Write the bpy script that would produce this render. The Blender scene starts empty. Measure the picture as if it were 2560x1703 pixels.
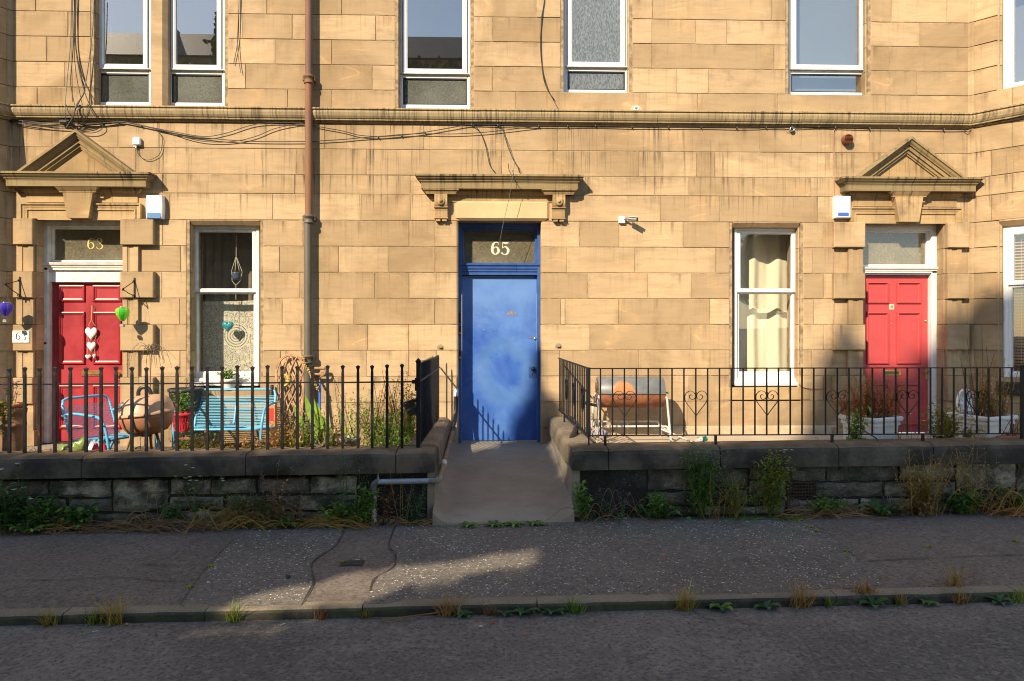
import bpy, math, random
from mathutils import Vector, Matrix, noise
rad = math.radians
sc = bpy.context.scene
COL = sc.collection
RN = random.Random(11)

# ------------------------------------------------------------------ camera
PSI = math.atan(58 / 1846.0)            # the camera is turned a little to the east of the wall's normal
DIST, CZ, FPX, V0 = 9.1, 1.476, 1846.0, 811.0
cam_d = bpy.data.cameras.new('camera')
cam = bpy.data.objects.new('camera', cam_d)
COL.objects.link(cam)
cam_d.sensor_width = 36.0
cam_d.lens = 36.0 * FPX / 2560.0
cam_d.shift_y = -(851.5 - V0) / 2560.0
cam_d.clip_end = 500.0
cam_d.clip_start = 0.05
cam.location = (0, -DIST, CZ)
cam.rotation_euler = (rad(90), 0, -PSI)
sc.camera = cam

# ------------------------------------------------------------------ sky, sun, exposure
SUN_TO = Vector((-0.65, -1.0, 0.80)).normalized()      # towards the sun
SUN_EL = math.asin(SUN_TO.z)
w = bpy.data.worlds.new('World'); sc.world = w
w.use_nodes = True
wn = w.node_tree
sky = wn.nodes.new('ShaderNodeTexSky')
sky.sky_type = 'NISHITA'
sky.sun_disc = False
sky.sun_elevation = SUN_EL
sky.sun_rotation = math.atan2(SUN_TO.x, SUN_TO.y)
sky.air_density = 1.0; sky.dust_density = 0.2; sky.ozone_density = 1.0
wb_ = wn.nodes.new('ShaderNodeMix'); wb_.data_type = 'RGBA'; wb_.blend_type = 'MULTIPLY'     # the photograph's warm white balance
wb_.inputs[0].default_value = 1.0; wb_.inputs[7].default_value = (1.09, 1.0, .89, 1)
wn.links.new(sky.outputs[0], wb_.inputs[6]); wn.links.new(wb_.outputs[2], wn.nodes['Background'].inputs[0])
wn.nodes['Background'].inputs[1].default_value = 0.15
sun_d = bpy.data.lights.new('sun', 'SUN')
sun_d.energy = 4.4
sun_d.angle = rad(0.53)
sun_d.color = (1.0, 0.835, 0.60)
sun = bpy.data.objects.new('sun', sun_d); COL.objects.link(sun)
sun.rotation_euler = SUN_TO.to_track_quat('Z', 'Y').to_euler()
sun.location = (-12, -18, 16)
sc.view_settings.view_transform = 'Standard'
sc.view_settings.look = 'None'
sc.view_settings.gamma = 1.0
sc.view_settings.use_curve_mapping = False
sc.view_settings.exposure = 0.98
sc.render.engine = 'CYCLES'
sc.cycles.use_denoising = True
sc.cycles.filter_width = 1.1
sc.cycles.max_bounces = 8
sc.cycles.transparent_max_bounces = 24
sc.cycles.caustics_reflective = False
sc.cycles.caustics_refractive = False
sc.cycles.sample_clamp_indirect = 6.0

# ------------------------------------------------------------------ survey: photo measurements -> metres
def PX(u, Y=0.0):
    return (DIST + Y) * math.tan(PSI + math.atan((u - 1280.0) / FPX))
def PZ(u, v, Y=0.0):
    d = PX(u, Y) * math.sin(PSI) + (DIST + Y) * math.cos(PSI)
    return CZ - (v - V0) * d / FPX
def P(u, v, Y=0.0):
    return Vector((PX(u, Y), Y, PZ(u, v, Y)))
def c1(x, y): return (x * .365, y * .365)
def c2(x, y): return (850 + x * .365, y * .365)
def c3(x, y): return (1700 + x * .365, y * .365)
def c4(x, y): return (x * .365, 480 + y * .365)
def c5(x, y): return (850 + x * .365, 480 + y * .365)
def c6(x, y): return (1700 + x * .365, 480 + y * .365)
def d1(x, y): return (x * .297, 850 + y * .297)
def d2(x, y): return (600 + x * .297, 850 + y * .297)
def d3(x, y): return (1250 + x * .297, 850 + y * .297)
def d4(x, y): return (1860 + x * .297, 850 + y * .297)

# ------------------------------------------------------------------ object helpers
def origin(o):
    p = Vector((0, 0, 0))
    while o is not None:
        p += Vector(o.location); o = o.parent
    return p
def tag(o, label=None, cat=None, group=None, kind=None):
    if label: o['label'] = label
    if cat: o['category'] = cat
    if group: o['group'] = group
    if kind: o['kind'] = kind
    return o
def thing(name, label, cat, loc=(0, 0, 0), group=None):
    o = bpy.data.objects.new(name, None)
    COL.objects.link(o); o.location = loc
    o.empty_display_size = 0.1
    return tag(o, label, cat, group)
def copy_tree(o, parent=None):
    c = o.copy(); COL.objects.link(c)
    if parent is not None: c.parent = parent
    for ch in o.children: copy_tree(ch, c)
    return c

class MB:
    """collects faces in world metres and links them as one mesh object"""
    def __init__(s): s.v = []; s.f = []; s.sm = []
    def add(s, vs, fs, smooth=False):
        n = len(s.v); s.v.extend([tuple(p) for p in vs])
        for f in fs:
            s.f.append([i + n for i in f]); s.sm.append(smooth)
    def quad(s, a, b, c, d): s.add([a, b, c, d], [(0, 1, 2, 3)])
    def tri(s, a, b, c): s.add([a, b, c], [(0, 1, 2)])
    def box(s, x0, x1, y0, y1, z0, z1, b=0.0):
        if b <= 0:
            s.add([(x0,y0,z0),(x1,y0,z0),(x1,y1,z0),(x0,y1,z0),(x0,y0,z1),(x1,y0,z1),(x1,y1,z1),(x0,y1,z1)],
                  [(0,3,2,1),(4,5,6,7),(0,1,5,4),(1,2,6,5),(2,3,7,6),(3,0,4,7)])
        else:
            vs = []
            for z, i in ((z0, b), (z0 + b, 0), (z1 - b, 0), (z1, b)):
                X0, X1, Y0, Y1 = x0 + i, x1 - i, y0 + i, y1 - i
                vs += [(X0+b,Y0,z),(X1-b,Y0,z),(X1,Y0+b,z),(X1,Y1-b,z),(X1-b,Y1,z),(X0+b,Y1,z),(X0,Y1-b,z),(X0,Y0+b,z)]
            fs = [tuple(range(7, -1, -1)), tuple(range(24, 32))]
            for r in range(3):
                for i in range(8):
                    j = (i + 1) % 8
                    fs.append((r*8+i, r*8+j, r*8+8+j, r*8+8+i))
            s.add(vs, fs)
    def prism(s, poly, ext):
        n = len(poly); e = Vector(ext)
        vs = [Vector(p) for p in poly] + [Vector(p) + e for p in poly]
        fs = [tuple(range(n)), tuple(range(2*n-1, n-1, -1))]
        for i in range(n):
            j = (i + 1) % n
            fs.append((i, i + n, j + n, j))
        s.add(vs, fs)
    def tube(s, pts, r, n=6, caps=True, flat=1.0):
        pts = [Vector(p) for p in pts]
        m = len(pts)
        rs = r if isinstance(r, (list, tuple)) else [r] * m
        t0 = (pts[1] - pts[0]).normalized()
        ref = Vector((0, 0, 1)) if abs(t0.z) < .9 else Vector((1, 0, 0))
        nx = t0.cross(ref).normalized()
        vs = []
        for i in range(m):
            if i == 0: t = pts[1] - pts[0]
            elif i == m - 1: t = pts[-1] - pts[-2]
            else: t = (pts[i+1] - pts[i]).normalized() + (pts[i] - pts[i-1]).normalized()
            if t.length < 1e-9: t = t0.copy()
            t.normalize()
            nx = nx - t * nx.dot(t)
            if nx.length < 1e-6: nx = t.orthogonal()
            nx.normalize()
            ny = t.cross(nx)
            for k in range(n):
                a = 2 * math.pi * (k + .5) / n
                vs.append(pts[i] + nx * (rs[i] * math.cos(a)) + ny * (rs[i] * flat * math.sin(a)))
        fs = []
        for i in range(m - 1):
            for k in range(n):
                l = (k + 1) % n
                fs.append((i*n+k, i*n+l, i*n+n+l, i*n+n+k))
        s.add(vs, fs, n > 4)
        if caps:
            s.add(vs[:n], [tuple(range(n-1, -1, -1))]); s.add(vs[-n:], [tuple(range(n))])
    def lathe(s, prof, c, n=20, mat=None, smooth=True, half=None):
        """prof = [(radius, height)], turned about the upright through c; mat = optional 4x4 applied about c"""
        c = Vector(c); vs = []
        for r, h in prof:
            for k in range(n):
                a = 2 * math.pi * k / n
                p = Vector((r * math.cos(a), r * math.sin(a), h))
                if mat is not None: p = mat @ p
                vs.append(c + p)
        fs = []
        for i in range(len(prof) - 1):
            for k in range(n):
                l = (k + 1) % n
                fs.append((i*n+k, i*n+l, i*n+n+l, i*n+n+k))
        s.add(vs, fs, smooth)
    def sphere(s, c, r, n=10, m=6, sx=1, sy=1, sz=1):
        prof = []
        for i in range(m + 1):
            a = -math.pi/2 + math.pi * i / m
            prof.append((max(1e-4, r * math.cos(a)), r * math.sin(a)))
        s.lathe(prof, c, n, Matrix.Diagonal((sx, sy, sz)))
    def leaf(s, p, d, L, W, up=Vector((0, 0, 1)), droop=.25, cup=.15):
        d = Vector(d).normalized(); p = Vector(p)
        sd = d.cross(up)
        if sd.length < 1e-3: sd = Vector((1, 0, 0))
        sd.normalize(); nn = sd.cross(d)
        m = p + d * (L * .45) + nn * (L * .06)
        e = p + d * L - nn * (L * droop)
        s.add([p, m + sd * W * .5 + nn * W * cup, e, m - sd * W * .5 + nn * W * cup, m], [(0, 4, 1), (1, 4, 2), (0, 3, 4), (4, 3, 2)])
    def blade(s, p, d, L, W, bend=.5, n=3, up=Vector((0, 0, 1))):
        p = Vector(p); d = Vector(d).normalized()
        sd = d.cross(up)
        if sd.length < 1e-3: sd = Vector((1, 0, 0))
        sd.normalize()
        vs = []; q = p.copy()
        for i in range(n + 1):
            t = i / n
            ww = W * (1 - t) ** .7 * .5 if i < n else 0.0004
            vs += [q - sd * ww, q + sd * ww]
            d = (d + Vector((0, 0, -bend / n)) * (t + .3)).normalized()
            q = q + d * (L / n)
        s.add(vs, [(2*i, 2*i+1, 2*i+3, 2*i+2) for i in range(n)])
    def cornice(s, x0, x1, yb, prof):
        """moulding with mitred returns; prof = [(projection, z)]"""
        vs = []
        for p, z in prof:
            vs += [(x0 - p, yb, z), (x0 - p, yb - p, z), (x1 + p, yb - p, z), (x1 + p, yb, z)]
        fs = []
        for i in range(len(prof) - 1):
            for k in range(3):
                fs.append((i*4+k, i*4+4+k, i*4+5+k, i*4+1+k))
        s.add(vs, fs)
    def path_mould(s, path, prof):
        """moulding swept along a plan polyline with mitres, outward is to the right of travel (towards -Y going +X)"""
        n = len(path); offs = []
        for i in range(n):
            a = Vector(path[max(0, i-1)]); b = Vector(path[i]); c = Vector(path[min(n-1, i+1)])
            t1 = (b - a).normalized() if i > 0 else (c - b).normalized()
            t2 = (c - b).normalized() if i < n-1 else t1
            n1 = Vector((t1.y, -t1.x)); n2 = Vector((t2.y, -t2.x))
            m = (n1 + n2).normalized()
            offs.append(m / max(.3, m.dot(n1)))
        vs = []
        for p, z in prof:
            for i in range(n):
                q = Vector(path[i]) + offs[i] * p
                vs.append((q.x, q.y, z))
        fs = []
        for j in range(len(prof) - 1):
            for i in range(n - 1):
                fs.append((j*n+i, j*n+n+i, j*n+n+i+1, j*n+i+1))
        s.add(vs, fs)
    def build(s, name, mat, parent=None, label=None, kind=None):
        o0 = origin(parent)
        me = bpy.data.meshes.new(name)
        me.from_pydata([(x - o0.x, y - o0.y, z - o0.z) for x, y, z in s.v], [], s.f)
        me.polygons.foreach_set('use_smooth', s.sm)
        if mat is not None: me.materials.append(mat)
        me.update()
        o = bpy.data.objects.new(name, me); COL.objects.link(o)
        if parent is not None: o.parent = parent
        if label: o['label'] = label
        if kind: o['kind'] = kind
        return o

def smooth_path(pts, k=4):
    """Catmull-Rom through the points"""
    pts = [Vector(p) for p in pts]; out = []
    for i in range(len(pts) - 1):
        a = pts[max(0, i-1)]; b = pts[i]; c = pts[i+1]; d = pts[min(len(pts)-1, i+2)]
        for j in range(k):
            t = j / k
            out.append(.5 * ((2*b) + (c - a)*t + (2*a - 5*b + 4*c - d)*t*t + (3*b - a - 3*c + d)*t*t*t))
    out.append(pts[-1]); return out

# ------------------------------------------------------------------ materials
MATS = {}
class NT:
    def __init__(s, name):
        s.m = bpy.data.materials.new(name); s.m.use_nodes = True
        s.t = s.m.node_tree; s.p = s.t.nodes['Principled BSDF']; s.out = s.t.nodes['Material Output']
        MATS[name] = s.m
    def n(s, typ, **kw):
        nd = s.t.nodes.new(typ)
        for k, v in kw.items(): setattr(nd, k, v)
        return nd
    def l(s, a, b): s.t.links.new(a, b)
    def val(s, sock, v):
        if hasattr(v, 'is_linked') or hasattr(v, 'links'): s.l(v, sock)
        else: sock.default_value = v
    def coord(s, which='Object', scale=(1, 1, 1), loc=(0, 0, 0)):
        tc = s.n('ShaderNodeTexCoord'); mp = s.n('ShaderNodeMapping')
        s.l(tc.outputs[which], mp.inputs[0])
        mp.inputs['Scale'].default_value = scale; mp.inputs['Location'].default_value = loc
        return mp.outputs[0]
    def noise(s, vec, scale, detail=4, rough=.55, dist=0):
        nd = s.n('ShaderNodeTexNoise'); s.l(vec, nd.inputs['Vector'])
        nd.inputs['Scale'].default_value = scale; nd.inputs['Detail'].default_value = detail
        nd.inputs['Roughness'].default_value = rough; nd.inputs['Distortion'].default_value = dist
        return nd.outputs['Fac']
    def ramp(s, fac, lo, hi, a=0.0, b=1.0):
        nd = s.n('ShaderNodeMapRange'); nd.interpolation_type = 'SMOOTHSTEP'
        s.val(nd.inputs[0], fac); nd.inputs[1].default_value = lo; nd.inputs[2].default_value = hi
        nd.inputs[3].default_value = a; nd.inputs[4].default_value = b
        return nd.outputs[0]
    def math(s, op, a, b=0.0, c=0.0):
        nd = s.n('ShaderNodeMath', operation=op)
        s.val(nd.inputs[0], a); s.val(nd.inputs[1], b); s.val(nd.inputs[2], c)
        return nd.outputs[0]
    def mix(s, fac, a, b, blend='MIX'):
        nd = s.n('ShaderNodeMix', data_type='RGBA', blend_type=blend)
        s.val(nd.inputs[0], fac)
        for i, x in ((6, a), (7, b)):
            if isinstance(x, (tuple, list)): nd.inputs[i].default_value = (*x[:3], 1)
            else: s.l(x, nd.inputs[i])
        return nd.outputs[2]
    def bump(s, h, strength=.3, dist=.01):
        nd = s.n('ShaderNodeBump'); s.l(h, nd.inputs['Height'])
        nd.inputs['Strength'].default_value = strength; nd.inputs['Distance'].default_value = dist
        s.l(nd.outputs[0], s.p.inputs['Normal']); return nd
    def col(s, c): 
        if isinstance(c, (tuple, list)): s.p.inputs['Base Color'].default_value = (*c[:3], 1)
        else: s.l(c, s.p.inputs['Base Color'])
    def rand(s): return s.n('ShaderNodeObjectInfo').outputs['Random']

def simple(name, rgb, rough=.6, var=.25, scale=8, bump=0.0, metal=0.0, rgb2=None, spec=.5, island=0.0, trans=0.0, lo=.35, hi=.65, aniso=(1, 1, 1)):
    """one-colour surface with procedural variation (rgb2 = the worn colour)"""
    k = NT(name)
    v = k.coord('Object', aniso)
    f = k.noise(v, scale, 5, .6)
    dark = rgb2 if rgb2 else tuple(c * (1 - var) for c in rgb)
    c = k.mix(k.ramp(f, lo, hi), dark, rgb)
    if island:
        g = k.n('ShaderNodeNewGeometry').outputs['Random Per Island']
        c = k.mix(k.ramp(g, 0, 1, 0, island), c, tuple(x * .35 for x in rgb))
    k.col(c)
    k.p.inputs['Roughness'].default_value = rough; k.p.inputs['Metallic'].default_value = metal
    k.p.inputs['Specular IOR Level'].default_value = spec
    if bump: k.bump(f, bump, .01)
    if trans:
        tr = k.n('ShaderNodeBsdfTranslucent'); k.l(c, tr.inputs[0])
        mx = k.n('ShaderNodeMixShader'); mx.inputs[0].default_value = trans
        k.l(k.p.outputs[0], mx.inputs[1]); k.l(tr.outputs[0], mx.inputs[2]); k.l(mx.outputs[0], k.out.inputs[0])
    return k.m

def sandstone(name, A=(.525, .378, .228), B=(.365, .258, .148), streak=1.0, edge=.8, soot=.10):
    k = NT(name)
    ob = k.coord('Object'); rnd = k.rand()
    off = k.n('ShaderNodeVectorMath', operation='ADD')
    k.l(ob, off.inputs[0])
    cx = k.n('ShaderNodeCombineXYZ'); k.l(k.math('MULTIPLY', rnd, 37.0), cx.inputs[0]); k.l(k.math('MULTIPLY', rnd, 91.0), cx.inputs[2])
    k.l(cx.outputs[0], off.inputs[1])
    ov = off.outputs[0]
    def sc_(vec, s3):
        m = k.n('ShaderNodeMapping'); k.l(vec, m.inputs[0]); m.inputs['Scale'].default_value = s3; return m.outputs[0]
    # bedding: long faint bands, tilted a little stone by stone
    bed = k.noise(sc_(ov, (1.1, 1.1, 9)), 2.2, 6, .62, .6)
    cloud = k.noise(ov, 2.6, 3, .5)
    fine = k.noise(ob, 95, 3, .6)
    base = k.mix(k.ramp(k.rand(), .0, 1.0, .0, .95), A, B)
    c = k.mix(k.ramp(bed, .40, .72, .0, .38), base, tuple(x * .74 for x in B))
    c = k.mix(k.ramp(cloud, .5, .72, 0, .35), c, (A[0] * 1.12, A[1] * .98, A[2] * .82))
    c = k.mix(k.ramp(fine, .3, .7, 0, .16), c, tuple(x * .6 for x in B))
    # pale curved veins of the bedding
    vn = k.noise(sc_(ov, (.8, .8, 3.0)), 1.0, 2, .45, .9)
    vein = k.ramp(k.math('ABSOLUTE', k.math('SUBTRACT', vn, .5)), .0, .016, 1, 0)
    c = k.mix(k.math('MULTIPLY', vein, k.ramp(cloud, .5, .66, 0, .4)), c, (A[0] * 1.3, A[1] * 1.28, A[2] * 1.2))
    # weathering at the edges of each stone, broken by noise
    g = k.n('ShaderNodeTexCoord').outputs['Generated']
    sp = k.n('ShaderNodeSeparateXYZ'); k.l(g, sp.inputs[0])
    gx = k.math('ABSOLUTE', k.math('SUBTRACT', sp.outputs[0], .5)); gz = k.math('SUBTRACT', sp.outputs[2], .5)
    e = k.math('MAXIMUM', k.ramp(gx, .38, .52), k.math('MAXIMUM', k.ramp(gz, .22, .53), k.ramp(k.math('ABSOLUTE', gz), .42, .52)))
    em = k.ramp(k.noise(ov, 3.3, 4, .6), .42, .66)
    c = k.mix(k.math('MULTIPLY', k.math('MULTIPLY', e, em), edge * .42), c, (.14, .098, .054))
    blot = k.ramp(k.noise(ob, .75, 5, .62, .8), .44, .70, 0, .55)
    c = k.mix(blot, c, (.20, .135, .07))
    # dark rain streaks: thin, upright, in patches, most of them on the upper courses of the ground floor
    st = k.ramp(k.noise(sc_(ob, (26, 3, .7)), 1.0, 4, .7), .50, .66)
    zz = k.n('ShaderNodeSeparateXYZ'); k.l(ob, zz.inputs[0])
    band = k.math('MULTIPLY', k.ramp(zz.outputs[2], 2.3, 3.4, .22, 1), k.ramp(zz.outputs[2], 3.95, 4.1, 1, .22))
    pm = k.ramp(k.noise(ob, 1.15, 3, .55), .36, .56)
    fade = k.ramp(sp.outputs[2], .0, 1.0, .35, 1)
    sf = k.math('MULTIPLY', k.math('MULTIPLY', st, pm), k.math('MULTIPLY', band, fade))
    c = k.mix(k.math('MULTIPLY', sf, .95 * streak), c, (.075, .055, .035))
    # soft drips below the joints of the course above
    s2 = k.math('MULTIPLY', k.ramp(k.noise(sc_(ov, (6.5, 3, .35)), 1.0, 3, .6), .56, .72), k.ramp(sp.outputs[2], .25, 1.0))
    c = k.mix(k.math('MULTIPLY', s2, k.ramp(cloud, .35, .6, .25, .80)), c, (.14, .096, .052))
    # sooty blooms
    bl = k.ramp(k.noise(ob, 1.9, 5, .65), .62, .78, 0, soot * 5)
    c = k.mix(bl, c, (.13, .095, .06))
    # grime rising from the ground
    c = k.mix(k.math('MULTIPLY', k.ramp(zz.outputs[2], .75, .1), k.ramp(k.noise(ob, 2.4, 4), .4, .65, .1, .6)), c, (.16, .115, .07))
    k.col(c)
    k.p.inputs['Roughness'].default_value = .9; k.p.inputs['Specular IOR Level'].default_value = .2
    h = k.math('ADD', k.math('MULTIPLY', bed, .7), k.math('MULTIPLY', fine, .35))
    k.bump(h, .35, .006)
    return k.m

M = {}
M['stone'] = sandstone('sandstone')
M['trim'] = sandstone('sandstone_trim', (.47, .33, .175), (.36, .245, .125), 1.3, .7, .12)
M['trim_dark'] = sandstone('sandstone_weathered', (.36, .275, .15), (.25, .19, .10), 1.5, .8, .2)
M['mortar'] = simple('mortar', (.40, .29, .17), .95, .55, 14, .2)

def string_mat():
    k = NT('string_course_stone')
    ob = k.coord('Object')
    m = k.n('ShaderNodeMapping'); k.l(ob, m.inputs[0]); m.inputs['Scale'].default_value = (48, 8, 1.5)
    st = k.noise(m.outputs[0], 1.0, 3, .6)
    m2 = k.n('ShaderNodeMapping'); k.l(ob, m2.inputs[0]); m2.inputs['Scale'].default_value = (1.3, 1, 1)
    pm = k.noise(m2.outputs[0], 1.2, 3, .6)
    c = k.mix(k.ramp(k.noise(ob, 3.5, 4), .3, .7), (.38, .29, .16), (.28, .21, .112))
    c = k.mix(k.math('MULTIPLY', k.ramp(st, .46, .62), k.ramp(pm, .36, .58, .2, .8)), c, (.085, .062, .036))
    k.col(c); k.p.inputs['Roughness'].default_value = .9
    k.bump(k.noise(ob, 60, 3), .3, .006)
    return k.m
M['string'] = string_mat()

def pane_mat(name, tint=(.86, .9, .9), refl=.16, dirt=.05, dcol=(.30, .29, .26), rough=.0, wave=.0, speck=0.0):
    """thin glass: clear with a Fresnel reflection and a film of dust"""
    k = NT(name)
    k.t.nodes.remove(k.p)
    tr = k.n('ShaderNodeBsdfTransparent'); tr.inputs[0].default_value = (*tint, 1)
    gl = k.n('ShaderNodeBsdfGlossy'); gl.inputs['Roughness'].default_value = rough
    df = k.n('ShaderNodeBsdfDiffuse'); df.inputs[0].default_value = (*dcol, 1)
    ob = k.coord('Object')
    lw = k.n('ShaderNodeLayerWeight'); lw.inputs[0].default_value = .5
    f = k.math('ADD', k.math('MULTIPLY', k.math('POWER', lw.outputs['Facing'], 5.0), .65), refl)
    if wave:
        h = k.noise(ob, 2.3, 2, .5)
        b = k.n('ShaderNodeBump'); b.inputs['Strength'].default_value = wave; b.inputs['Distance'].default_value = .01
        k.l(h, b.inputs['Height']); k.l(b.outputs[0], gl.inputs['Normal'])
    d = k.math('ADD', k.ramp(k.noise(ob, 55, 4, .7), .3, .75, dirt * .6, dirt * 1.3), k.ramp(k.noise(ob, 1.7, 3, .6), .35, .7, 0, dirt * .5))
    if speck:
        d = k.math('ADD', d, k.ramp(k.noise(ob, 130, 2, .6), .62, .72, 0, speck))
    m1 = k.n('ShaderNodeMixShader'); k.l(d, m1.inputs[0]); k.l(tr.outputs[0], m1.inputs[1]); k.l(df.outputs[0], m1.inputs[2])
    m2 = k.n('ShaderNodeMixShader'); k.l(f, m2.inputs[0]); k.l(m1.outputs[0], m2.inputs[1]); k.l(gl.outputs[0], m2.inputs[2])
    k.l(m2.outputs[0], k.out.inputs[0])
    return k.m
M['pane'] = pane_mat('window_glass', refl=.30, dirt=.05, speck=.10)
M['pane_clear'] = pane_mat('window_glass_clear', tint=(.95, .96, .95), refl=.15, dirt=.02, wave=.03)
M['pane_dirty'] = pane_mat('window_glass_dusty', refl=.16, dirt=.46, dcol=(.24, .25, .22), speck=.12)
M['pane_fan'] = pane_mat('fanlight_glass', refl=.10, dirt=.40, dcol=(.33, .29, .20))
def obscure():
    k = NT('patterned_glass')
    ob = k.coord('Object'); m = k.n('ShaderNodeMapping'); k.l(ob, m.inputs[0]); m.inputs['Scale'].default_value = (1, 1, .32)
    h = k.noise(m.outputs[0], 85, 3, .6)
    k.col(k.mix(k.ramp(h, .35, .65), (.085, .10, .115), (.19, .21, .22)))
    k.p.inputs['Roughness'].default_value = .12; k.p.inputs['Specular IOR Level'].default_value = .9
    k.bump(h, .4, .012); return k.m
M['pane_obscure'] = obscure()
M['white'] = simple('white_upvc', (.78, .78, .77), .35, .08, 3)
M['white_paint'] = simple('old_white_paint', (.74, .73, .68), .55, .22, 7, .15)
M['white_dirty'] = simple('white_paint_grubby', (.66, .65, .61), .6, .35, 5, .1)
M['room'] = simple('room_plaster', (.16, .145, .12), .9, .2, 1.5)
M['seal'] = simple('rubber_seal', (.03, .03, .03), .6, .2, 20)
M['blind_grey'] = simple('roller_blind', (.20, .215, .235), .8, .08, 2)

def blue_door():
    k = NT('blue_door_paint')
    ob = k.coord('Object', loc=(0, 0, 0))
    n1 = k.noise(ob, 1.5, 4, .6, .6); n2 = k.noise(ob, 5.5, 6, .7, .4); n3 = k.noise(ob, 40, 4, .6)
    c = k.mix(k.ramp(n1, .35, .62), (.024, .088, .37), (.050, .148, .45))
    sp = k.n('ShaderNodeSeparateXYZ'); k.l(ob, sp.inputs[0])
    # chalky faded top half and a worn ring where hands and weather rub the leaf
    top = k.ramp(k.math('ADD', sp.outputs[2], k.math('MULTIPLY', n2, .7)), 1.55, 2.2)
    c = k.mix(k.math('MULTIPLY', top, .44), c, (.16, .30, .57))
    dx = k.math('SUBTRACT', sp.outputs[0], .20); dz = k.math('SUBTRACT', sp.outputs[2], .88)
    r = k.math('SQRT', k.math('ADD', k.math('MULTIPLY', dx, dx), k.math('MULTIPLY', k.math('MULTIPLY', dz, dz), .7)))
    r = k.math('ADD', r, k.math('MULTIPLY', k.math('SUBTRACT', n2, .5), .22))
    ring = k.math('MULTIPLY', k.ramp(r, .13, .27), k.ramp(r, .30, .44, 1, 0))
    c = k.mix(k.math('MULTIPLY', ring, .24), c, (.14, .28, .42))
    low = k.ramp(k.noise(ob, 2.3, 5, .7), .5, .66)
    c = k.mix(k.math('MULTIPLY', low, .20), c, (.15, .28, .56))
    scr = k.ramp(k.noise(k.coord('Object', (3, 1, 12)), 3.0, 6, .75), .66, .72)
    c = k.mix(k.math('MULTIPLY', scr, .5), c, (.30, .44, .62))
    chip = k.ramp(k.noise(ob, 17, 3, .5), .755, .77)
    c = k.mix(chip, c, (.45, .30, .17))
    k.col(c); k.l(k.ramp(n2, .3, .7, .35, .6), k.p.inputs['Roughness'])
    k.bump(n3, .12, .005); return k.m
M['blue'] = blue_door()
M['blue_frame'] = simple('blue_frame_paint', (.035, .10, .33), .4, .25, 9, .1)
M['red_old'] = simple('red_door_weathered', (.36, .032, .042), .40, .2, 3, .15, rgb2=(.26, .015, .024))
M['red'] = simple('red_door_satin', (.46, .060, .062), .45, .08, 3, .05)
M['brass'] = simple('brass', (.62, .45, .18), .32, .35, 20, metal=.8)
M['iron'] = simple('black_railing_paint', (.010, .010, .012), .45, .3, 30, .25, spec=.25)
def rusty_iron():
    k = NT('rusting_black_railing')
    ob = k.coord('Object'); n = k.noise(ob, 9, 5, .7); n2 = k.noise(ob, 55, 3)
    k.col(k.mix(k.ramp(n, .62, .72), (.010, .010, .013), (.11, .04, .018)))
    k.p.inputs['Specular IOR Level'].default_value = .25
    k.l(k.ramp(n, .5, .65, .42, .85), k.p.inputs['Roughness']); k.bump(n2, .35, .004); return k.m
M['iron_rust'] = rusty_iron()
M['dark_metal'] = simple('dark_metal', (.03, .03, .035), .4, .3, 20, metal=.3)
M['chrome'] = simple('galvanised', (.55, .56, .58), .3, .3, 18, metal=.9)
M['rust_pipe'] = simple('rusted_cast_iron', (.235, .10, .042), .75, .4, 4, .3, rgb2=(.135, .075, .055), aniso=(1, 1, .35))
M['grey_pipe'] = simple('grey_painted_cast_iron', (.125, .108, .082), .55, .35, 5, .2, aniso=(1, 1, .3))
M['cable'] = simple('black_cable', (.018, .017, .016), .55, .2, 30)
M['cable_grey'] = simple('grey_cable', (.12, .12, .12), .5, .2, 30)
M['cable_pink'] = simple('pink_cable', (.42, .24, .18), .5, .2, 30)
M['white_plastic'] = simple('white_plastic', (.82, .82, .80), .35, .06, 4)
M['blue_lens'] = simple('blue_lens', (.04, .13, .55), .15, .2, 10)
M['pale_blue_lens'] = simple('faded_blue_lens', (.12, .26, .52), .3, .15, 10)
M['terracotta'] = simple('terracotta', (.42, .16, .075), .85, .4, 6, .25)
M['terracotta_old'] = simple('weathered_terracotta', (.33, .17, .085), .9, .55, 5, .35, rgb2=(.14, .085, .05))
M['vent'] = simple('brown_vent_plastic', (.20, .065, .035), .5, .25, 12)
M['soil'] = simple('garden_soil', (.11, .075, .045), .95, .5, 9, .6)

def dark_wall(name, A=(.055, .052, .047), B=(.022, .021, .02), moss=.35):
    k = NT(name)
    ob = k.coord('Object'); rnd = k.rand()
    off = k.n('ShaderNodeVectorMath', operation='ADD'); k.l(ob, off.inputs[0])
    cx = k.n('ShaderNodeCombineXYZ'); k.l(k.math('MULTIPLY', rnd, 57.0), cx.inputs[0]); k.l(cx.outputs[0], off.inputs[1])
    ov = off.outputs[0]
    n = k.noise(ov, 3.2, 7, .68); f = k.noise(ov, 42, 4, .65)
    c = k.mix(k.ramp(n, .38, .64), B, A)
    c = k.mix(k.ramp(rnd, .2, .7, .75, 0), c, tuple(x * 1.2 for x in B))
    li = k.math('MULTIPLY', k.ramp(k.noise(ov, 26, 5, .75), .56, .68), k.ramp(k.noise(ov, 2.6, 3), .45, .62))
    c = k.mix(k.math('MULTIPLY', li, .6), c, (.24, .235, .21))
    ms = k.math('MULTIPLY', k.ramp(k.noise(ob, 2.0, 4), .5, .68), moss)
    c = k.mix(ms, c, (.05, .052, .022))
    k.col(c); k.p.inputs['Roughness'].default_value = .9; k.p.inputs['Specular IOR Level'].default_value = .25
    k.bump(k.math('ADD', n, k.math('MULTIPLY', f, .6)), 1.0, .05)
    return k.m
M['wall_stone'] = dark_wall('blackened_wall_stone', (.44, .395, .31), (.066, .059, .048))
M['wall_black'] = dark_wall('soot_black_block', (.060, .056, .050), (.022, .021, .019))
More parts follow.
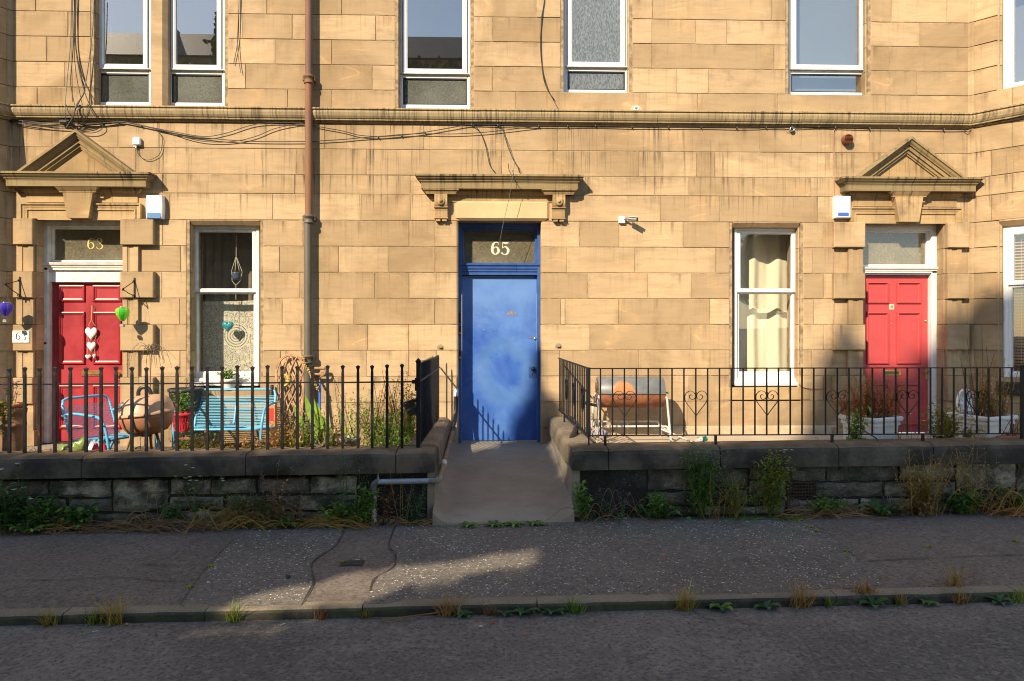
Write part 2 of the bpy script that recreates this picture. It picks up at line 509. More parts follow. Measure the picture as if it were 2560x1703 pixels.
M['wall_mortar'] = dark_wall('blackened_mortar', (.06, .055, .045), (.025, .024, .022))
def coping_mat():
    k = NT('coping_stone')
    ob = k.coord('Object'); n = k.noise(ob, 2.6, 7, .66); f = k.noise(ob, 45, 4, .65)
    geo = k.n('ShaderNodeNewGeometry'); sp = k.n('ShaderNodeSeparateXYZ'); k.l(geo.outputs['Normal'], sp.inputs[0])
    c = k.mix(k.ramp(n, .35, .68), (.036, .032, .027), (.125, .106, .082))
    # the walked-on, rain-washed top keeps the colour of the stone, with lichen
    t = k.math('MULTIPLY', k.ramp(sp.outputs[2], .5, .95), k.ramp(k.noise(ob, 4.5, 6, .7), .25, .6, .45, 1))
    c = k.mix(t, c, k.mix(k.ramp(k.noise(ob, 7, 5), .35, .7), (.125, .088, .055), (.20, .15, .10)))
    li = k.ramp(k.noise(ob, 13, 3, .6), .70, .74)
    c = k.mix(k.math('MULTIPLY', li, .55), c, (.26, .25, .23))
    k.col(c); k.p.inputs['Roughness'].default_value = .88; k.p.inputs['Specular IOR Level'].default_value = .25
    k.bump(k.math('ADD', n, k.math('MULTIPLY', f, .4)), .5, .02); return k.m
M['coping'] = coping_mat()
def coping_brown():
    k = NT('brown_coping_stone')
    ob = k.coord('Object'); n = k.noise(ob, 3.1, 7, .66); f = k.noise(ob, 45, 4, .65)
    c = k.mix(k.ramp(n, .35, .68), (.11, .085, .058), (.205, .165, .118))
    c = k.mix(k.ramp(k.noise(ob, 1.3, 4), .5, .7, 0, .7), c, (.07, .06, .05))
    k.col(c); k.p.inputs['Roughness'].default_value = .88
    k.bump(k.math('ADD', n, k.math('MULTIPLY', f, .4)), .5, .02); return k.m
M['coping_brown'] = coping_brown()
def concrete(name, A, B, s=2.2):
    k = NT(name); ob = k.coord('Object')
    n = k.noise(ob, s, 6, .65, .4); f = k.noise(ob, 120, 3, .6); g = k.noise(ob, 9, 5, .7)
    c = k.mix(k.ramp(n, .3, .7), A, B)
    c = k.mix(k.ramp(g, .55, .72, 0, .35), c, tuple(x * .55 for x in A))
    c = k.mix(k.ramp(f, .35, .65, 0, .2), c, tuple(x * .5 for x in A))
    k.col(c); k.p.inputs['Roughness'].default_value = .85; k.bump(k.math('ADD', g, f), .25, .006); return k.m
M['ramp'] = concrete('ramp_concrete', (.225, .192, .15), (.30, .26, .207))
M['render'] = concrete('side_wall_render', (.225, .19, .145), (.31, .265, .21), 3.0)
M['slab'] = concrete('garden_concrete', (.42, .34, .25), (.50, .42, .32), 2.6)
def asphalt(name, A, B, grit=(.16, .15, .14), gscale=150, gl=.66, big=1.1, bump=.5):
    k = NT(name); ob = k.coord('Object')
    n = k.noise(ob, big, 6, .68, .5); m_ = k.noise(ob, 9, 5, .7); f = k.noise(ob, gscale, 3, .7); f2 = k.noise(ob, 38, 4, .7)
    c = k.mix(k.ramp(n, .3, .7), A, B)
    c = k.mix(k.ramp(m_, .5, .75, 0, .35), c, tuple(x * .55 for x in A))
    c = k.mix(k.ramp(f2, .32, .52, .75, 0), c, tuple(x * .35 for x in A))
    c = k.mix(k.ramp(k.noise(ob, 19, 4, .7), .5, .66, 0, .4), c, tuple(min(1, x * 1.5) for x in B))
    c = k.mix(k.ramp(f, gl, gl + .1, 0, .7), c, grit)
    k.col(c); k.p.inputs['Roughness'].default_value = .9; k.p.inputs['Specular IOR Level'].default_value = .3
    k.bump(k.math('ADD', k.math('MULTIPLY', f2, 1.0), k.math('MULTIPLY', f, .6)), bump, .02); return k.m
M['road'] = asphalt('road_asphalt', (.112, .100, .091), (.200, .177, .157), (.40, .36, .31), 90, .62, .9, .8)
M['pave_red'] = asphalt('pavement_asphalt_brown', (.118, .097, .083), (.163, .134, .114), (.24, .19, .15), 170, .70, 1.0, .3)
M['pave_grey'] = asphalt('pavement_asphalt_grey', (.114, .101, .088), (.160, .142, .123), (.25, .21, .18), 170, .68, 1.2, .35)
def kerb_mat():
    k = NT('kerb_stone'); ob = k.coord('Object')
    geo = k.n('ShaderNodeNewGeometry'); sp = k.n('ShaderNodeSeparateXYZ'); k.l(geo.outputs['Normal'], sp.inputs[0])
    n = k.noise(ob, 2.4, 6, .68); f = k.noise(ob, 60, 4, .7); m_ = k.noise(ob, 8, 5, .7)
    c = k.mix(k.ramp(n, .3, .7), (.185, .152, .11), (.27, .225, .165))
    c = k.mix(k.ramp(k.rand(), 0, 1, 0, .4), c, (.15, .13, .10))
    c = k.mix(k.ramp(f, .3, .55, .5, 0), c, (.08, .066, .05))
    # road film, algae and moss on the upright face
    t = k.math('MULTIPLY', k.ramp(sp.outputs[2], .75, .25), k.ramp(m_, .2, .5, .55, 1))
    c = k.mix(t, c, k.mix(k.ramp(n, .42, .6), (.040, .037, .032), (.062, .066, .034)))
    k.col(c); k.p.inputs['Roughness'].default_value = .9; k.p.inputs['Specular IOR Level'].default_value = .25
    k.bump(k.math('ADD', m_, k.math('MULTIPLY', f, .6)), .6, .02); return k.m
M['kerb'] = kerb_mat()
M['seam'] = simple('asphalt_seam', (.035, .031, .028), .8, .3, 20)
M['fleck'] = simple('white_chippings', (.74, .70, .63), .7, .25, 30, island=.5)
M['timber'] = simple('weathered_timber', (.36, .21, .10), .7, .35, 6, .2, aniso=(1, 1, .2))
M['wicker'] = simple('wicker', (.46, .27, .15), .75, .4, 12, .2)
M['straw'] = simple('straw_gold', (.52, .33, .09), .7, .3, 18)
M['blue_tube'] = simple('sky_blue_enamel', (.10, .40, .66), .35, .12, 5)
M['blue_cord'] = simple('sky_blue_cord', (.20, .54, .74), .45, .15, 40)
M['bbq_lid'] = simple('bronze_enamel', (.50, .315, .20), .42, .2, 3, rgb2=(.44, .27, .165))
M['bbq_bowl'] = simple('copper_enamel', (.42, .205, .115), .42, .25, 3, rgb2=(.33, .15, .08))
M['black_plastic'] = simple('black_plastic', (.02, .02, .022), .4, .2, 15)
M['red_pot'] = simple('red_glazed_pot', (.55, .035, .05), .3, .15, 6)
M['drum_grey'] = simple('grey_drum_paint', (.12, .125, .13), .45, .25, 4, rgb2=(.16, .15, .14))
def drum_rust(name, cx, cz):
    k = NT(name); ob = k.coord('Object')
    sp = k.n('ShaderNodeSeparateXYZ'); k.l(ob, sp.inputs[0])
    n = k.noise(ob, 9, 5, .7)
    dx = k.math('MULTIPLY', k.math('SUBTRACT', sp.outputs[0], cx), 1.0); dz = k.math('SUBTRACT', sp.outputs[2], cz)
    r = k.math('SQRT', k.math('ADD', k.math('MULTIPLY', dx, dx), k.math('MULTIPLY', dz, dz)))
    r = k.math('ADD', r, k.math('MULTIPLY', k.math('SUBTRACT', n, .5), .16))
    c = k.mix(k.ramp(r, .115, .15), (.42, .165, .06), k.mix(k.ramp(n, .3, .7), (.105, .115, .122), (.16, .165, .165)))
    k.col(c); k.l(k.ramp(r, .1, .13, .85, .4), k.p.inputs['Roughness']); k.bump(n, .15, .005); return k.m
M['drum_bowl'] = simple('burnt_rust', (.30, .105, .04), .8, .4, 10, .25, rgb2=(.16, .06, .03))
M['white_tube'] = simple('chipped_white_tube', (.62, .60, .55), .5, .35, 14)
M['planter'] = simple('white_planter', (.74, .72, .70), .5, .12, 5)
M['cream'] = simple('cream_curtain', (.86, .79, .60), .9, .05, 3, trans=.08)
M['net'] = simple('grey_curtain', (.22, .19, .15), .9, .25, 4)
M['teal'] = simple('teal_heart', (.03, .34, .40), .3, .3, 40)
M['twine'] = simple('twine', (.60, .42, .20), .9, .2, 40)
M['rope'] = simple('macrame_cord', (.62, .56, .45), .9, .15, 40)
M['heart_white'] = simple('white_heart', (.80, .78, .74), .6, .1, 8)
M['tile_white'] = simple('glazed_tile', (.78, .78, .76), .2, .05, 6)
M['tile_blue'] = simple('tile_blue', (.02, .045, .20), .25, .2, 20)
M['tile_yellow'] = simple('tile_yellow', (.62, .40, .08), .3, .2, 20)
M['gold'] = simple('gold_numerals', (.60, .46, .13), .5, .2, 20)
M['ivory'] = simple('ivory_numerals', (.62, .58, .46), .6, .1, 20)
def glass_col(name, rgb):
    k = NT(name); ob = k.coord('Object')
    k.col(k.mix(k.ramp(k.noise(ob, 14, 3), .3, .7), rgb, tuple(min(1, c * 1.5 + .02) for c in rgb)))
    k.p.inputs['Roughness'].default_value = .08
    tr = k.n('ShaderNodeBsdfTranslucent'); tr.inputs[0].default_value = (*[min(1, c * 2) for c in rgb], 1)
    mx = k.n('ShaderNodeMixShader'); mx.inputs[0].default_value = .45
    k.l(k.p.outputs[0], mx.inputs[1]); k.l(tr.outputs[0], mx.inputs[2]); k.l(mx.outputs[0], k.out.inputs[0]); return k.m
M['glass_green'] = glass_col('green_glass', (.05, .42, .03))
M['glass_lime'] = glass_col('lime_glass', (.28, .50, .05))
M['glass_blue'] = glass_col('violet_blue_glass', (.05, .03, .36))
M['glass_indigo'] = glass_col('indigo_glass', (.09, .07, .40))
# plants
def plant(name, rgb, rgb2=None, isl=.75, tr=.3): return simple(name, rgb, .6, .3, 6, rgb2=rgb2, island=isl, trans=tr, spec=.3)
M['leaf'] = plant('leaf_green', (0.199, 0.362, 0.070), (0.118, 0.234, 0.047))
M['leaf_bright'] = plant('leaf_bright_green', (0.331, 0.545, 0.088), (0.194, 0.370, 0.059))
M['leaf_dark'] = plant('leaf_dark_green', (0.088, 0.212, 0.055), (0.050, 0.125, 0.035))
M['leaf_yellow'] = plant('leaf_yellow_green', (0.468, 0.413, 0.055), (0.303, 0.303, 0.041))
M['leaf_blue'] = plant('leaf_blue_green', (0.110, 0.244, 0.134), (0.073, 0.145, 0.073))
M['dry'] = plant('dry_grass', (0.429, 0.267, 0.111), (0.286, 0.156, 0.065), .6)
M['dry_gold'] = plant('dry_golden_stems', (0.546, 0.351, 0.098), (0.364, 0.221, 0.065), .5)
M['dry_orange'] = plant('dry_orange_fern', (0.594, 0.257, 0.081), (0.378, 0.149, 0.054), .6)
M['dry_grey'] = plant('dead_grey_stems', (0.300, 0.219, 0.150), (0.175, 0.125, 0.088), .5)
M['stem_red'] = plant('dark_red_stems', (.14, .045, .035), None, .4)
M['stem_dark'] = plant('dark_seed_stems', (0.120, 0.090, 0.036), (0.084, 0.072, 0.030), .4)
M['stem_green'] = plant('green_stems', (0.154, 0.182, 0.049), None, .4)
M['pink'] = plant('pink_petals', (.60, .16, .34), None, .3)
M['magenta'] = plant('magenta_petals', (.48, .10, .30), None, .3)
M['purple'] = plant('purple_petals', (.17, .08, .42), None, .3)
M['white_petal'] = plant('white_petals', (.72, .70, .62), None, .2)
M['yellow_petal'] = plant('yellow_petals', (.62, .42, .03), None, .3)
M['poppy'] = plant('poppy_petals', (.72, .06, .025), None, .2)
M['bark'] = simple('bark', (.10, .075, .05), .9, .5, 10, .5)

# =================================================================== THE GROUND
def zp(x, y): return -.307 + .012 * x - .022 * (-2.45 - y)      # pavement falls to the west and to the kerb
def zr(x): return -.405 + .012 * x
KY = -4.30                                                        # kerb line
g = MB()
def sheet(mb, x0, x1, y0, y1, zf, nx, ny):
    vs = []; fs = []
    for j in range(ny + 1):
        for i in range(nx + 1):
            x = x0 + (x1 - x0) * i / nx; y = y0 + (y1 - y0) * j / ny
            vs.append((x, y, zf(x, y)))
    for j in range(ny):
        for i in range(nx):
            a = j * (nx + 1) + i
            fs.append((a, a + 1, a + nx + 2, a + nx + 1))
    mb.add(vs, fs, True)
def zground(x, y):
    return max(-1.4, min(.4, zr(x))) - .03
sheet(g, -200, 200, -200, 60, lambda x, y: -1.0 if y > -1 and abs(x) < 60 else max(-1.6, min(.6, zr(x))) - .25, 60, 40)
tag(g.build('ground', M['soil']), kind='structure')
g = MB()
def road_z(x, y):
    camber = .05 * (1 - ((y + 8.0) / 3.7) ** 2)
    bump_ = .004 * noise.noise((x * 3.1, y * 3.1, 0)) + .006 * noise.noise((x * .8, y * .8, 3))
    return zr(x) + max(-.03, camber) * .5 + bump_
sheet(g, -7.5, 7.5, -11.5, KY - .005, road_z, 220, 110)
sheet(g, -40, -7.5, -11.5, KY - .005, lambda x, y: road_z(x, y), 30, 20)
sheet(g, 7.5, 40, -11.5, KY - .005, lambda x, y: road_z(x, y), 30, 20)
tag(g.build('road', M['road']), kind='structure')
g = MB()
sheet(g, -40, 40, -13.5, -11.5, lambda x, y: zr(x) + .09, 30, 3)
tag(g.build('far_pavement', M['pave_grey']), kind='structure')

# pavement: brown asphalt with a strip of grey chipped asphalt and a re-laid service trench
pave = MB()
def pv(x, y): return zp(x, y) + .004 * noise.noise((x * 1.3, y * 1.3, 7)) + .003 * noise.noise((x * 5, y * 5, 2))
sheet(pave, -40, -7, KY + .11, -2.40, pv, 30, 10); sheet(pave, 7, 40, KY + .11, -2.40, pv, 30, 10)
sheet(pave, -7, 7, KY + .11, -2.40, pv, 260, 40)
pavement = tag(pave.build('pavement', M['pave_red']), kind='structure')
def gp(u, v, dz=0.0):
    """the point of the pavement seen at this place of the photo"""
    y = -3.4
    for _ in range(12):
        x = PX(u, y); d = x * math.sin(PSI) + (DIST + y) * math.cos(PSI)
        z = zp(x, y); want = (CZ - z) * FPX / (v - V0)
        y += (want - d)
        y = max(-4.25, min(-2.3, y))
    return Vector((PX(u, y), y, pv(PX(u, y), y) + dz))
def patch(pts, name, mat, lift, parent):
    vs = [gp(u, v) for u, v in pts]
    mb = MB(); c = sum(vs, Vector()) / len(vs)
    # fan in rings so that the sheet follows the pavement
    ring = [c]; K = 14
    dense = []
    for i in range(len(vs)):
        a = vs[i]; b = vs[(i + 1) % len(vs)]
        for k in range(12): dense.append(a.lerp(b, k / 12))
    n = len(dense); out = []
    for k in range(1, K + 1):
        for p in dense:
            q = c.lerp(p, k / K); q.z = pv(q.x, q.y) + lift; out.append(q)
    cc = c.copy(); cc.z = pv(c.x, c.y) + lift
    fs = [(0, 1 + i, 1 + (i + 1) % n) for i in range(n)]
    for k in range(K - 1):
        for i in range(n):
            j = (i + 1) % n
            fs.append((1 + k*n + i, 1 + (k+1)*n + i, 1 + (k+1)*n + j, 1 + k*n + j))
    mb.add([cc] + out, fs, True)
    return mb.build(name, mat, parent)
e1 = lambda x, y: (x * .3655, 1130 + y * .3655)
e2 = lambda x, y: (850 + x * .3655, 1130 + y * .3655)
e3 = lambda x, y: (1700 + x * .3655, 1130 + y * .3655)
GREY_L = [e1(1660, 545), e1(2350, 520), e1(2300, 640), e1(2130, 760), e1(2140, 900), e1(2060, 1050), e1(1230, 1065), e1(1340, 900), e1(1500, 710)]
GREY_R = [e2(390, 500), e2(330, 660), e2(378, 705), e2(365, 790), e2(235, 870), e2(190, 1010), e2(150, 1050), e2(900, 1035), e2(2350, 985), e3(900, 960), e3(1400, 910), e3(1180, 690), e3(1000, 560), e3(870, 480), e3(400, 470), e2(1600, 450), e2(900, 470)]
patch(GREY_L, 'chipped_patch', M['pave_grey'], .004, pavement)
patch(GREY_R, 'chipped_patch', M['pave_grey'], .004, pavement)
def seam(pts, r, name='joint'):
    mb = MB(); path = smooth_path([gp(u, v) for u, v in pts], 5)
    vs = []
    for i, p in enumerate(path):
        t = (path[min(i+1, len(path)-1)] - path[max(i-1, 0)]); t.z = 0; t.normalize(); sd = Vector((-t.y, t.x, 0))
        rr = .55 * r * (.3 + 1.9 * abs(noise.noise((p.x * 16, p.y * 16, 0))))
        for q in (p - sd * rr, p + sd * rr):
            vs.append((q.x, q.y, pv(q.x, q.y) + .0085))
    mb.add(vs, [(2*i, 2*i+1, 2*i+3, 2*i+2) for i in range(len(path)-1)])
    mb.build(name, M['seam'], pavement)
seam([e1(1670, 540), e1(1500, 700), e1(1420, 790), e1(1340, 890), e1(1230, 1050)], .006)
seam([e2(40, 510), e1(2300, 640), e1(2140, 760), e1(2145, 900), e1(2060, 1060)], .010)
seam([e2(380, 500), e2(335, 640), e2(378, 700), e2(365, 790), e2(240, 870), e2(205, 960)], .012)
seam([e1(0, 888), e1(480, 880), e1(700, 862), e1(930, 872), e1(1100, 890), e1(1330, 885)], .008)
seam([e1(960, 775), e1(1200, 785), e1(1400, 785)], .006)
seam([e3(1280, 748), e3(1600, 735), e3(2000, 718), e3(2353, 705)], .010)
seam([e3(870, 480), e3(1010, 560), e3(1150, 680), e3(1230, 740)], .005)

# white stone chippings rolled into the grey patches: nobody could count them
def inside(p, poly):
    r = False; n = len(poly)
    for i in range(n):
        a = poly[i]; b = poly[i-1]
        if (a[1] > p[1]) != (b[1] > p[1]) and p[0] < (b[0]-a[0]) * (p[1]-a[1]) / (b[1]-a[1]) + a[0]: r = not r
    return r
fl = MB()
polyL = [tuple(gp(*q).xy) for q in GREY_L]; polyR = [tuple(gp(*q).xy) for q in GREY_R]
rf = random.Random(5)
cnt = 0
while cnt < 2300:
    x = rf.uniform(-3.2, 4.6); y = rf.uniform(KY + .12, -2.42)
    if not (inside((x, y), polyL) or inside((x, y), polyR)): continue
    if noise.noise((x * 1.4, y * 1.4, 5)) < rf.uniform(-.75, .35): continue
    cnt += 1
    a = rf.gauss(0, .7); s1 = rf.uniform(.0035, .0098); s2 = s1 * rf.uniform(.35, .8)
    z = pv(x, y) + .006; h = rf.uniform(.001, .003)
    vs = []
    for k in range(5):
        t = a + k * 1.2566 + rf.uniform(-.25, .25)
        vs.append((x + math.cos(t) * s1 * math.cos(a) - math.sin(t) * s2 * math.sin(a), y + math.cos(t) * s1 * math.sin(a) + math.sin(t) * s2 * math.cos(a), z))
    fl.add(vs + [(x, y, z + h)], [(i, (i+1) % 5, 5) for i in range(5)])
tag(fl.build('stone_chippings', M['fleck'], pavement), kind='stuff')
# loose grit on the road
gr = MB()
for i in range(1500):
    y = KY - .02 - abs(rf.gauss(0, .35)) if i < 900 else rf.uniform(-6.3, KY - .1)
    x = rf.uniform(-5.2, 5.2)
    s1 = rf.uniform(.002, .0065); z = road_z(x, y)
    a = rf.uniform(0, 6.28)
    vs = [(x + math.cos(a + k * 1.571) * s1 * rf.uniform(.6, 1.3), y + math.sin(a + k * 1.571) * s1 * rf.uniform(.6, 1.3), z - .001) for k in range(4)]
    gr.add(vs + [(x, y, z + s1 * .9)], [(0, 1, 4), (1, 2, 4), (2, 3, 4), (3, 0, 4)])
M['grit'] = simple('road_grit', (.16, .14, .13), .9, .4, 30, island=.7)
road = bpy.data.objects['road']
tag(gr.build('grit', M['grit'], road), kind='stuff')

kerb = thing('kerb', None, None); tag(kerb, kind='structure')
x = -8.0
while x < 8.0:
    L = rf.uniform(.85, 1.25); mb = MB()
    y0, y1 = KY + rf.uniform(-.006, .006), KY + .115
    n = 10; prof = []
    for i in range(n + 1):
        xx = x + .003 + (L - .006) * i / n
        j = .004 * noise.noise((xx * 6, 1, 4))
        z1 = zp(xx, KY) + .004; z0 = zr(xx) - .06
        prof.append([(xx, y0 + j, z0), (xx, y0 + j + .004, z1 - .022 + j), (xx, y0 + .010 + j, z1 - .006 + j), (xx, y0 + .025, z1 + .001), (xx, y1, z1 + .002), (xx, y1 + .006, z1 - .02)])
    vs = [p for pr in prof for p in pr]; m = 6
    fs = [(i*m+k, (i+1)*m+k, (i+1)*m+k+1, i*m+k+1) for i in range(n) for k in range(m-1)]
    fs += [tuple(range(m-1, -1, -1)), tuple(range(n*m, n*m+m))]
    mb.add(vs, fs); mb.build('kerb_stone', M['kerb'], kerb)
    x += L

# =================================================================== THE TENEMENT
bld = thing('sandstone_tenement', 'pale sandstone tenement with three doors and a string course above the ground floor', 'building')

def stone_mesh(mb, x0, x1, z0, z1, yf=0.0, depth=.10, cl=0, cr=0, ct=0, cb=0, b=.004, T=None):
    l, r, t, bo = max(cl, b), max(cr, b), max(ct, b), max(cb, b)
    fr = [(x0+l, yf, z0+bo), (x1-r, yf, z0+bo), (x1-r, yf, z1-t), (x0+l, yf, z1-t)]
    # ring behind the front arris
    yl, yr, yt, yb_ = yf + l, yf + r, yf + t, yf + bo
    mid = [(x0, yl, z0), (x1, yr, z0), (x1, yr, z1), (x0, yl, z1)]
    if cb or ct:
        mid = [(x0, max(yl, yb_), z0), (x1, max(yr, yb_), z0), (x1, max(yr, yt), z1), (x0, max(yl, yt), z1)]
    back = [(x0, yf+depth, z0), (x1, yf+depth, z0), (x1, yf+depth, z1), (x0, yf+depth, z1)]
    vs = fr + mid + back
    if T: vs = [T(*p) for p in vs]
    fs = [(0, 1, 2, 3)]
    for k in (0, 4):
        for i in range(4):
            j = (i + 1) % 4
            fs.append((k+i, k+4+i, k+4+j, k+j))
    mb.add(vs, fs)

W0, W1x = -5.75, 6.03                      # the flat wall between the two bays
J = .0030                                   # half a joint
# rows: (z0, z1)
H = .3187; Z4 = 1.474
GZ = [0.0, .199] + [Z4 + k * H for k in range(-3, 5)] + [3.07, 3.304, 3.62, 3.93]
UZ = [3.93, 4.347, 4.652, 4.958, 5.263, 5.568, 5.873, 6.18]
def xs(*us): return [PX(u) for u in us]
# openings: name -> x0, x1, z0, z1
OP = {}
OP['d63'] = (PX(83, -.07), PX(299, -.07), -.05, 2.749)
OP['g1'] = (PX(476), PX(648), PZ(560, 969), 2.749 - .03)
OP['d65'] = (PX(1145), PX(1353), -.10, 2.749)
OP['g2'] = (PX(1833), PX(1999), PZ(1900, 967), 2.749 - .03)
OP['dr'] = (PX(2165, -.07), PX(2368, -.07), -.05, 2.749)
OP['w1'] = (PX(237), PX(560), PZ(400, 266), 6.05)
OP['w2'] = (PX(998), PX(1175), PZ(1080, 272), 6.05)
OP['w3'] = (PX(1411), PX(1572), PZ(1490, 234), 6.05)
OP['w4'] = (PX(1974), PX(2168), PZ(2070, 240), 6.05)

ROWS = []     # (z0, z1, [cuts in u], )
cutsG = {
  0: [383, 430, 700, 790, 905, 1010, 1440, 1560, 1690, 2050],
  1: [420, 702, 916, 1022, 1405, 1597, 1720, 1776, 2040],
  2: [406, 699, 846, 971, 1087, 1475, 1723, 2059],
  3: [450, 702, 755, 916, 1022, 1091, 1400, 1597, 1776, 2030],
  4: [405, 753, 846, 920, 1022, 1475, 1728, 2059],
  5: [449, 706, 885, 1087, 1402, 1413, 1547, 1774, 2035],
  6: [405, 750, 937, 1023, 1469, 1620, 1729, 2059],
  7: [452, 699, 846, 971, 1088, 1416, 1587, 1789, 2032],
  8: [406, 758, 1023, 1088, 1449, 1548, 1708, 2058],
  9: [425, 682, 770, 903, 1026, 1651, 1800, 2045],
  10: [407, 737, 1026, 1470, 1636, 1723, 2028],
  11: [339, 398, 741, 916, 1254, 1598, 1742, 1787, 2085, 2134],
  12: [58, 130, 295, 398, 812, 1060, 1395, 1673, 1900, 2087, 2175, 2360],
}
cutsU = {
  0: [93, 719, 829, 1290, 1368, 1616, 1744, 1944, 2215],
  1: [162, 614, 931, 1231, 1691, 1772, 2291],
  2: [117, 688, 829, 1629, 1935, 2224],
  3: [170, 607, 731, 939, 1231, 1630, 1739, 1817, 2300],
  4: [89, 666, 854, 1341, 1632, 1929, 2229, 2368],
  5: [150, 640, 800, 920, 1240, 1690, 1800, 2290],
  6: [100, 690, 860, 1330, 1640, 1900, 2220],
}
def row_stones(z0, z1, cuts, core):
    segs = [(W0, W1x, 0, 0)]
    for nm, (a, b, oz0, oz1) in OP.items():
        if oz0 < z1 - .12 and oz1 > z0 + .12:
            ns = []
            for s0, s1, f0, f1 in segs:
                if b <= s0 or a >= s1: ns.append((s0, s1, f0, f1)); continue
                if a > s0: ns.append((s0, a, f0, 1))
                if b < s1: ns.append((b, s1, 1, f1))
            segs = ns
    for s0, s1, f0, f1 in segs:
        cx = sorted(c for c in (PX(u) for u in cuts) if s0 + .09 < c < s1 - .09)
        ed = [s0] + cx + [s1]
        core.append((s0 + (.012 if f0 else 0), s1 - (.012 if f1 else 0), z0, z1))
        for i in range(len(ed) - 1):
            a, b = ed[i], ed[i + 1]
            l = f0 if i == 0 else 0; r = f1 if i == len(ed) - 2 else 0
            door_l = l and any(abs(a - OP[n][1]) < 1e-6 for n in ('d63', 'dr')) or r and any(abs(b - OP[n][0]) < 1e-6 for n in ('d63', 'dr'))
            d65 = (l and abs(a - OP['d65'][1]) < 1e-6) or (r and abs(b - OP['d65'][0]) < 1e-6)
            ch = 0.004 if door_l else (.018 if d65 else .055)
            mb = MB()
            stone_mesh(mb, a + (0 if l else J), b - (0 if r else J), z0 + J, z1 - J, RN.uniform(-.0025, .0025),
                       .34 if (l or r) else .09, ch if l else 0, ch if r else 0, b=RN.uniform(.002, .0045))
            mb.build('stone', M['stone'], bld)
core = []
for i in range(len(GZ) - 1): row_stones(GZ[i], GZ[i+1], cutsG[i], core)
for i in range(len(UZ) - 1): row_stones(UZ[i], UZ[i+1], cutsU[i], core)
mb = MB()
for a, b, z0, z1 in core: mb.box(a, b, .007, .42, z0, z1)
# inner leaf and the storeys above
mb.box(W0 - .8, W1x + .8, .02, .5, 6.18, 13.5)
mb.build('wall_core', M['mortar'], bld)
# lintels with a splayed soffit over the two ground-floor windows, sills below the upper windows are courses of the wall
for nm in ('g1', 'g2'):
    a, b, z0, z1 = OP[nm]
    mb = MB(); stone_mesh(mb, a - .004, b + .004, 2.69, 2.749 - .002, -.001, .30, cb=.05, b=.002); mb.build('lintel', M['stone'], bld)
for nm in ('g1', 'g2'):
    a, b, z0, z1 = OP[nm]
    mb = MB(); stone_mesh(mb, a - .14, b + .13, z0 - .165, z0 - .012, -.010, .2, b=.006, ct=.008); mb.build('sill', M['trim'], bld)

# plinth with a flaking painted ledge
mb = MB(); mb.cornice(PX(1390), PX(2086), -.001, [(0, .215), (.045, .195), (.05, .19), (.05, .0)])
mb.build('plinth', concrete('flaking_plinth', (.40, .29, .18), (.50, .40, .28), 5), bld)
mb = MB(); mb.cornice(PX(383), PX(1100), -.001, [(0, .20), (.025, .19), (.03, .18), (.03, -.2)])
mb.build('plinth', M['stone'], bld)

# ---- bays at both ends: stones laid on a canted plane
def bay(sign, ox, ex, ey, slen, openings):
    def T(s, y, z):
        nx, ny = -ey, ex                      # outward normal (towards the street) is (ey, -ex)
        return (ox + sign * (s * ex) - sign * (y * ey) , s * ey * 1.0 + y * ex, z) if False else (ox + sign * (s * ex - y * ey), s * ey + y * ex, z)
    return T
# east bay: runs towards the street from the wall's end
EX, EY = .62, -.785
def TE(s, y, z): return (6.065 + s * EX - y * EY, -.035 + s * EY + y * EX, z)
WXX, WYY = .5, -.866
def TW(s, y, z): return (-5.785 - s * WXX + y * WYY, -.035 + s * WYY + y * WXX, z)
BAYW = (.30, 1.02)
rb = random.Random(3)
for T, vis in ((TE, True), (TW, False)):
    allz = [(GZ[i], GZ[i+1], i) for i in range(len(GZ)-1)] + [(UZ[i], UZ[i+1], i + 20) for i in range(len(UZ)-1)]
    for z0, z1, i in allz:
        up = i >= 20
        win = (z1 <= 2.76 and z0 >= .70) or (up and z0 >= 4.3)
        if vis and win: parts = [(0, BAYW[0], 0, 1), (BAYW[1], 1.3, 1, 0)]
        elif vis: parts = [(0, .2 if i % 2 else .42, 0, 0), (.2 if i % 2 else .42, 1.3, 0, 0)]
        else: parts = [(0, .95, 0, 0)]
        for a, b, l, r in parts:
            mb = MB()
            TT = T if vis else (lambda s, y, z, T=T: T(s, y, z))
            stone_mesh(mb, a + J * .5, b - J * .5, z0 + J, z1 - J, rb.uniform(-.002, .002), .25, .05 if l else 0, .05 if r else 0, T=TT)
            if not vis: mb.f = [f[::-1] for f in mb.f]
            mb.build('bay_stone', M['stone'], bld)
    # cavetto where bay and wall meet
    for z0, z1, i in allz:
        mb = MB(); pts = []
        if vis: arc = [(6.02, .0), (6.032, -.006), (6.043, -.022), (6.050, -.040), (6.068, -.045)]
        else: arc = [(-5.80, -.05), (-5.775, -.045), (-5.765, -.022), (-5.757, -.008), (-5.74, .0)]
        n = len(arc)
        vs = [(x, y, z0 + J) for x, y in arc] + [(x, y, z1 - J) for x, y in arc]
        mb.add(vs, [(k, k+1, n+k+1, n+k) for k in range(n-1)], True)
        mb.build('corner_stone', M['stone'], bld)
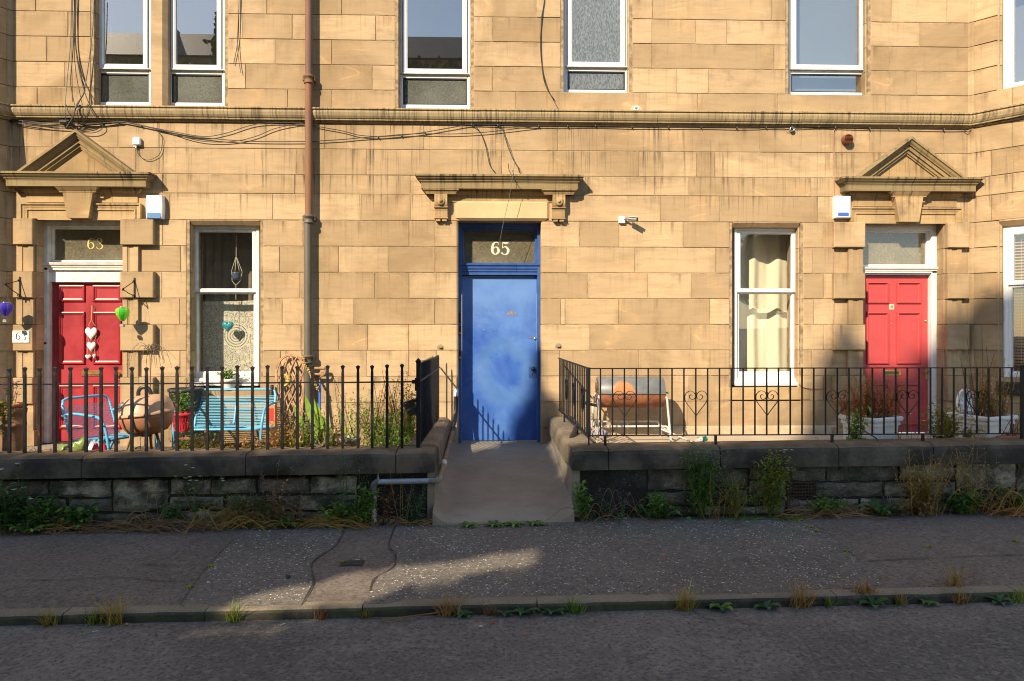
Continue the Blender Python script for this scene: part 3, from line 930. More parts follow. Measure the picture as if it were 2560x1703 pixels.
for T, sl in ((TE, 1.3), (TW, .95)):
    mb = MB()
    for (s0, s1, z0, z1) in ((0.02, sl, -.3, .70), (0.02, sl, 2.76, 4.3), (.02, .28, .7, 2.76), (.02, .28, 4.3, 6.2), (1.04 if T is TE else .28, sl, .70, 2.76), (1.04 if T is TE else .28, sl, 4.3, 6.2), (.02, sl, 6.2, 13.5)):
        q = [T(s0, .02, z0), T(s1, .02, z0), T(s1, .3, z0), T(s0, .3, z0)]
        mb.prism(q, (0, 0, z1 - z0))
    q = T(sl, 0, 0)
    if T is TE: mb.box(q[0], 9.5, q[1], q[1] + .4, -.4, 13.5)
    else: mb.box(-9.5, q[0], q[1], q[1] + .4, -.4, 13.5)
    if T is TE: mb.box(6.0, 6.5, .03, .5, -.3, 13.5)
    else: mb.box(-6.2, -5.72, .03, .5, -.3, 13.5)
    mb.build('bay_core', M['stone'], bld)
pe = TE(1.3, 0, 0); pw = TW(.95, 0, 0)

# ---- string course round bays and wall
PATH = [(-9.4, pw[1]), (pw[0], pw[1]), (-5.785, -.035), (-5.74, 0), (6.02, 0), (6.065, -.035), (pe[0], pe[1]), (9.4, pe[1])]
segsx = [-5.74, PX(1) + 9e9]
SPROF = [(0, 4.128), (.100, 4.104), (.102, 4.088), (.086, 4.082), (.084, 4.074), (.098, 4.060), (.098, 4.045), (.088, 4.010), (.072, 3.985), (.060, 3.975), (.058, 3.962), (.034, 3.958), (.030, 3.944), (.012, 3.936), (0, 3.932)]
wall_cuts = [-5.74] + [PX(u) for u in (575, 964, 1201, 1275, 1640, 1998)] + [6.02]
mb = MB(); mb.path_mould(PATH[:4], SPROF); mb.build('string_course', M['string'], bld)
mb = MB(); mb.path_mould(PATH[4:], SPROF); mb.build('string_course', M['string'], bld)
for i in range(len(wall_cuts) - 1):
    a, b = wall_cuts[i], wall_cuts[i+1]
    dz = RN.uniform(-.003, .003); dp = RN.uniform(-.003, .003)
    mb = MB(); mb.path_mould([(a + (.0 if i == 0 else .002), 0), (b - .002, 0)], [(p + (dp if p > .02 else 0), z + dz) for p, z in SPROF])
    mb.build('string_course', M['string'], bld)

# ---- door surrounds with pediments (west and east doors)
def profile_rect(mb, xc, hw, zb, zt, prof, y0=0):
    vs = []
    for off, p in prof:
        vs += [(xc-hw+off, y0-p, zb), (xc-hw+off, y0-p, zt-off), (xc+hw-off, y0-p, zt-off), (xc+hw-off, y0-p, zb)]
    fs = []
    for i in range(len(prof)-1):
        for k in range(3): fs.append((i*4+k, i*4+k+1, i*4+k+5, i*4+k+4))
    mb.add(vs, fs)
HOOD = [(0, 3.312), (.205, 3.286), (.207, 3.262), (.195, 3.258), (.185, 3.240), (.170, 3.226), (.160, 3.222), (.158, 3.208), (.148, 3.204), (.146, 3.194), (.140, 3.192), (.140, 3.122), (.055, 3.120)]
BED = [(.060, 3.119), (.060, 3.105), (.052, 3.085), (.036, 3.068), (.026, 3.062), (.024, 3.046), (0.012, 3.044), (.010, 2.95)]
def pediment_door(xc, half, nm):
    sur = []
    mb = MB(); mb.cornice(xc - half + .205, xc + half - .205, -.002, HOOD); mb.build('cornice', M['trim_dark'], bld)
    mb = MB(); mb.cornice(xc - half + .235, xc + half - .235, -.002, BED); mb.build('bed_mould', M['trim'], bld)
    mb = MB(); hw = half - .20; ht = .505; zb = 3.292
    sl = math.atan(ht / hw)
    prof = [(0, 0), (0, .165), (.028, .168), (.034, .150), (.055, .138), (.070, .118), (.078, .116), (.082, .095), (.118, .092), (.122, .070), (.128, .068), (.150, .066), (.153, .050), (.168, .048), (.172, .030)]
    vs = []
    for off, p in prof:
        w2 = hw - off / math.sin(sl); h2 = ht - off / math.cos(sl)
        vs += [(xc - w2, -p, zb), (xc, -p, zb + h2), (xc + w2, -p, zb)]
    fs = []
    for i in range(len(prof)-1):
        for k in range(2): fs.append((i*3+k, i*3+k+1, i*3+k+4, i*3+k+3))
    mb.add(vs, fs); mb.build('raking_cornice', M['trim_dark'], bld)
    off, p = prof[-1]; w2 = hw - off / math.sin(sl); h2 = ht - off / math.cos(sl)
    mb = MB(); mb.prism([(xc - w2 - .01, -p + .002, zb - .01), (xc + w2 + .01, -p + .002, zb - .01), (xc, -p + .002, zb + h2 + .01)], (0, .03, 0)); mb.build('tympanum', M['trim'], bld)
    # frieze, architrave, keystone
    mb = MB(); profile_rect(mb, xc, .715, 2.752, 2.935, [(0, .008), (0, .062), (.018, .060), (.022, .046), (.045, .040), (.060, .032), (.064, .046), (.082, .044), (.085, .030), (.20, .026)])
    mb.box(xc - .52, xc + .52, -.024, .10, 2.752, 2.83)
    mb.build('architrave', M['trim'], bld)
    mb = MB()
    mb.prism([(xc-.125, -.11, 2.748), (xc+.125, -.11, 2.748), (xc+.178, -.11, 3.06), (xc-.178, -.11, 3.06)], (0, .11, 0))
    mb.cornice(xc - .178, xc + .178, -.08, [(.0, 3.052), (.034, 3.055), (.036, 3.068), (.045, 3.078), (.075, 3.118), (.078, 3.1195)])
    mb.f[-15:] = [f[::-1] for f in mb.f[-15:]]
    mb.build('keystone', M['trim'], bld)
XC63 = (OP['d63'][0] + OP['d63'][1]) / 2; XCR = (OP['dr'][0] + OP['dr'][1]) / 2
pediment_door(XC63 + .035, .885, 'd63'); pediment_door(XCR + .01, .885, 'dr')
# rusticated pilasters: proud blocks in every other course, fluted shaft pieces between
def pilaster(xi, xo, side):
    """xi = edge at the door, xo = outer edge"""
    a, b = min(xi, xo), max(xi, xo)
    for k in range(-4, 4):
        z0 = Z4 + k * H; z1 = z0 + H
        if k == -4: z0 = .0
        if k % 2 == 1:
            mb = MB(); stone_mesh(mb, a, b, z0 + .003, z1 - .003, -.075, .16, b=.007); mb.build('rusticated_block', M['stone'], bld)
        else:
            w_ = .185; s = 1 if xo > xi else -1
            x0 = xi + s * .012
            pr = [(0, .0), (0, -.038), (.055, -.042), (.058, -.034), (.070, -.034), (.074, -.026), (.125, -.030), (.130, -.040), (w_, -.040), (w_, .06)]
            vs = [(x0 + s * t, y, z) for z in (z0 + .002, z1 - .002) for t, y in pr]; n = len(pr)
            fs = [(i, i+1, n+i+1, n+i) for i in range(n-1)]
            if s < 0: fs = [f[::-1] for f in fs]
            mb = MB(); mb.add(vs, fs); mb.build('shaft_piece', M['stone'], bld)
    mb = MB(); mb.box(a - .01, b + .01, -.06, .05, -.15, .195); mb.build('pilaster_base', M['stone'], bld)
pilaster(OP['d63'][1] + .007, PX(383, -.075), 1); pilaster(OP['d63'][0] - .007, -5.70, -1)
pilaster(OP['dr'][0] - .007, PX(2086, -.075), -1); pilaster(OP['dr'][1] + .007, 5.995, 1)

# ---- hood on scrolled consoles over the blue door
hx0, hx1 = PX(1038, -.205) + .205, PX(1460, -.205) - .205
mb = MB(); mb.cornice(hx0, hx1, -.002, HOOD)
# a chip out of the leading edge
mb.build('door_hood', M['trim_dark'], bld)
mb = MB(); mb.cornice(hx0 + .09, hx1 - .09, -.002, [(.055, 3.119), (.055, 3.100), (.046, 3.085), (.03, 3.066), (.018, 3.060), (.015, 3.04), (.012, 2.98), (0, 2.975)]); mb.build('bed_mould', M['trim'], bld)
def console(xa, xb):
    mb = MB(); w_ = xb - xa
    mb.cornice(xa, xb, -.001, [(.10, 3.06), (.105, 3.07), (.115, 3.09), (.138, 3.108), (.138, 3.119)])
    mb.f = [f[::-1] for f in mb.f]
    prof = [(.115, 3.06), (.118, 2.96), (.112, 2.93), (.098, 2.905), (.080, 2.885), (.072, 2.86), (.070, 2.80), (.066, 2.772), (.050, 2.762)]
    vs = []
    for p, z in prof: vs += [(xa, 0, z), (xa, -p, z), (xb, -p, z), (xb, 0, z)]
    mb.add(vs, [(i*4+k, i*4+k+4, i*4+k+5, i*4+k+1) for i in range(len(prof)-1) for k in range(3)])
    m = Matrix.Rotation(rad(90), 4, 'X')
    mb.lathe([(.052, 0), (.052, .012), (.046, .018), (.001, .018)], ((xa+xb)/2, -.112, 2.975), 16, m)
    mb.lathe([(.020, .018), (.020, .028), (.001, .030)], ((xa+xb)/2, -.112, 2.975), 12, m)
    for z in (2.905, 2.775): mb.box(xa - .006, xb + .006, -.1 if z > 2.8 else -.075, 0, z - .006, z + .006)
    for i in (0, 1): mb.box(xa + .012 + i * (w_/2), xa + w_/2 - .010 + i * (w_/2) , -.062, 0, 2.738, 2.768)
    mb.build('console', M['trim'], bld)
console(PX(1086, -.11), PX(1118, -.11)); console(PX(1382, -.11), PX(1413, -.11))
mb = MB(); px0, px1 = PX(1138, -.03), PX(1374, -.03)
mb.box(px0, px1, -.032, .3, 2.752, 3.0, .03); mb.build('lintel', simple('clean_lintel', (.56, .40, .22), .9, .14, 3, .1), bld)

# ------------------------------------------------------------------ windows
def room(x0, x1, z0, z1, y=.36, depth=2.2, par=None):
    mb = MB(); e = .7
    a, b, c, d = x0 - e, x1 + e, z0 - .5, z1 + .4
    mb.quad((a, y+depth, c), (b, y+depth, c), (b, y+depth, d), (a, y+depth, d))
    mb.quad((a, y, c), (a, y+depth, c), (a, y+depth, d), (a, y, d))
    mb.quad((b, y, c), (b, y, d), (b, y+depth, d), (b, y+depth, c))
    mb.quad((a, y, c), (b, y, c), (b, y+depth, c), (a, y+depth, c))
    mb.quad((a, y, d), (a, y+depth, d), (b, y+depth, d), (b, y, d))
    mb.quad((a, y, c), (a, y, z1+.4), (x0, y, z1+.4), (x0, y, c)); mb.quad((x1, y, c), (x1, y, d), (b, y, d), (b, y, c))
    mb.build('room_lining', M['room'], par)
def frame_rect(mb, x0, x1, z0, z1, y, w, d, T=None, wb=None, wt=None, wr=None):
    """four mitred bars with a chamfered face, clear opening inside"""
    wb = w if wb is None else wb; wt = w if wt is None else wt; wr = w if wr is None else wr
    def ring(i, yy):
        return [(x0 + w*i, yy, z0 + wb*i), (x1 - wr*i, yy, z0 + wb*i), (x1 - wr*i, yy, z1 - wt*i), (x0 + w*i, yy, z1 - wt*i)]
    rings = [ring(0, y + d), ring(0, y + .004), ring(.06, y), ring(.72, y), ring(.92, y + .010), ring(1, y + .014), ring(1, y + d)]
    vs = [p for r in rings for p in r]
    if T: vs = [T(*p) for p in vs]
    fs = []
    for r in range(len(rings)-1):
        for i in range(4):
            j = (i + 1) % 4
            fs.append((r*4+i, r*4+4+i, r*4+4+j, r*4+j))
    mb.add(vs, [f[::-1] for f in fs])
def pane(x0, x1, z0, z1, y, mat, par, T=None):
    mb = MB(); vs = [(x0, y, z0), (x1, y, z0), (x1, y, z1), (x0, y, z1)]
    vs2 = [(x0, y+.006, z0), (x1, y+.006, z0), (x1, y+.006, z1), (x0, y+.006, z1)]
    mb.add([T(*p) for p in vs] if T else vs, [(0, 1, 2, 3)])
    return mb.build('pane', mat, par)
def upper_window(x0, x1, z0, zs, z1, lower_mat, upper_mat, y=.13, left=.035):
    """fixed light below, tilting sash above"""
    mb = MB()
    z0 += .022
    frame_rect(mb, x0, x1, z0, z1, y, left, .07, wb=.068)
    mb.box(x0 + left, x1 - left, y + .004, y + .07, zs - .075, zs - .035)          # transom
    mb.box(x0 + .004, x1 - .004, y + .01, y + .09, z0 - .05, z0 + .001)
    win = mb.build('window', M['white'], bld)
    mb = MB(); frame_rect(mb, x0 + left + .002, x1 - left - .002, zs - .022, z1 - left, y - .022, .058, .06); mb.build('sash', M['white'], win)
    mb = MB(); mb.box(x0 + .01, x1 - .01, y - .035, y + .01, zs - .034, zs - .022); mb.build('drip_bar', M['white_dirty'], win)
    mb = MB(); frame_rect(mb, x0 + left + .001, x1 - left - .001, z0 + .068, zs - .075, y + .012, .016, .03); mb.build('bead', M['seal'], win)
    pane(x0 + left + .012, x1 - left - .012, z0 + .076, zs - .085, y + .03, lower_mat, win)
    pane(x0 + left + .058, x1 - left - .058, zs + .03, z1 - .09, y + .008, upper_mat, win)
    return win
yW = .13
def XW(u): return PX(u, yW)
zs = PZ(300, 168, yW)
wa = upper_window(XW(241), XW(378), OP['w1'][2], zs, 6.03, M['pane_dirty'], M['pane'])
wb_ = upper_window(XW(421), XW(562), OP['w1'][2], zs, 6.03, M['pane_dirty'], M['pane'])
room(OP['w1'][0], OP['w1'][1], OP['w1'][2], 6.05, par=wa)
mx0, mx1 = PX(378), PX(416)
mb = MB(); 
stone_mesh(mb, mx0 + .0, mx1 + .0, OP['w1'][2] - .02, 6.06, -.002, .26, .0, .05, b=.004); mb.build('mullion', M['stone'], bld)
w2 = upper_window(XW(1000), XW(1175), OP['w2'][2], PZ(1080, 180, yW), 6.03, M['pane_dirty'], M['pane']); room(*OP['w2'][:2], OP['w2'][2], 6.05, par=w2)
w3 = upper_window(XW(1412), XW(1570), OP['w3'][2], PZ(1490, 163, yW), 6.03, M['pane_obscure'], M['pane_obscure'])
w4 = upper_window(XW(1972), XW(2168), OP['w4'][2], PZ(2070, 170, yW), 6.03, M['pane'], M['pane']); room(*OP['w4'][:2], OP['w4'][2], 6.05, par=w4)
mb = MB(); mb.box(XW(1976), XW(2164), .30, .303, OP['w4'][2] + .02, 6.0); mb.build('blind', M['blind_grey'], w4)
# windowsill lead/mastic at W1, W2: frame foot
def sash_window(nm, u0, u1, y, zb, zt, zm, style):
    x0, x1 = PX(u0, y), PX(u1, y)
    mb = MB(); frame_rect(mb, x0, x1, zb, zt, y, .045, .09, wb=.05)
    win = mb.build('window', M['white'] if style == 2 else M['white_paint'], bld)
    mb = MB(); frame_rect(mb, x0 + .046, x1 - .046, zm, zt - .046, y + .012, .048, .05, wt=.04); mb.build('upper_sash', M['white'] if style == 2 else M['white_paint'], win)
    mb = MB(); frame_rect(mb, x0 + .046, x1 - .046, zb + .051, zm + .0, y + .045, .040, .05, wb=.075, wt=.02); mb.build('lower_sash', M['white'] if style == 2 else M['white_paint'], win)
    pane(x0 + .09, x1 - .09, zm + .045, zt - .09, y + .035, M['pane_clear'], win)
    pane(x0 + .084, x1 - .084, zb + .12, zm - .018, y + .068, M['pane_clear'], win)
    mb = MB(); mb.box(x0 - .005, x1 + .005, y - .06, y + .06, zb - .045, zb + .001, .006); mb.build('window_sill', M['white'] if style == 2 else M['white_paint'], win)
    room(OP[nm][0], OP[nm][1], OP[nm][2], OP[nm][3], .36, 2.2, win)
    return win, x0, x1
yG = .12
zb1 = PZ(560, 955, yG); 
win1, ax0, ax1 = sash_window('g1', 474, 648, yG, zb1, PZ(560, 563, yG), PZ(560, 731, yG), 1)
zb2 = PZ(1916, 955, yG)
win2, bx0, bx1 = sash_window('g2', 1835, 1999, yG, zb2, PZ(1916, 568, yG), PZ(1916, 731, yG), 2)
# bay window of the east bay with a slatted blind
def bay_win(z0, zm, z1):
    mb = MB(); frame_rect(mb, BAYW[0] + .0, BAYW[1], z0, z1, .09, .06, .08, T=TE)
    win = mb.build('window', M['white'], bld)
    if zm:
        mb = MB(); frame_rect(mb, BAYW[0] + .061, BAYW[1] - .061, zm, z1 - .06, .07, .055, .06, T=TE); mb.build('upper_sash', M['white'], win)
        mb = MB(); frame_rect(mb, BAYW[0] + .061, BAYW[1] - .061, z0 + .06, zm - .003, .095, .035, .06, T=TE, wb=.06); mb.build('lower_sash', M['white'], win)
        pane(BAYW[0] + .11, BAYW[1] - .11, zm + .05, z1 - .11, .10, M['pane_clear'], win, TE)
        pane(BAYW[0] + .09, BAYW[1] - .09, z0 + .11, zm - .03, .125, M['pane_clear'], win, TE)
    else:
        mb = MB(); frame_rect(mb, BAYW[0] + .061, BAYW[1] - .061, z0 + .06, z1 - .06, .075, .055, .06, T=TE); mb.build('sash', M['white'], win)
        pane(BAYW[0] + .11, BAYW[1] - .11, z0 + .11, z1 - .11, .105, M['pane'], win, TE)
    mb = MB(); c = [TE(BAYW[0] - .3, .7, z0 - .1), TE(BAYW[1] + .1, .7, z0 - .1)]
    mb.quad(c[0], c[1], (c[1][0], c[1][1], z1 + .1), (c[0][0], c[0][1], z1 + .1)); mb.build('room_lining', M['room'], win)
    return win
zbb = PZ(2530, 955, -.4); zbt = PZ(2530, 562, -.4); zbm = PZ(2530, 712, -.4)
bw = bay_win(zbb, zbm, zbt)
M['slat'] = simple('timber_slat', (.50, .27, .115), .5, .25, 8)
z = zbb + .12
while z < zbt - .12:
    mb = MB()
    vs = [TE(BAYW[0] + .08, .17, z), TE(BAYW[1] - .08, .17, z), TE(BAYW[1] - .08, .20, z + .016), TE(BAYW[0] + .08, .20, z + .016),
          TE(BAYW[0] + .08, .17, z - .003), TE(BAYW[1] - .08, .17, z - .003), TE(BAYW[1] - .08, .20, z + .013), TE(BAYW[0] + .08, .20, z + .013)]
    mb.add(vs, [(0, 1, 2, 3), (4, 7, 6, 5), (0, 4, 5, 1), (2, 6, 7, 3)]); mb.build('blind_slat', M['slat'], bw)
    z += .0365
mb = MB()
for s in (.47, .85): mb.tube([TE(s, .165, zbb + .08), TE(s, .165, zbt - .1)], .0015, 4)
mb.build('blind_cord', M['rope'], bw)
bay_win(4.30, None, 6.1)
mb = MB(); stone_mesh(mb, BAYW[0] - .02, BAYW[1] + .02, zbt + .0, 2.752, .002, .2, cb=.06, T=TE); mb.build('lintel', M['stone'], bld)
mb = MB(); stone_mesh(mb, BAYW[0] - .04, 1.3, zbb - .16, zbb - .004, -.04, .2, T=TE, b=.008); mb.build('sill', dark_wall('dark_sill', (.12, .10, .075), (.05, .045, .035)), bld)

# ------------------------------------------------------------------ doors
def door_panel(par, x0, x1, z0, z1, y, mat, w=.046):
    mb = MB()
    def ring(i, yy): return [(x0+i, yy, z0+i), (x1-i, yy, z0+i), (x1-i, yy, z1-i), (x0+i, yy, z1-i)]
    rings = [ring(0, y + .001), ring(.004, y - .020), ring(.018, y - .024), ring(.026, y - .010), ring(w - .004, y - .004), ring(w, y + .016), ring(w + .016, y + .016), ring(w + .045, y + .004)]
    vs = [p for r in rings for p in r]; fs = [(r*4+i, r*4+(i+1) % 4, r*4+4+(i+1) % 4, r*4+4+i) for r in range(len(rings)-1) for i in range(4)]
    n = len(rings)*4; fs.append((n-4, n-3, n-2, n-1))
    mb.add(vs, fs); return mb.build('panel', mat, par)
def ribbon(mb, pts, ws, y, th=.002, T=None):
    """flat stroke of varying width in the XZ plane at depth y"""
    vs = []; n = len(pts)
    for i, (x, z) in enumerate(pts):
        a = pts[max(0, i-1)]; b = pts[min(n-1, i+1)]
        t = Vector((b[0]-a[0], b[1]-a[1])); t.normalize(); s = Vector((-t.y, t.x)) * ws[i] * .5
        vs += [(x + s.x, y, z + s.y), (x - s.x, y, z - s.y), (x + s.x, y + th, z + s.y), (x - s.x, y + th, z - s.y)]
    fs = []
    for i in range(n-1):
        a = i*4; b = a+4
        fs += [(a, a+1, b+1, b), (a, b, b+2, a+2), (a+1, a+3, b+3, b+1)]
    mb.add([T(*p) for p in vs] if T else vs, fs)
def curve2(ctrl, k=8):
    p = smooth_path([(a, b, c) for a, b, c in ctrl], k)
    return [(q.x, q.y) for q in p], [max(.02, q.z) for q in p]
DIG = {   # strokes in a box 0..1 wide, 0..1.45 high: (x, z, width)
 '6': [[(.86, 1.30, .10), (.74, 1.42, .09), (.52, 1.44, .10), (.26, 1.22, .22), (.14, .75, .28), (.18, .30, .25), (.48, .03, .11), (.80, .25, .24), (.86, .50, .26), (.74, .80, .18), (.50, .88, .09), (.28, .70, .10)], [(.78, 1.26, .02), (.84, 1.26, .16), (.90, 1.27, .02)]],
 '5': [[(.92, 1.44, .03), (.74, 1.36, .16), (.40, 1.37, .16), (.22, 1.42, .05), (.22, 1.10, .06), (.20, .80, .06), (.24, .78, .06), (.50, .93, .10), (.80, .72, .22), (.88, .45, .27), (.74, .12, .20), (.46, .03, .09), (.20, .12, .12), (.12, .28, .16)]],
 '3': [[(.16, 1.18, .16), (.26, 1.38, .10), (.50, 1.44, .09), (.76, 1.26, .20), (.74, .98, .18), (.48, .80, .07), (.70, .70, .10), (.88, .42, .25), (.74, .12, .18), (.46, .02, .09), (.20, .12, .10), (.12, .32, .16)]]}
def numerals(txt, x, z, h, y, mat, par, name='numerals', gap=1.15, wk=1.0):
    mb = MB(); s = h / 1.45
    for i, ch in enumerate(txt):
        for st in DIG[ch]:
            pts, ws = curve2(st)
            ribbon(mb, [(x + (px + i * gap) * s, z + pz * s) for px, pz in pts], [q * s * wk for q in ws], y)
    return mb.build(name, mat, par)

# west door, number 63
def door_set(nm, leaf_mat, frame_mat, zleaf0, zleaf1, ztr0, ztr1, zf0, zf1, yf=.15, yl=.235, jamb=.06):
    x0, x1, _, _ = OP[nm]; x0 -= .015; x1 += .015
    mb = MB()
    for a, b in ((x0 - .02, x0 + jamb), (x1 - jamb, x1 + .02)): mb.box(a, b, yf, yf + .12, zleaf0 - .02, 2.755, .006)
    mb.box(x0, x1, yf + .002, yf + .12, zf1 + .0, 2.755)
    fr = mb.build('door_frame', frame_mat, bld)
    mb = MB(); mb.box(x0 + jamb - .004, x1 - jamb + .004, yf + .03, yf + .12, zleaf1 + .002, ztr0); mb.build('head_board', frame_mat, fr)
    h = ztr1 - ztr0
    mb = MB(); mb.cornice(x0 + jamb - .01, x1 - jamb + .01, yf + .05, [(.03, ztr0), (.05, ztr0 + h*.08), (.05, ztr0 + h*.3), (.062, ztr0 + h*.36), (.066, ztr0 + h*.55), (.08, ztr0 + h*.64), (.088, ztr0 + h*.86), (.088, ztr0 + h*.93), (.0, ztr1)])
    mb.f = [f[::-1] for f in mb.f]
    mb.build('transom', frame_mat, fr)
    mb = MB(); frame_rect(mb, x0 + jamb, x1 - jamb, zf0 - .02, zf1 + .002, yf + .06, .028, .05); mb.build('fanlight_frame', frame_mat, fr)
    pane(x0 + jamb + .02, x1 - jamb - .02, zf0, zf1 - .02, yf + .095, M['pane_fan'], fr)
    leaf = MB(); leaf.box(x0 + jamb + .003, x1 - jamb - .003, yl, yl + .012, zleaf0, zleaf1 - .003)
    lf = leaf.build('door', leaf_mat, bld)
    # dim hall behind the fanlight
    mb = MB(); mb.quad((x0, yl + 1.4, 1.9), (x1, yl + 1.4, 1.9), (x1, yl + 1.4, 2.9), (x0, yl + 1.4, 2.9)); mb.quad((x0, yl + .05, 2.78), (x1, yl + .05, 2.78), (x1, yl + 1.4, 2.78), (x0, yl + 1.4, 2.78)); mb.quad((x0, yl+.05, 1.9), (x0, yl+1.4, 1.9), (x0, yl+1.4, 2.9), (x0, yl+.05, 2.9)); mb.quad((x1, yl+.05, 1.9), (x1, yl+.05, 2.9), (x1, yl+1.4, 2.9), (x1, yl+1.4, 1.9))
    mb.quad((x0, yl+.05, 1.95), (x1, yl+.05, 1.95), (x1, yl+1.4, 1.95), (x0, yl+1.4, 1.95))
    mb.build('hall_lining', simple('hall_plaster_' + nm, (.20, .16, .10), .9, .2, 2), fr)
    return fr, lf, x0 + jamb, x1 - jamb
yl = .235
fr63, lf63, lx0, lx1 = door_set('d63', M['red_old'], M['white_paint'], PZ(218, 1104, .2), PZ(218, 706, .2), PZ(218, 677, .18), PZ(218, 656, .18), PZ(218, 652, .22), PZ(218, 568, .22))
def X4(x): return PX(x * .365, yl)
def Z4_(y): return PZ(218, 480 + y * .365, yl)
cols = [(lx0 + .085, lx0 + .405), (lx0 + .50, lx1 - .085)]
for z0, z1 in ((Z4_(752), Z4_(637)), (Z4_(1180), Z4_(820)), (Z4_(1620), Z4_(1320))):
    for a, b in cols: door_panel(lf63, a, b, z0, z1, yl, M['red_old'])
mb = MB(); zc = Z4_(1242); xm = (lx0 + lx1) / 2 - .01
mb.box(X4(557), X4(703), yl - .012, yl, Z4_(1262), Z4_(1222), .006); mb.build('letterbox', simple('tarnished_brass_plate', (.36, .16, .09), .4, .3, 20, metal=.4), lf63)
mb = MB(); mb.box(X4(580), X4(682), yl - .018, yl - .011, Z4_(1252), Z4_(1232), .003); mb.build('letterbox_flap', M['brass'], lf63)
mb = MB(); kx = lx1 - .105
mb.lathe([(.001, -.062), (.022, -.060), (.033, -.045), (.030, -.030), (.014, -.020), (.012, 0)], (kx - .01, yl, Z4_(1248)), 16, Matrix.Rotation(rad(-90), 4, 'X')); mb.build('door_knob', M['brass'], lf63)
mb = MB(); mb.box(kx - .045, kx + .05, yl - .006, yl, Z4_(1290), Z4_(1218), .004); mb.build('knob_plate', simple('red_painted_plate', (.40, .12, .07), .4, .3, 12), lf63)
mb = MB(); mb.box(lx0 - .045, lx0 - .015, .135, .15, Z4_(1040), Z4_(1028), .003); mb.build('latch', M['dark_metal'], fr63)
mb = MB(); mb.box(lx0 - .040, lx0 - .018, .14, .15, Z4_(980), Z4_(935), .004); mb.build('doorbell', M['white_plastic'], fr63)
mb = MB(); mb.box(lx0 - .05, lx1 + .05, .10, .30, -.3, PZ(218, 1106, .2)); mb.build('door_step', dark_wall('dark_step', (.06, .05, .04), (.03, .028, .025)), bld)
numerals('63', PX(595 * .365, .24), PZ(218, 480 + 392 * .365, .24), .135, .243, M['gold'], fr63, wk=.7)

# blue street door, number 65
x0, x1, _, _ = OP['d65']
mb = MB(); yf = .19
for a, b in ((x0 - .03, x0 + .035), (x1 - .035, x1 + .03)): mb.box(a, b, yf, yf + .14, -.06, 2.755, .006)
zf1 = PZ(1250, 571, .25); zf0 = PZ(1250, 658, .25); zt0 = PZ(1250, 681, .24); zl1 = PZ(1250, 689, .28)
mb.box(x0, x1, yf + .002, yf + .14, zf1, 2.755)
fr65 = mb.build('door_frame', M['blue_frame'], bld)
mb = MB(); mb.cornice(x0 + .04, x1 - .04, yf + .06, [(.03, zl1 + .004), (.03, zt0), (.045, zt0 + .01), (.045, zt0 + .03), (.058, zt0 + .045), (.06, zt0 + .07), (.078, zt0 + .085), (.08, zt0 + .105), (0, zt0 + .118)]); mb.f = [f[::-1] for f in mb.f]
mb.build('transom', M['blue_frame'], fr65)
mb = MB(); frame_rect(mb, x0 + .035, x1 - .035, zf0 - .025, zf1 + .003, yf + .05, .03, .06); mb.build('fanlight_frame', M['blue_frame'], fr65)
pane(x0 + .06, x1 - .06, zf0 - .01, zf1 - .02, yf + .09, M['pane_fan'], fr65)
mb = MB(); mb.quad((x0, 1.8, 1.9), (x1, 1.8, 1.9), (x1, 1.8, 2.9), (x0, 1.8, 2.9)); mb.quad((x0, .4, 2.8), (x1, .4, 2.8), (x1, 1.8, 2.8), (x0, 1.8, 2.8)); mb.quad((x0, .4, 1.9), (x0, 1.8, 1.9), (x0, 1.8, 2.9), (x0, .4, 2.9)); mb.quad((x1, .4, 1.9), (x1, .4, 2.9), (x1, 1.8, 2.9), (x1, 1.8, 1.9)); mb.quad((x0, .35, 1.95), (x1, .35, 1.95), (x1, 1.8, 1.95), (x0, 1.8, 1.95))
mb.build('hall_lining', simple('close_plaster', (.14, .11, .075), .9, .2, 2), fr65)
yB = .285
mb = MB(); mb.box(x0 + .038, x1 - .038, yB, yB + .045, .0, zl1 - .002); lf65 = mb.build('door', M['blue'], bld)
def X5(x, y=yB): return PX(850 + x * .365, y)
def Z5(v, y=yB): return PZ(1250, 480 + v * .365, y)
mb = MB(); mb.box(x0 + .04, x1 - .04, yB - .003, yB, .004, PZ(1250, 850 + 705 * .297, yB)); mb.build('kick_plate', M['blue'], lf65)
mb = MB(); mb.box(X5(1293), X5(1348), yB - .003, yB, Z5(1275), Z5(1197)); mb.build('lock_plate', M['blue_frame'], lf65)
mb = MB(); mb.lathe([(.001, -.055), (.020, -.052), (.028, -.04), (.024, -.028), (.011, -.02), (.011, 0)], (X5(1322), yB - .003, Z5(1212)), 14, Matrix.Rotation(rad(-90), 4, 'X')); mb.build('door_knob', M['dark_metal'], lf65)
mb = MB(); kx, kz = X5(1319), Z5(1245); mb.lathe([(.001, -.006), (.007, -.006), (.007, 0)], (kx, yB, kz), 10, Matrix.Rotation(rad(-90), 4, 'X')); mb.prism([(kx-.003, yB-.006, kz), (kx+.003, yB-.006, kz), (kx+.008, yB-.006, kz-.03), (kx-.008, yB-.006, kz-.03)], (0, .006, 0)); mb.build('keyhole', M['seal'], lf65)
mb = MB(); mb.lathe([(.001, -.012), (.015, -.012), (.018, -.006), (.018, 0)], (X5(1335), yB, Z5(1005)), 14, Matrix.Rotation(rad(-90), 4, 'X')); mb.build('lock', M['chrome'], lf65)
mb = MB(); mb.box(X5(1296), X5(1322), yB - .006, yB, Z5(1001), Z5(995)); mb.build('latch_pull', simple('orange_rust', (.45, .15, .03), .8, .4, 30), lf65)
mb = MB()
for i in range(6): mb.box(X5(1148 + i * 10), X5(1156 + i * 10), yB - .0015, yB, Z5(842 - (i % 3)), Z5(816 + (i * 7) % 12))
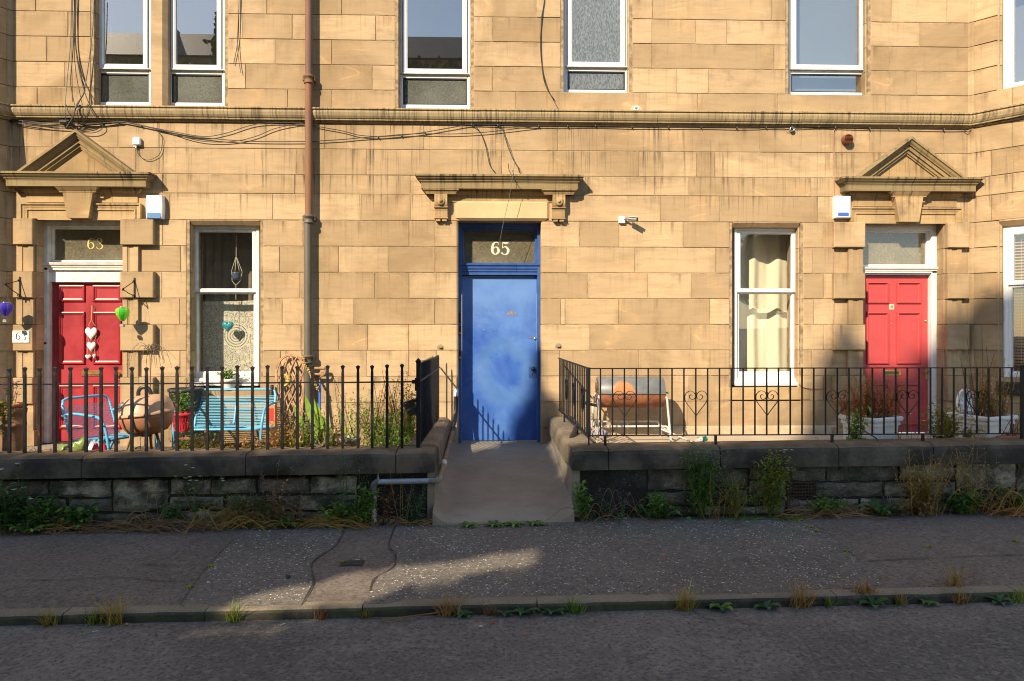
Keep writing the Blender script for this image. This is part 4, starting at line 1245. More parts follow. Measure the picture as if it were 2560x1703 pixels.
mb.build('label_scar', simple('bare_wood_scar', (.36, .22, .12), .9, .4, 40), lf65)
for a, b, nm in ((918, 985, 'buzzer_panel'), (1085, 1152, 'buzzer_panel')):
    mb = MB(); mb.box(x0 + .006, x0 + .034, yf - .022, yf, Z5(b, .18), Z5(a, .18), .004); o = mb.build(nm, M['dark_metal'], fr65)
    mb = MB(); mb.box(x0 + .012, x0 + .028, yf - .027, yf - .02, Z5(b - 12, .18), Z5(b - 26, .18)); mb.build('button', M['chrome'], o)
mb = MB(); mb.box(x0 + .004, x0 + .03, yf - .03, yf, Z5(895, .18), Z5(828, .18), .01); mb.build('key_safe', M['black_plastic'], fr65)
numerals('65', PX(850 + 1035 * .365, .285), PZ(1250, 480 + 430 * .365, .285), .158, .277, M['ivory'], fr65, gap=1.12, wk=1.1)
mb = MB(); mb.box(x0 - .02, x1 + .02, .0, .40, -.3, -.012, .008); mb.build('door_step', M['ramp'], bld)

# east door
frR, lfR, rx0, rx1 = door_set('dr', M['red'], M['white'], PZ(2246, 1081, .2), PZ(2246, 688, .2), PZ(2246, 684, .18), PZ(2246, 667, .18), PZ(2246, 663, .22), PZ(2246, 577, .22), jamb=.075)
def X6(x): return PX(1700 + x * .365, yl)
def Z6(v): return PZ(2246, 480 + v * .365, yl)
cols = [(rx0 + .10, rx0 + .395), (rx0 + .495, rx1 - .095)]
for z0, z1 in ((Z6(765), Z6(615)), (Z6(1180), Z6(822)), (Z6(1600), Z6(1310))):
    for a, b in cols: door_panel(lfR, a, b, z0, z1, yl, M['red'], .038)
mb = MB(); mb.box(X6(1385), X6(1510), yl - .012, yl, Z6(1258), Z6(1220), .004); o = mb.build('letterbox', M['brass'], lfR)
mb = MB(); mb.box(X6(1400), X6(1495), yl - .015, yl - .011, Z6(1250), Z6(1228)); mb.build('letterbox_flap', simple('dark_brass', (.16, .10, .05), .4, .3, 20, metal=.5), o)
mb = MB(); mb.box(X6(1680), X6(1698), yl - .010, yl, Z6(1285), Z6(1207), .003); o = mb.build('handle_plate', M['brass'], lfR)
mb = MB(); mb.tube([(X6(1690), yl, Z6(1228)), (X6(1690), yl - .05, Z6(1228)), (X6(1650), yl - .052, Z6(1226))], .009, 8); mb.build('handle', M['brass'], o)
mb = MB(); mb.box(X6(1432), X6(1466), yl - .006, yl, Z6(806), Z6(770), .002); o = mb.build('plaque', M['ivory'], lfR)
mb = MB(); mb.box(X6(1440), X6(1458), yl - .008, yl - .005, Z6(797), Z6(778), .002); mb.build('plaque_boss', M['brass'], o)
mb = MB(); mb.lathe([(.001, -.010), (.014, -.010), (.018, 0)], (X6(1682), yl, Z6(885)), 14, Matrix.Rotation(rad(-90), 4, 'X')); mb.build('lock', M['brass'], lfR)
mb = MB(); mb.lathe([(.001, -.008), (.006, -.007), (.008, 0)], (X6(1446), yl, Z6(903)), 10, Matrix.Rotation(rad(-90), 4, 'X')); mb.build('spyhole', M['brass'], lfR)
mb = MB(); mb.box(rx0 - .06, rx1 + .06, .10, .30, -.1, PZ(2246, 1083, .2) - .004, .006); mb.build('door_step', M['brass'], bld)

# =================================================================== FORECOURT: ramp, garden floors, garden walls
def zc(x): return .342 + .009 * x          # top of the coping
YF = -2.40                                  # front face of the coping
ramp = MB()
def ramp_z(y): return -.014 + (y - .0) * ((-.014) - (-.262)) / 2.45 if y < 0 else -.014
vs = []; fs = []; NX, NY = 24, 30
for j in range(NY + 1):
    y = -.005 - 2.50 * j / NY
    for i in range(NX + 1):
        t = i / NX; x = -.50 + .02 * (j / NY - 1) * -1 + (1.265) * t
        z = ramp_z(y) + .003 * noise.noise((x * 4, y * 4, 1))
        e = min(t, 1 - t)
        if e < .12: z += .09 * ((.12 - e) / .12) ** 2.2
        if j > NY - 3: z -= .012 * (j - NY + 2) ** 2 * .5
        vs.append((x, y + .014 * noise.noise((x * 3, 0, 8)) * (j / NY), z))
for j in range(NY):
    for i in range(NX):
        a = j * (NX + 1) + i; fs.append((a, a + NX + 1, a + NX + 2, a + 1))
ramp.add(vs, fs, True)
last = [vs[NY * (NX + 1) + i] for i in range(NX + 1)]
ramp.add(last + [(x, y - .012, zp(x, y) - .02) for x, y, z in last], [(i, i + NX + 1, i + NX + 2, i + 1) for i in range(NX)], True)
tag(ramp.build('entrance_ramp', M['ramp']), kind='structure')
g = MB()
sheet(g, -8.5, -.62, -2.30, -.02, lambda x, y: .0 + .02 * noise.noise((x * 2, y * 2, 0)), 60, 20)
tag(g.build('garden_soil', M['soil']), kind='structure')
g = MB()
sheet(g, .86, 9, -2.30, -.02, lambda x, y: .115 + .002 * noise.noise((x * 3, y * 3, 0)), 50, 16)
tag(g.build('garden_paving', M['slab']), kind='structure')
g = MB(); g.box(-5.65, -4.2, -1.25, .12, -.05, .012)
tag(g.build('doorstep_paving', M['ramp']), kind='structure')

def coping_stone(par, x0, x1, mat, name='coping_stone', seed=0):
    """rounded front arris, flat top, small worn wobbles"""
    n = max(4, int((x1 - x0) / .14)); vs = []
    for i in range(n + 1):
        x = x0 + .004 + (x1 - x0 - .008) * i / n
        w = .006 * noise.noise((x * 3.1, seed, 0)); t = zc(x) + .003 * noise.noise((x * 4, seed, 5)) - .002
        e = .008 if i in (0, n) else 0
        pr = [(YF + .05, t - .205), (YF + e, t - .203), (YF - .004 + w + e, t - .15), (YF + w + e, t - .060), (YF + .012 + w, t - .028 - e), (YF + .045 + w, t - .006 - e), (YF + .09, t - e), (-2.09, t - .004), (-2.055, t - .03), (-2.05, t - .20)]
        vs += [(x, y, z) for y, z in pr]
    m = 10
    fs = [(i*m+k, (i+1)*m+k, (i+1)*m+k+1, i*m+k+1) for i in range(n) for k in range(m-1)]
    fs += [tuple(range(m-1, -1, -1)), tuple(range(n*m, n*m+m))]
    mb = MB(); mb.add(vs, fs); return mb.build(name, mat, par)
def return_coping(par, xa, xb, face, mat, cuts):
    """coping of the return wall beside the ramp; face = +1 when its rounded edge looks east"""
    for i in range(len(cuts) - 1):
        y0, y1 = cuts[i] + .003, cuts[i+1] - .003
        n = 6; vs = []
        for j in range(n + 1):
            y = y0 + (y1 - y0) * j / n; t = zc((xa + xb) / 2) - .002 + .004 * noise.noise((y * 3, xa, 2)); w = .005 * noise.noise((y * 4, xa, 0))
            pr = [(xa, t - .2), (xa + .0, t - .04), (xa + .03, t - .004), (xb - .09, t), (xb - .045, t - .006), (xb - .012 + w, t - .028), (xb + w, t - .065), (xb + .003 + w, t - .14), (xb, t - .203), (xb - .05, t - .205)]
            if face < 0: pr = [(xa + xb - x_, z_) for x_, z_ in pr]
            vs += [(x_, y, z_) for x_, z_ in pr]
        m = 10
        fs = [(a*m+k, (a+1)*m+k, (a+1)*m+k+1, a*m+k+1) for a in range(n) for k in range(m-1)]
        fs += [tuple(range(m-1, -1, -1)), tuple(range(n*m, n*m+m))]
        mb = MB(); mb.add(vs, fs); mb.build('coping_stone', mat, par)
rw = random.Random(21)
def rock_face(par, x0, x1, z0, z1, y, proud, mat, rough=.016, name='wall_stone'):
    """a roughly dressed block: bulging, uneven face"""
    nx = max(4, int((x1 - x0) / .03)); nz = max(4, int((z1 - z0) / .028)); vs = []; sd = rw.uniform(0, 99)
    for j in range(nz + 1):
        for i in range(nx + 1):
            x = x0 + (x1 - x0) * i / nx; z = z0 + (z1 - z0) * j / nz
            ed = min(x - x0, x1 - x, z - z0, z1 - z); e = ed < 1e-6
            k = min(1, ed / .035); k = k * (2 - k)
            b = k * proud * (.5 + .6 * noise.noise((x * 4 + sd, z * 7, 0)) + .35 * abs(noise.noise((x * 9 + sd, z * 13, 4)))) + (.3 + .7 * k) * rough * (noise.noise((x * 19 + sd, z * 24, 1)) + .6 * noise.noise((x * 41 + sd, z * 47, 2)))
            cr_ = 1.0 if not e else 1.6
            jx = .010 * cr_ * noise.noise((z * 11, sd, 0)) if i in (0, nx) else 0; jz = .010 * cr_ * noise.noise((x * 8, sd, 3)) if j in (0, nz) else 0
            vs.append((x + jx, y - b, z + jz))
    fs = [(j*(nx+1)+i, j*(nx+1)+i+1, (j+1)*(nx+1)+i+1, (j+1)*(nx+1)+i) for j in range(nz) for i in range(nx)]
    edge = [i for i in range(nx+1)] + [j*(nx+1)+nx for j in range(1, nz+1)] + [nz*(nx+1)+i for i in range(nx-1, -1, -1)] + [j*(nx+1) for j in range(nz-1, 0, -1)]
    n0 = len(vs); vs += [(vs[k][0], y + .06, vs[k][2]) for k in edge]; n = len(edge)
    fs += [(edge[i], n0 + i, n0 + (i+1) % n, edge[(i+1) % n]) for i in range(n)]
    mb = MB(); mb.add(vs, fs, False); return mb.build(name, mat, par)
YW = -2.345                                 # wall face below the coping
wl = thing('garden_wall', 'soot-black garden wall west of the ramp, under the railing with fishtail tips', 'wall', (-4, -2.3, -.3))
wr = thing('garden_wall', 'soot-black garden wall east of the ramp, under the railing with iron hearts', 'wall', (4, -2.3, -.3))
Uc = lambda u: PX(u, YF)
for a, b, s_ in ((-8.2, -6.1, 1), (-6.1, Uc(202), 2), (Uc(202), Uc(613), 3), (Uc(613), Uc(989), 4), (Uc(989), -.485, 5)): coping_stone(wl, a, b, M['coping'], seed=s_)
for a, b, s_ in ((.755, Uc(1522), 6), (Uc(1522), Uc(1802), 7), (Uc(1802), Uc(2098), 8), (Uc(2098), Uc(2335), 9), (Uc(2335), 6.4, 10), (6.4, 8.2, 11)): coping_stone(wr, a, b, M['coping'], seed=s_)
return_coping(wl, -.80, -.47, 1, M['coping_brown'], [-2.05, -1.15, -.005])
return_coping(wr, .735, 1.06, -1, M['coping_brown'], [-2.05, -1.3, -.45, -.005])
def zwb(x): return zp(x, -2.4) - .02
def lay(par, rows, x0, x1):
    mb = MB(); mb.box(x0, x1, YW + .022, -2.10, zwb(x0) - .2, zc(x0) - .2 + .0)
    mb.box(x0, x1, -2.10, -2.06, -.35, zc(x0) - .19)
    mb.build('wall_core', M['wall_mortar'], par)
# west wall: three uneven courses, one tall block, ashlar at the corner
def Z1(x, y): return PZ(*d1(x, y), YW)
t0 = lambda x: zc(x) - .207
def Ux(u): return PX(u, YW)
lay(wl, None, -8.2, -.50)
WSTONES = [ # u0,u1, top v, bottom v
 (-420, -230, 1205, 1262), (-230, -60, 1205, 1262), (-60, 118, 1204, 1246), (120, 277, 1202, 1245), (280, 420, 1200, 1281), (422, 524, 1199, 1238), (526, 640, 1198, 1236), (642, 772, 1196, 1236), (774, 893, 1192, 1236),
 (-420, -130, 1264, 1330), (-130, 60, 1250, 1290), (62, 165, 1248, 1288), (167, 278, 1248, 1280), (424, 560, 1242, 1275), (562, 660, 1240, 1275), (662, 745, 1239, 1275), (747, 893, 1238, 1276),
 (-130, 60, 1292, 1335), (62, 230, 1290, 1330), (232, 420, 1284, 1322), (422, 590, 1278, 1318), (592, 740, 1278, 1312), (742, 893, 1278, 1310)]
for u0, u1, va, vb in WSTONES:
    xa, xb = Ux(u0), Ux(u1); um = max(0, (u0 + u1) / 2)
    rock_face(wl, xa + .008, xb - .008, PZ(um, vb, YW) + .006, min(PZ(um, va, YW) - .006, t0(xa) - .004), YW + .014, rw.uniform(.018, .045), M['wall_stone'])
rock_face(wl, Ux(895) + .006, -.505, zwb(-.6) + .04, t0(-.7) - .004, YW + .006, .006, M['wall_black'], .002)
rock_face(wl, Ux(895) + .006, -.50, zwb(-.6) - .06, zwb(-.6) + .034, YW - .012, .008, M['wall_stone'], .003)
lay(wr, None, .79, 8.2)
ESTONES = [(1620, 1742, 1174, 1226), (1744, 1872, 1172, 1222), (1874, 1968, 1170, 1200), (1970, 2066, 1168, 1204), (2068, 2250, 1164, 1203), (2252, 2390, 1162, 1203), (2392, 2543, 1160, 1228), (2545, 2700, 1158, 1230), (2700, 2900, 1156, 1230),
 (1620, 1742, 1230, 1266), (1744, 1870, 1226, 1262), (1872, 1965, 1203, 1244), (2040, 2210, 1207, 1244), (2212, 2390, 1206, 1242), (1872, 1965, 1247, 1264), (1620, 1760, 1269, 1290), (1762, 1965, 1267, 1288), (1968, 2150, 1248, 1285), (2152, 2390, 1246, 1282), (2392, 2543, 1231, 1280), (2545, 2750, 1233, 1280)]
for u0, u1, va, vb in ESTONES:
    xa, xb = Ux(u0), Ux(u1); um = min(2560, (u0 + u1) / 2)
    rock_face(wr, xa + .007, xb - .007, PZ(um, vb, YW) + .005, min(PZ(um, va, YW) - .005, t0(xa) - .004), YW + .014, rw.uniform(.016, .04), M['wall_stone'])
rock_face(wr, .795, Ux(1616) - .004, zwb(.9) - .05, t0(.8) - .004, YW + .006, .006, M['wall_black'], .002)
# iron air grate low in the east wall
mb = MB(); ga, gb = Ux(1970), Ux(2036); gz0, gz1 = PZ(2000, 1246, YW), PZ(2000, 1207, YW)
n = 9
for i in range(n + 1): mb.box(ga + (gb-ga)*i/n - .004, ga + (gb-ga)*i/n + .004, YW - .002, YW + .012, gz0, gz1)
for i in range(6): mb.box(ga, gb, YW - .004, YW + .010, gz0 + (gz1-gz0)*i/5 - .004, gz0 + (gz1-gz0)*i/5 + .004)
mb.build('air_grate', simple('rusty_grate', (.075, .035, .025), .8, .4, 20, .2), wr)
# rendered cheeks of the ramp
for par, xa, xb in ((wl, -.56, -.495), (wr, .76, .835)):
    mb = MB(); n = 16; vs = []
    for j in range(n + 1):
        y = -2.352 + 2.347 * j / n
        xf = (xb if par is wl else xa) + (.006 * noise.noise((y * 5, xa, 1)))
        zt = zc(xa) - .2; zb = ramp_z(y) - .05
        for k in range(6): 
            z = zb + (zt - zb) * k / 5
            vs.append((xf + .004 * noise.noise((y * 6, z * 8, xa)), y, z))
    fs = [(j*6+k, j*6+k+1, j*6+7+k, j*6+6+k) for j in range(n) for k in range(5)]
    mb.add(vs, fs, True)
    mb.box(min(xa, xb), max(xa, xb) , -2.349, -2.30, -.33, zc(xa) - .203)
    mb.box(-.78 if par is wl else xb, xa if par is wl else 1.04, -2.06, -.003, -.3, zc(xa) - .19)
    mb.build('render_coat', M['render'], par)

# =================================================================== RAILINGS
def bar_tip(mb, x, y, z0, zt, r=.0118, flare=.020, h=.075):
    """square bar ending in a flattened fishtail tip"""
    vs = []
    for z, a, b in ((z0, r, r), (zt - h, r * .95, r), (zt - h * .55, r * .8, r * .7), (zt - .020, flare * .8, r * .8), (zt - .010, flare, r * .9)):
        vs += [(x-a, y-b, z), (x+a, y-b, z), (x+a, y+b, z), (x-a, y+b, z)]
    fs = []
    for i in range(4):
        for k in range(4): fs.append((i*4+k, i*4+(k+1) % 4, i*4+4+(k+1) % 4, i*4+4+k))
    n = len(vs); vs.append((x, y, zt + .004)); fs += [(n-4+k, n-4+(k+1) % 4, n) for k in range(4)]
    mb.add(vs, fs)
rail_w = thing('iron_railing', 'rust-flecked black railing with fishtail tips around the garden of the blue chairs', 'railing', (-3.5, -2.2, .34))
YR = -2.215; xp = -.655
ztop = lambda x: 1.108 + .0065 * x; zrail = lambda x: .945 + .0045 * x
i = 0; x = xp - .148; rr = random.Random(8)
while x > -6.6:
    mb = MB(); bar_tip(mb, x + rr.uniform(-.004, .004), YR, zc(x) - .01, ztop(x) + rr.uniform(-.008, .006)); mb.build('bar', M['iron_rust'], rail_w)
    x -= .1375
mb = MB(); pts = [(xx, YR, zrail(xx) + .003 * noise.noise((xx * 2, 0, 0))) for xx in [xp - .03 - k * .2 for k in range(30)]]
mb.tube(pts, .0095, 4, flat=1.0); mb.build('rail', M['iron_rust'], rail_w)
mb = MB(); mb.box(xp - .018, xp + .018, YR - .018, YR + .018, zc(xp) - .01, 1.135)
mb.add([(xp-.026, YR-.026, 1.135), (xp+.026, YR-.026, 1.135), (xp+.026, YR+.026, 1.135), (xp-.026, YR+.026, 1.135), (xp, YR, 1.165), (xp-.018, YR-.018, 1.115), (xp+.018, YR-.018, 1.115), (xp+.018, YR+.018, 1.115), (xp-.018, YR+.018, 1.115)], [(0,1,4),(1,2,4),(2,3,4),(3,0,4),(5,6,1,0),(6,7,2,1),(7,8,3,2),(8,5,0,3)])
mb.build('post', M['iron_rust'], rail_w)
mb = MB(); mb.box(xp - .06, xp - .018, YR - .014, YR + .014, .925, .96, .005); mb.box(xp - .03, xp + .02, YR - .024, YR - .016, .86, .98); mb.build('bracket', M['iron_rust'], rail_w)
y = YR + .105; k = 0
while y < -.06:
    mb = MB(); xx = xp + .052 * (y - YR) / 2.2
    zt = 1.13 - .01 * (y - YR)
    mb.tube([(xx, y, zc(xx) - .01), (xx, y, zt - .03), (xx, y, zt + rr.uniform(-.006, .008))], [.0085, .0085, .004], 4); mb.build('bar', M['iron'], rail_w)
    y += .104
mb = MB(); mb.tube([(xp + .012, YR + .02, .945), (xp + .055, -.02, .95)], .010, 4); mb.build('rail', M['iron_rust'], rail_w)

rail_e = thing('iron_railing', 'slim black railing with heart scrolls on the east garden wall', 'railing', (3.5, -2.2, .34))
YE = -2.22; zt_e = lambda x: 1.060 + .003 * x; zb_e = lambda x: .437
x00 = PX(1472, YE); x99 = PX(2556, YE) + .02
mb = MB(); mb.box(x00 - .012, x99 + 1.2, YE - .012, YE + .012, 1.058, 1.068); rl = mb.build('top_rail', M['iron'], rail_e)
mb = MB(); mb.box(x00 - .012, x99 + 1.2, YE - .010, YE + .010, .430, .440); mb.build('bottom_rail', M['iron'], rail_e)
u_ref = [1472, 1502, 1531.5, 1561, 1590.7, 1618, 1645.6, 1675.6, 1707.4, 1737.7, 1768.3]
step = (PX(2093, YE) - PX(1561, YE)) / 18.0
xbars = [PX(1561, YE) + step * k for k in range(-3, 46)]
heart_centres = [PX(1561, YE) + step * 6 * k for k in range(0, 8)]
for x in xbars:
    mb = MB(); mb.box(x - .0062, x + .0062, YE - .0062, YE + .0062, .440, 1.058); mb.build('bar', M['iron'], rail_e)
def heart(par, c, sx, axis='x'):
    """flat-bar heart whose lobes curl in to scrolls against the middle bar"""
    mb = MB()
    for s in (-1, 1):
        pts = [(0, -.128), (.048, -.062), (.092, -.005), (.1065, .038), (.098, .078), (.068, .103), (.036, .102), (.014, .082), (.006, .055), (.018, .032), (.042, .026), (.060, .040), (.062, .060), (.048, .070), (.036, .062)]
        path = smooth_path([(s * a * sx, 0, b) for a, b in pts], 4)
        if axis == 'x': path = [Vector((c[0] + p.x, c[1] - .002, c[2] + p.z)) for p in path]
        else: path = [Vector((c[0], c[1] + p.x, c[2] + p.z)) for p in path]
        vs = []; n = len(path)
        for i, p in enumerate(path):
            t = path[min(i+1, n-1)] - path[max(i-1, 0)]; t.normalize()
            dep = Vector((0, 1, 0)) if axis == 'x' else Vector((1, 0, 0))
            nn = t.cross(dep).normalized() * .0022; dd = dep * .007
            vs += [p + nn - dd, p + nn + dd, p - nn + dd, p - nn - dd]
        mb.add(vs, [(i*4+k, i*4+(k+1) % 4, i*4+4+(k+1) % 4, i*4+4+k) for i in range(n-1) for k in range(4)])
    mb.sphere((c[0], c[1], c[2] + .088), .010, 8, 5)
    return mb.build('heart_scroll', M['iron'], par)
for x in heart_centres: heart(rail_e, (x, YE - .008, .745), 1.0)
for u in (1513, 1789, 2080, 2307):
    x = PX(u, YE); mb = MB(); mb.box(x - .011, x + .011, YE - .011, YE + .011, zc(x) - .02, .432); mb.build('foot', M['iron'], rail_e)
x = PX(2556, YE); mb = MB(); mb.box(x - .015, x + .015, YE - .015, YE + .015, zc(x) - .02, 1.09); mb.build('post', M['iron'], rail_e)
x = x00; mb = MB(); mb.box(x - .014, x + .014, YE - .014, YE + .014, .425, 1.072); mb.tube([(x, YE, zc(x) - .02), (x, YE, .43)], .008, 6); mb.build('post', M['iron'], rail_e)
# the panel beside the ramp
xs0 = x00; xs1 = PX(1397, -.12)
side = lambda y: xs0 + (xs1 - xs0) * (y - YE) / (-.12 - YE)
mb = MB(); mb.tube([(xs0, YE, 1.063), (xs1, -.12, 1.063)], .010, 4); mb.build('top_rail', M['iron'], rail_e)
mb = MB(); mb.tube([(xs0, YE, .435), (xs1, -.12, .435)], .010, 4); mb.build('bottom_rail', M['iron'], rail_e)
y = YE + .1125; k = 1
while y < -.1:
    mb = MB(); xx = side(y); mb.box(xx - .0062, xx + .0062, y - .0062, y + .0062, .44, 1.06); mb.build('bar', M['iron'], rail_e)
    if k % 5 == 3 and y < -.3: heart(rail_e, (xx, y, .745), 1.0, 'y')
    y += .1125; k += 1
for y in (-1.55, -.6):
    xx = side(y); mb = MB(); mb.tube([(xx, y, .435), (xx, y, zc(xx) - .02)], .010, 6); mb.build('foot', M['iron'], rail_e)
hook = MB(); xx = side(-1.55)
hook.tube(smooth_path([(xx - .005, -1.5, .43), (xx - .04, -1.62, .385), (xx - .095, -1.78, .345)], 4), [.016] + [.024] * 6 + [.020, .016], 8)
tag(hook.build('bicycle_grip', M['black_plastic']), 'black rubber grip lying against the foot of the heart railing beside the ramp', 'grip')

# =================================================================== ACROSS THE STREET (seen in the glass, and trees added to shade the road)
opp = thing('far_tenement', 'dark four-storey tenement across the street, mirrored in the upper windows', 'building', (-18, -32, 0))
M['far_stone'] = sandstone('far_sandstone', (.30, .22, .13), (.22, .16, .09), 1, .5, .2)
M['slate'] = simple('roof_slate', (.07, .07, .08), .7, .35, 5, .3)
mb = MB(); mb.box(-45, 3.5, -38, -28.5, -.6, 15.0); mb.build('wall', M['far_stone'], opp)
mb = MB(); mb.prism([(-45.2, -28.2, 15.0), (-45.2, -38.3, 15.0), (-45.2, -33.2, 18.0)], (48.9, 0, 0)); rf_ = mb.build('roof', M['slate'], opp)
for x in (-41, -33, -25.5, -18.5, -9.5, 3.0):
    mb = MB(); mb.box(x - .5, x + .5, -34.3, -32.2, 17.2, 18.5)
    ch = mb.build('chimney', M['far_stone'], rf_)
M['far_glass'] = simple('far_window', (.05, .055, .065), .15, .2, 1)
mb0 = MB(); mb0.box(-.55, .55, -.03, .02, -.95, .95); 
for fl_ in range(4):
    for k in range(16):
        m2_ = MB(); xx = -43.5 + k * 3.0; zz = 2.1 + fl_ * 3.5
        m2_.box(xx - .55, xx + .55, -28.52, -28.47, zz - .95, zz + .95); m2_.build('window', M['far_glass'], opp)

def land(c, yplane=None, zplane=None):
    d = -SUN_TO
    t = (yplane - c.y) / d.y if yplane is not None else (zplane - c.z) / d.z
    return c + d * t
STREAKS = [[e2(150, 1040), e1(1500, 1050), e1(1650, 985), e1(2060, 900), e1(2353, 830), e2(300, 790), e2(700, 765), e2(1150, 690), e2(1420, 672), e2(1700, 735), e2(1430, 808), e2(900, 900), e2(640, 1000)]]  # sun streaks left open by culling leaves of the added trees
SPOLY = []
for st in STREAKS:
    pl = []
    for u, v in st:
        q = gp(min(2560, u), min(1520, v)); pl.append((q.x, q.y))
    pl = [(a_, b_ - .13 if b_ < -4.1 and a_ < -1.25 else b_) for a_, b_ in pl]
    SPOLY.append(pl)
def road_pt(u, v):
    y = -5
    for _ in range(12):
        x = PX(u, y); d = x * math.sin(PSI) + (DIST + y) * math.cos(PSI); y += (CZ - zr(x)) * FPX / (v - V0) - d; y = max(-7.5, min(-4.3, y))
    return (PX(u, y), y)
SPOLY.append([road_pt(*e1(*p)) for p in ((880, 1440), (1200, 1370), (1700, 1330), (2300, 1230), (2353, 1190), (1500, 1210), (1000, 1260), (700, 1330), (650, 1400))])
DARKBAR = [tuple(gp(*e2(*q)).xy) for q in ((640, 900), (1330, 775), (1330, 800), (640, 935))]
# shadow wanted on the front of the tenement: (x, z) outlines read off the stone and the doors
def fx(u, v, y=0): p = P(u, v, y); return (p.x, p.z)
FACE = [
 [fx(2010, 1110), fx(2030, 960), fx(2060, 880), fx(2095, 862), fx(2118, 800), fx(2150, 872), fx(2180, 950), fx(2192, 895), fx(2204, 872), fx(2218, 895), fx(2224, 975), fx(2262, 975), fx(2266, 880), fx(2282, 858), fx(2300, 880), fx(2312, 930), fx(2330, 850), fx(2352, 790), fx(2378, 830), fx(2400, 800), fx(2440, 755), fx(2470, 765), fx(2600, 780), (9.0, 1.7), (9.0, -3), (3.9, -3), fx(2010, 1300)],
 [fx(1248, 1105), fx(1252, 1010), fx(1285, 985), fx(1300, 960), fx(1305, 880), fx(1316, 838), fx(1336, 845), fx(1346, 900), fx(1350, 985), fx(1395, 1000), fx(1410, 1110)],
]
# unseen trees added to shade road and wall fronts; leaves culled by shadow outline
def shades(c, face=False):
    """True when a leaf clump at c may stay: it must not shade what the sun reaches in the street"""
    rg_ = land(c, zplane=-.12)
    if -.36 < rg_.x < .80 and -2.6 < rg_.y < (-.34 + .12 * noise.noise((rg_.x * 5, 0, 0)) if rg_.x < .22 else .2): return True
    a = land(c, yplane=-2.22)
    x, z = a.x, a.z
    line = zc(x) - .02 + .05 * noise.noise((x * 1.3, 0, 4)) + .03 * noise.noise((x * 4, 0, 9)) + (.05 if x > .8 else 0)
    if z > line:
        f = land(c, yplane=.0)
        return face and any(inside((f.x, f.z), q) for q in FACE)
    gpt = land(c, zplane=zp(a.x, -3.2))
    if gpt.y > -2.2: return True
    for _ in range(3): gpt = land(c, zplane=zp(gpt.x, gpt.y) if gpt.y > KY else zr(gpt.x))
    p = (gpt.x, gpt.y)
    if inside(p, SPOLY[0]) and not inside(p, DARKBAR): return False
    if inside(p, SPOLY[1]) and noise.noise((p[0] * 2.2, p[1] * 7, 2)) < .12: return False
    return True
M['street_leaf'] = plant('lime_tree_leaves', (.075, .115, .025), (.045, .075, .016))
rt = random.Random(17)
def crown(t, tx, ty, hw, z0, z1, sy, N, face):
    """leaf sprays through the crown's volume: big sprays inside, small ones along its outline and its gaps"""
    mb = MB(); n = 0; tries = 0
    while n < N and tries < N * 8:
        tries += 1
        c = Vector((tx + rt.uniform(-hw, hw), ty + rt.gauss(0, sy), rt.uniform(z0, z1)))
        if c.z < z0 + .8 and rt.random() < abs(c.x - tx) / hw: continue
        if not shades(c, face): continue  # leaf dropped where the added crown must let sun through
        r_ = .11
        for R_ in (.5, .24):
            if all(shades(c + Vector((a_, 0, b_)), face) for a_, b_ in ((R_*.6, 0), (-R_*.6, 0), (0, R_*.6), (0, -R_*.6))): r_ = R_; break
        d = Vector((rt.gauss(0, 1), rt.gauss(0, 1), rt.gauss(0, 1))).normalized()
        if r_ > .2: d = (d + SUN_TO.orthogonal() * rt.choice((-1, 1)) * .8).normalized()
        sd = d.cross(SUN_TO + Vector((rt.gauss(0, .5), rt.gauss(0, .5), rt.gauss(0, .5)))).normalized()
        L = rt.uniform(.75, 1.15) * r_
        mb.add([c - d * L * .55, c + sd * L * .45, c + d * L * .6, c - sd * L * .45], [(0, 1, 2, 3)]); n += 1
    mb.build('crown', M['street_leaf'], t)
TREES = [(-17.0, -13.2, 3.4), (-12.6, -13.0, 3.4), (-8.6, -13.3, 3.4), (-4.6, -13.0, 3.2), (-.8, -13.2, 3.0), (2.6, -13.1, 2.6)]
TREE_LABELS = ['street tree at the far west of the opposite pavement', 'second street tree from the west, opposite the kettle barbecue', 'street tree across the road whose crown has a long gap', 'tall street tree across the road shading the east red door', 'street tree across the road opposite the drum barbecue', 'small street tree at the east end of the row']
for (tx, ty, tr_), lab in zip(TREES, TREE_LABELS):
    t = thing('street_tree', lab, 'tree', (tx, ty, -.2), 'trees along the far pavement')
    mb = MB(); mb.tube([(tx, ty, -.4), (tx + .05, ty, 1.5), (tx - .05, ty + .05, 3.2), (tx, ty, 6.5)], [.20, .15, .12, .03], 9)
    mb.tube([(tx - .03, ty, 3.0), (tx + .8, ty + .2, 4.6), (tx + 1.5, ty + .1, 5.6)], [.10, .06, .03], 7); mb.tube([(tx - .03, ty, 3.3), (tx - .9, ty - .1, 5.0), (tx - 1.4, ty, 6.0)], [.10, .06, .03], 7)
    mb.build('trunk', M['bark'], t)
    crown(t, tx, ty, 2.9, 3.9, 10.1, .55, 5400, False)
t = None
for tx, ty, hw, z0, z1, lab in ((-7.2, -20, 2.0, 6.0, 18.6, 'tall broad poplar standing well back across the street'), (-7.35, -12.2, .75, 4.6, 11.8, 'narrow poplar across the street whose shadow tip falls on the blue door')):
    t = thing('poplar_tree', lab, 'tree', (tx, ty, -.2))  # unseen poplar added, crown shaped to shade a doorway
    mb = MB(); mb.tube([(tx, ty, -.4), (tx, ty, z0 * .6), (tx + .05, ty, z0 + .6)], [.16, .12, .05], 8); mb.build('trunk', M['bark'], t)
    zm = z1 - (4.2 if hw > 1 else 2.6)
    crown(t, tx, ty, hw, z0, zm, .35, 2600, True)
    crown(t, tx, ty, hw, zm, z1, .35, 7000 if hw > 1 else 3200, True)
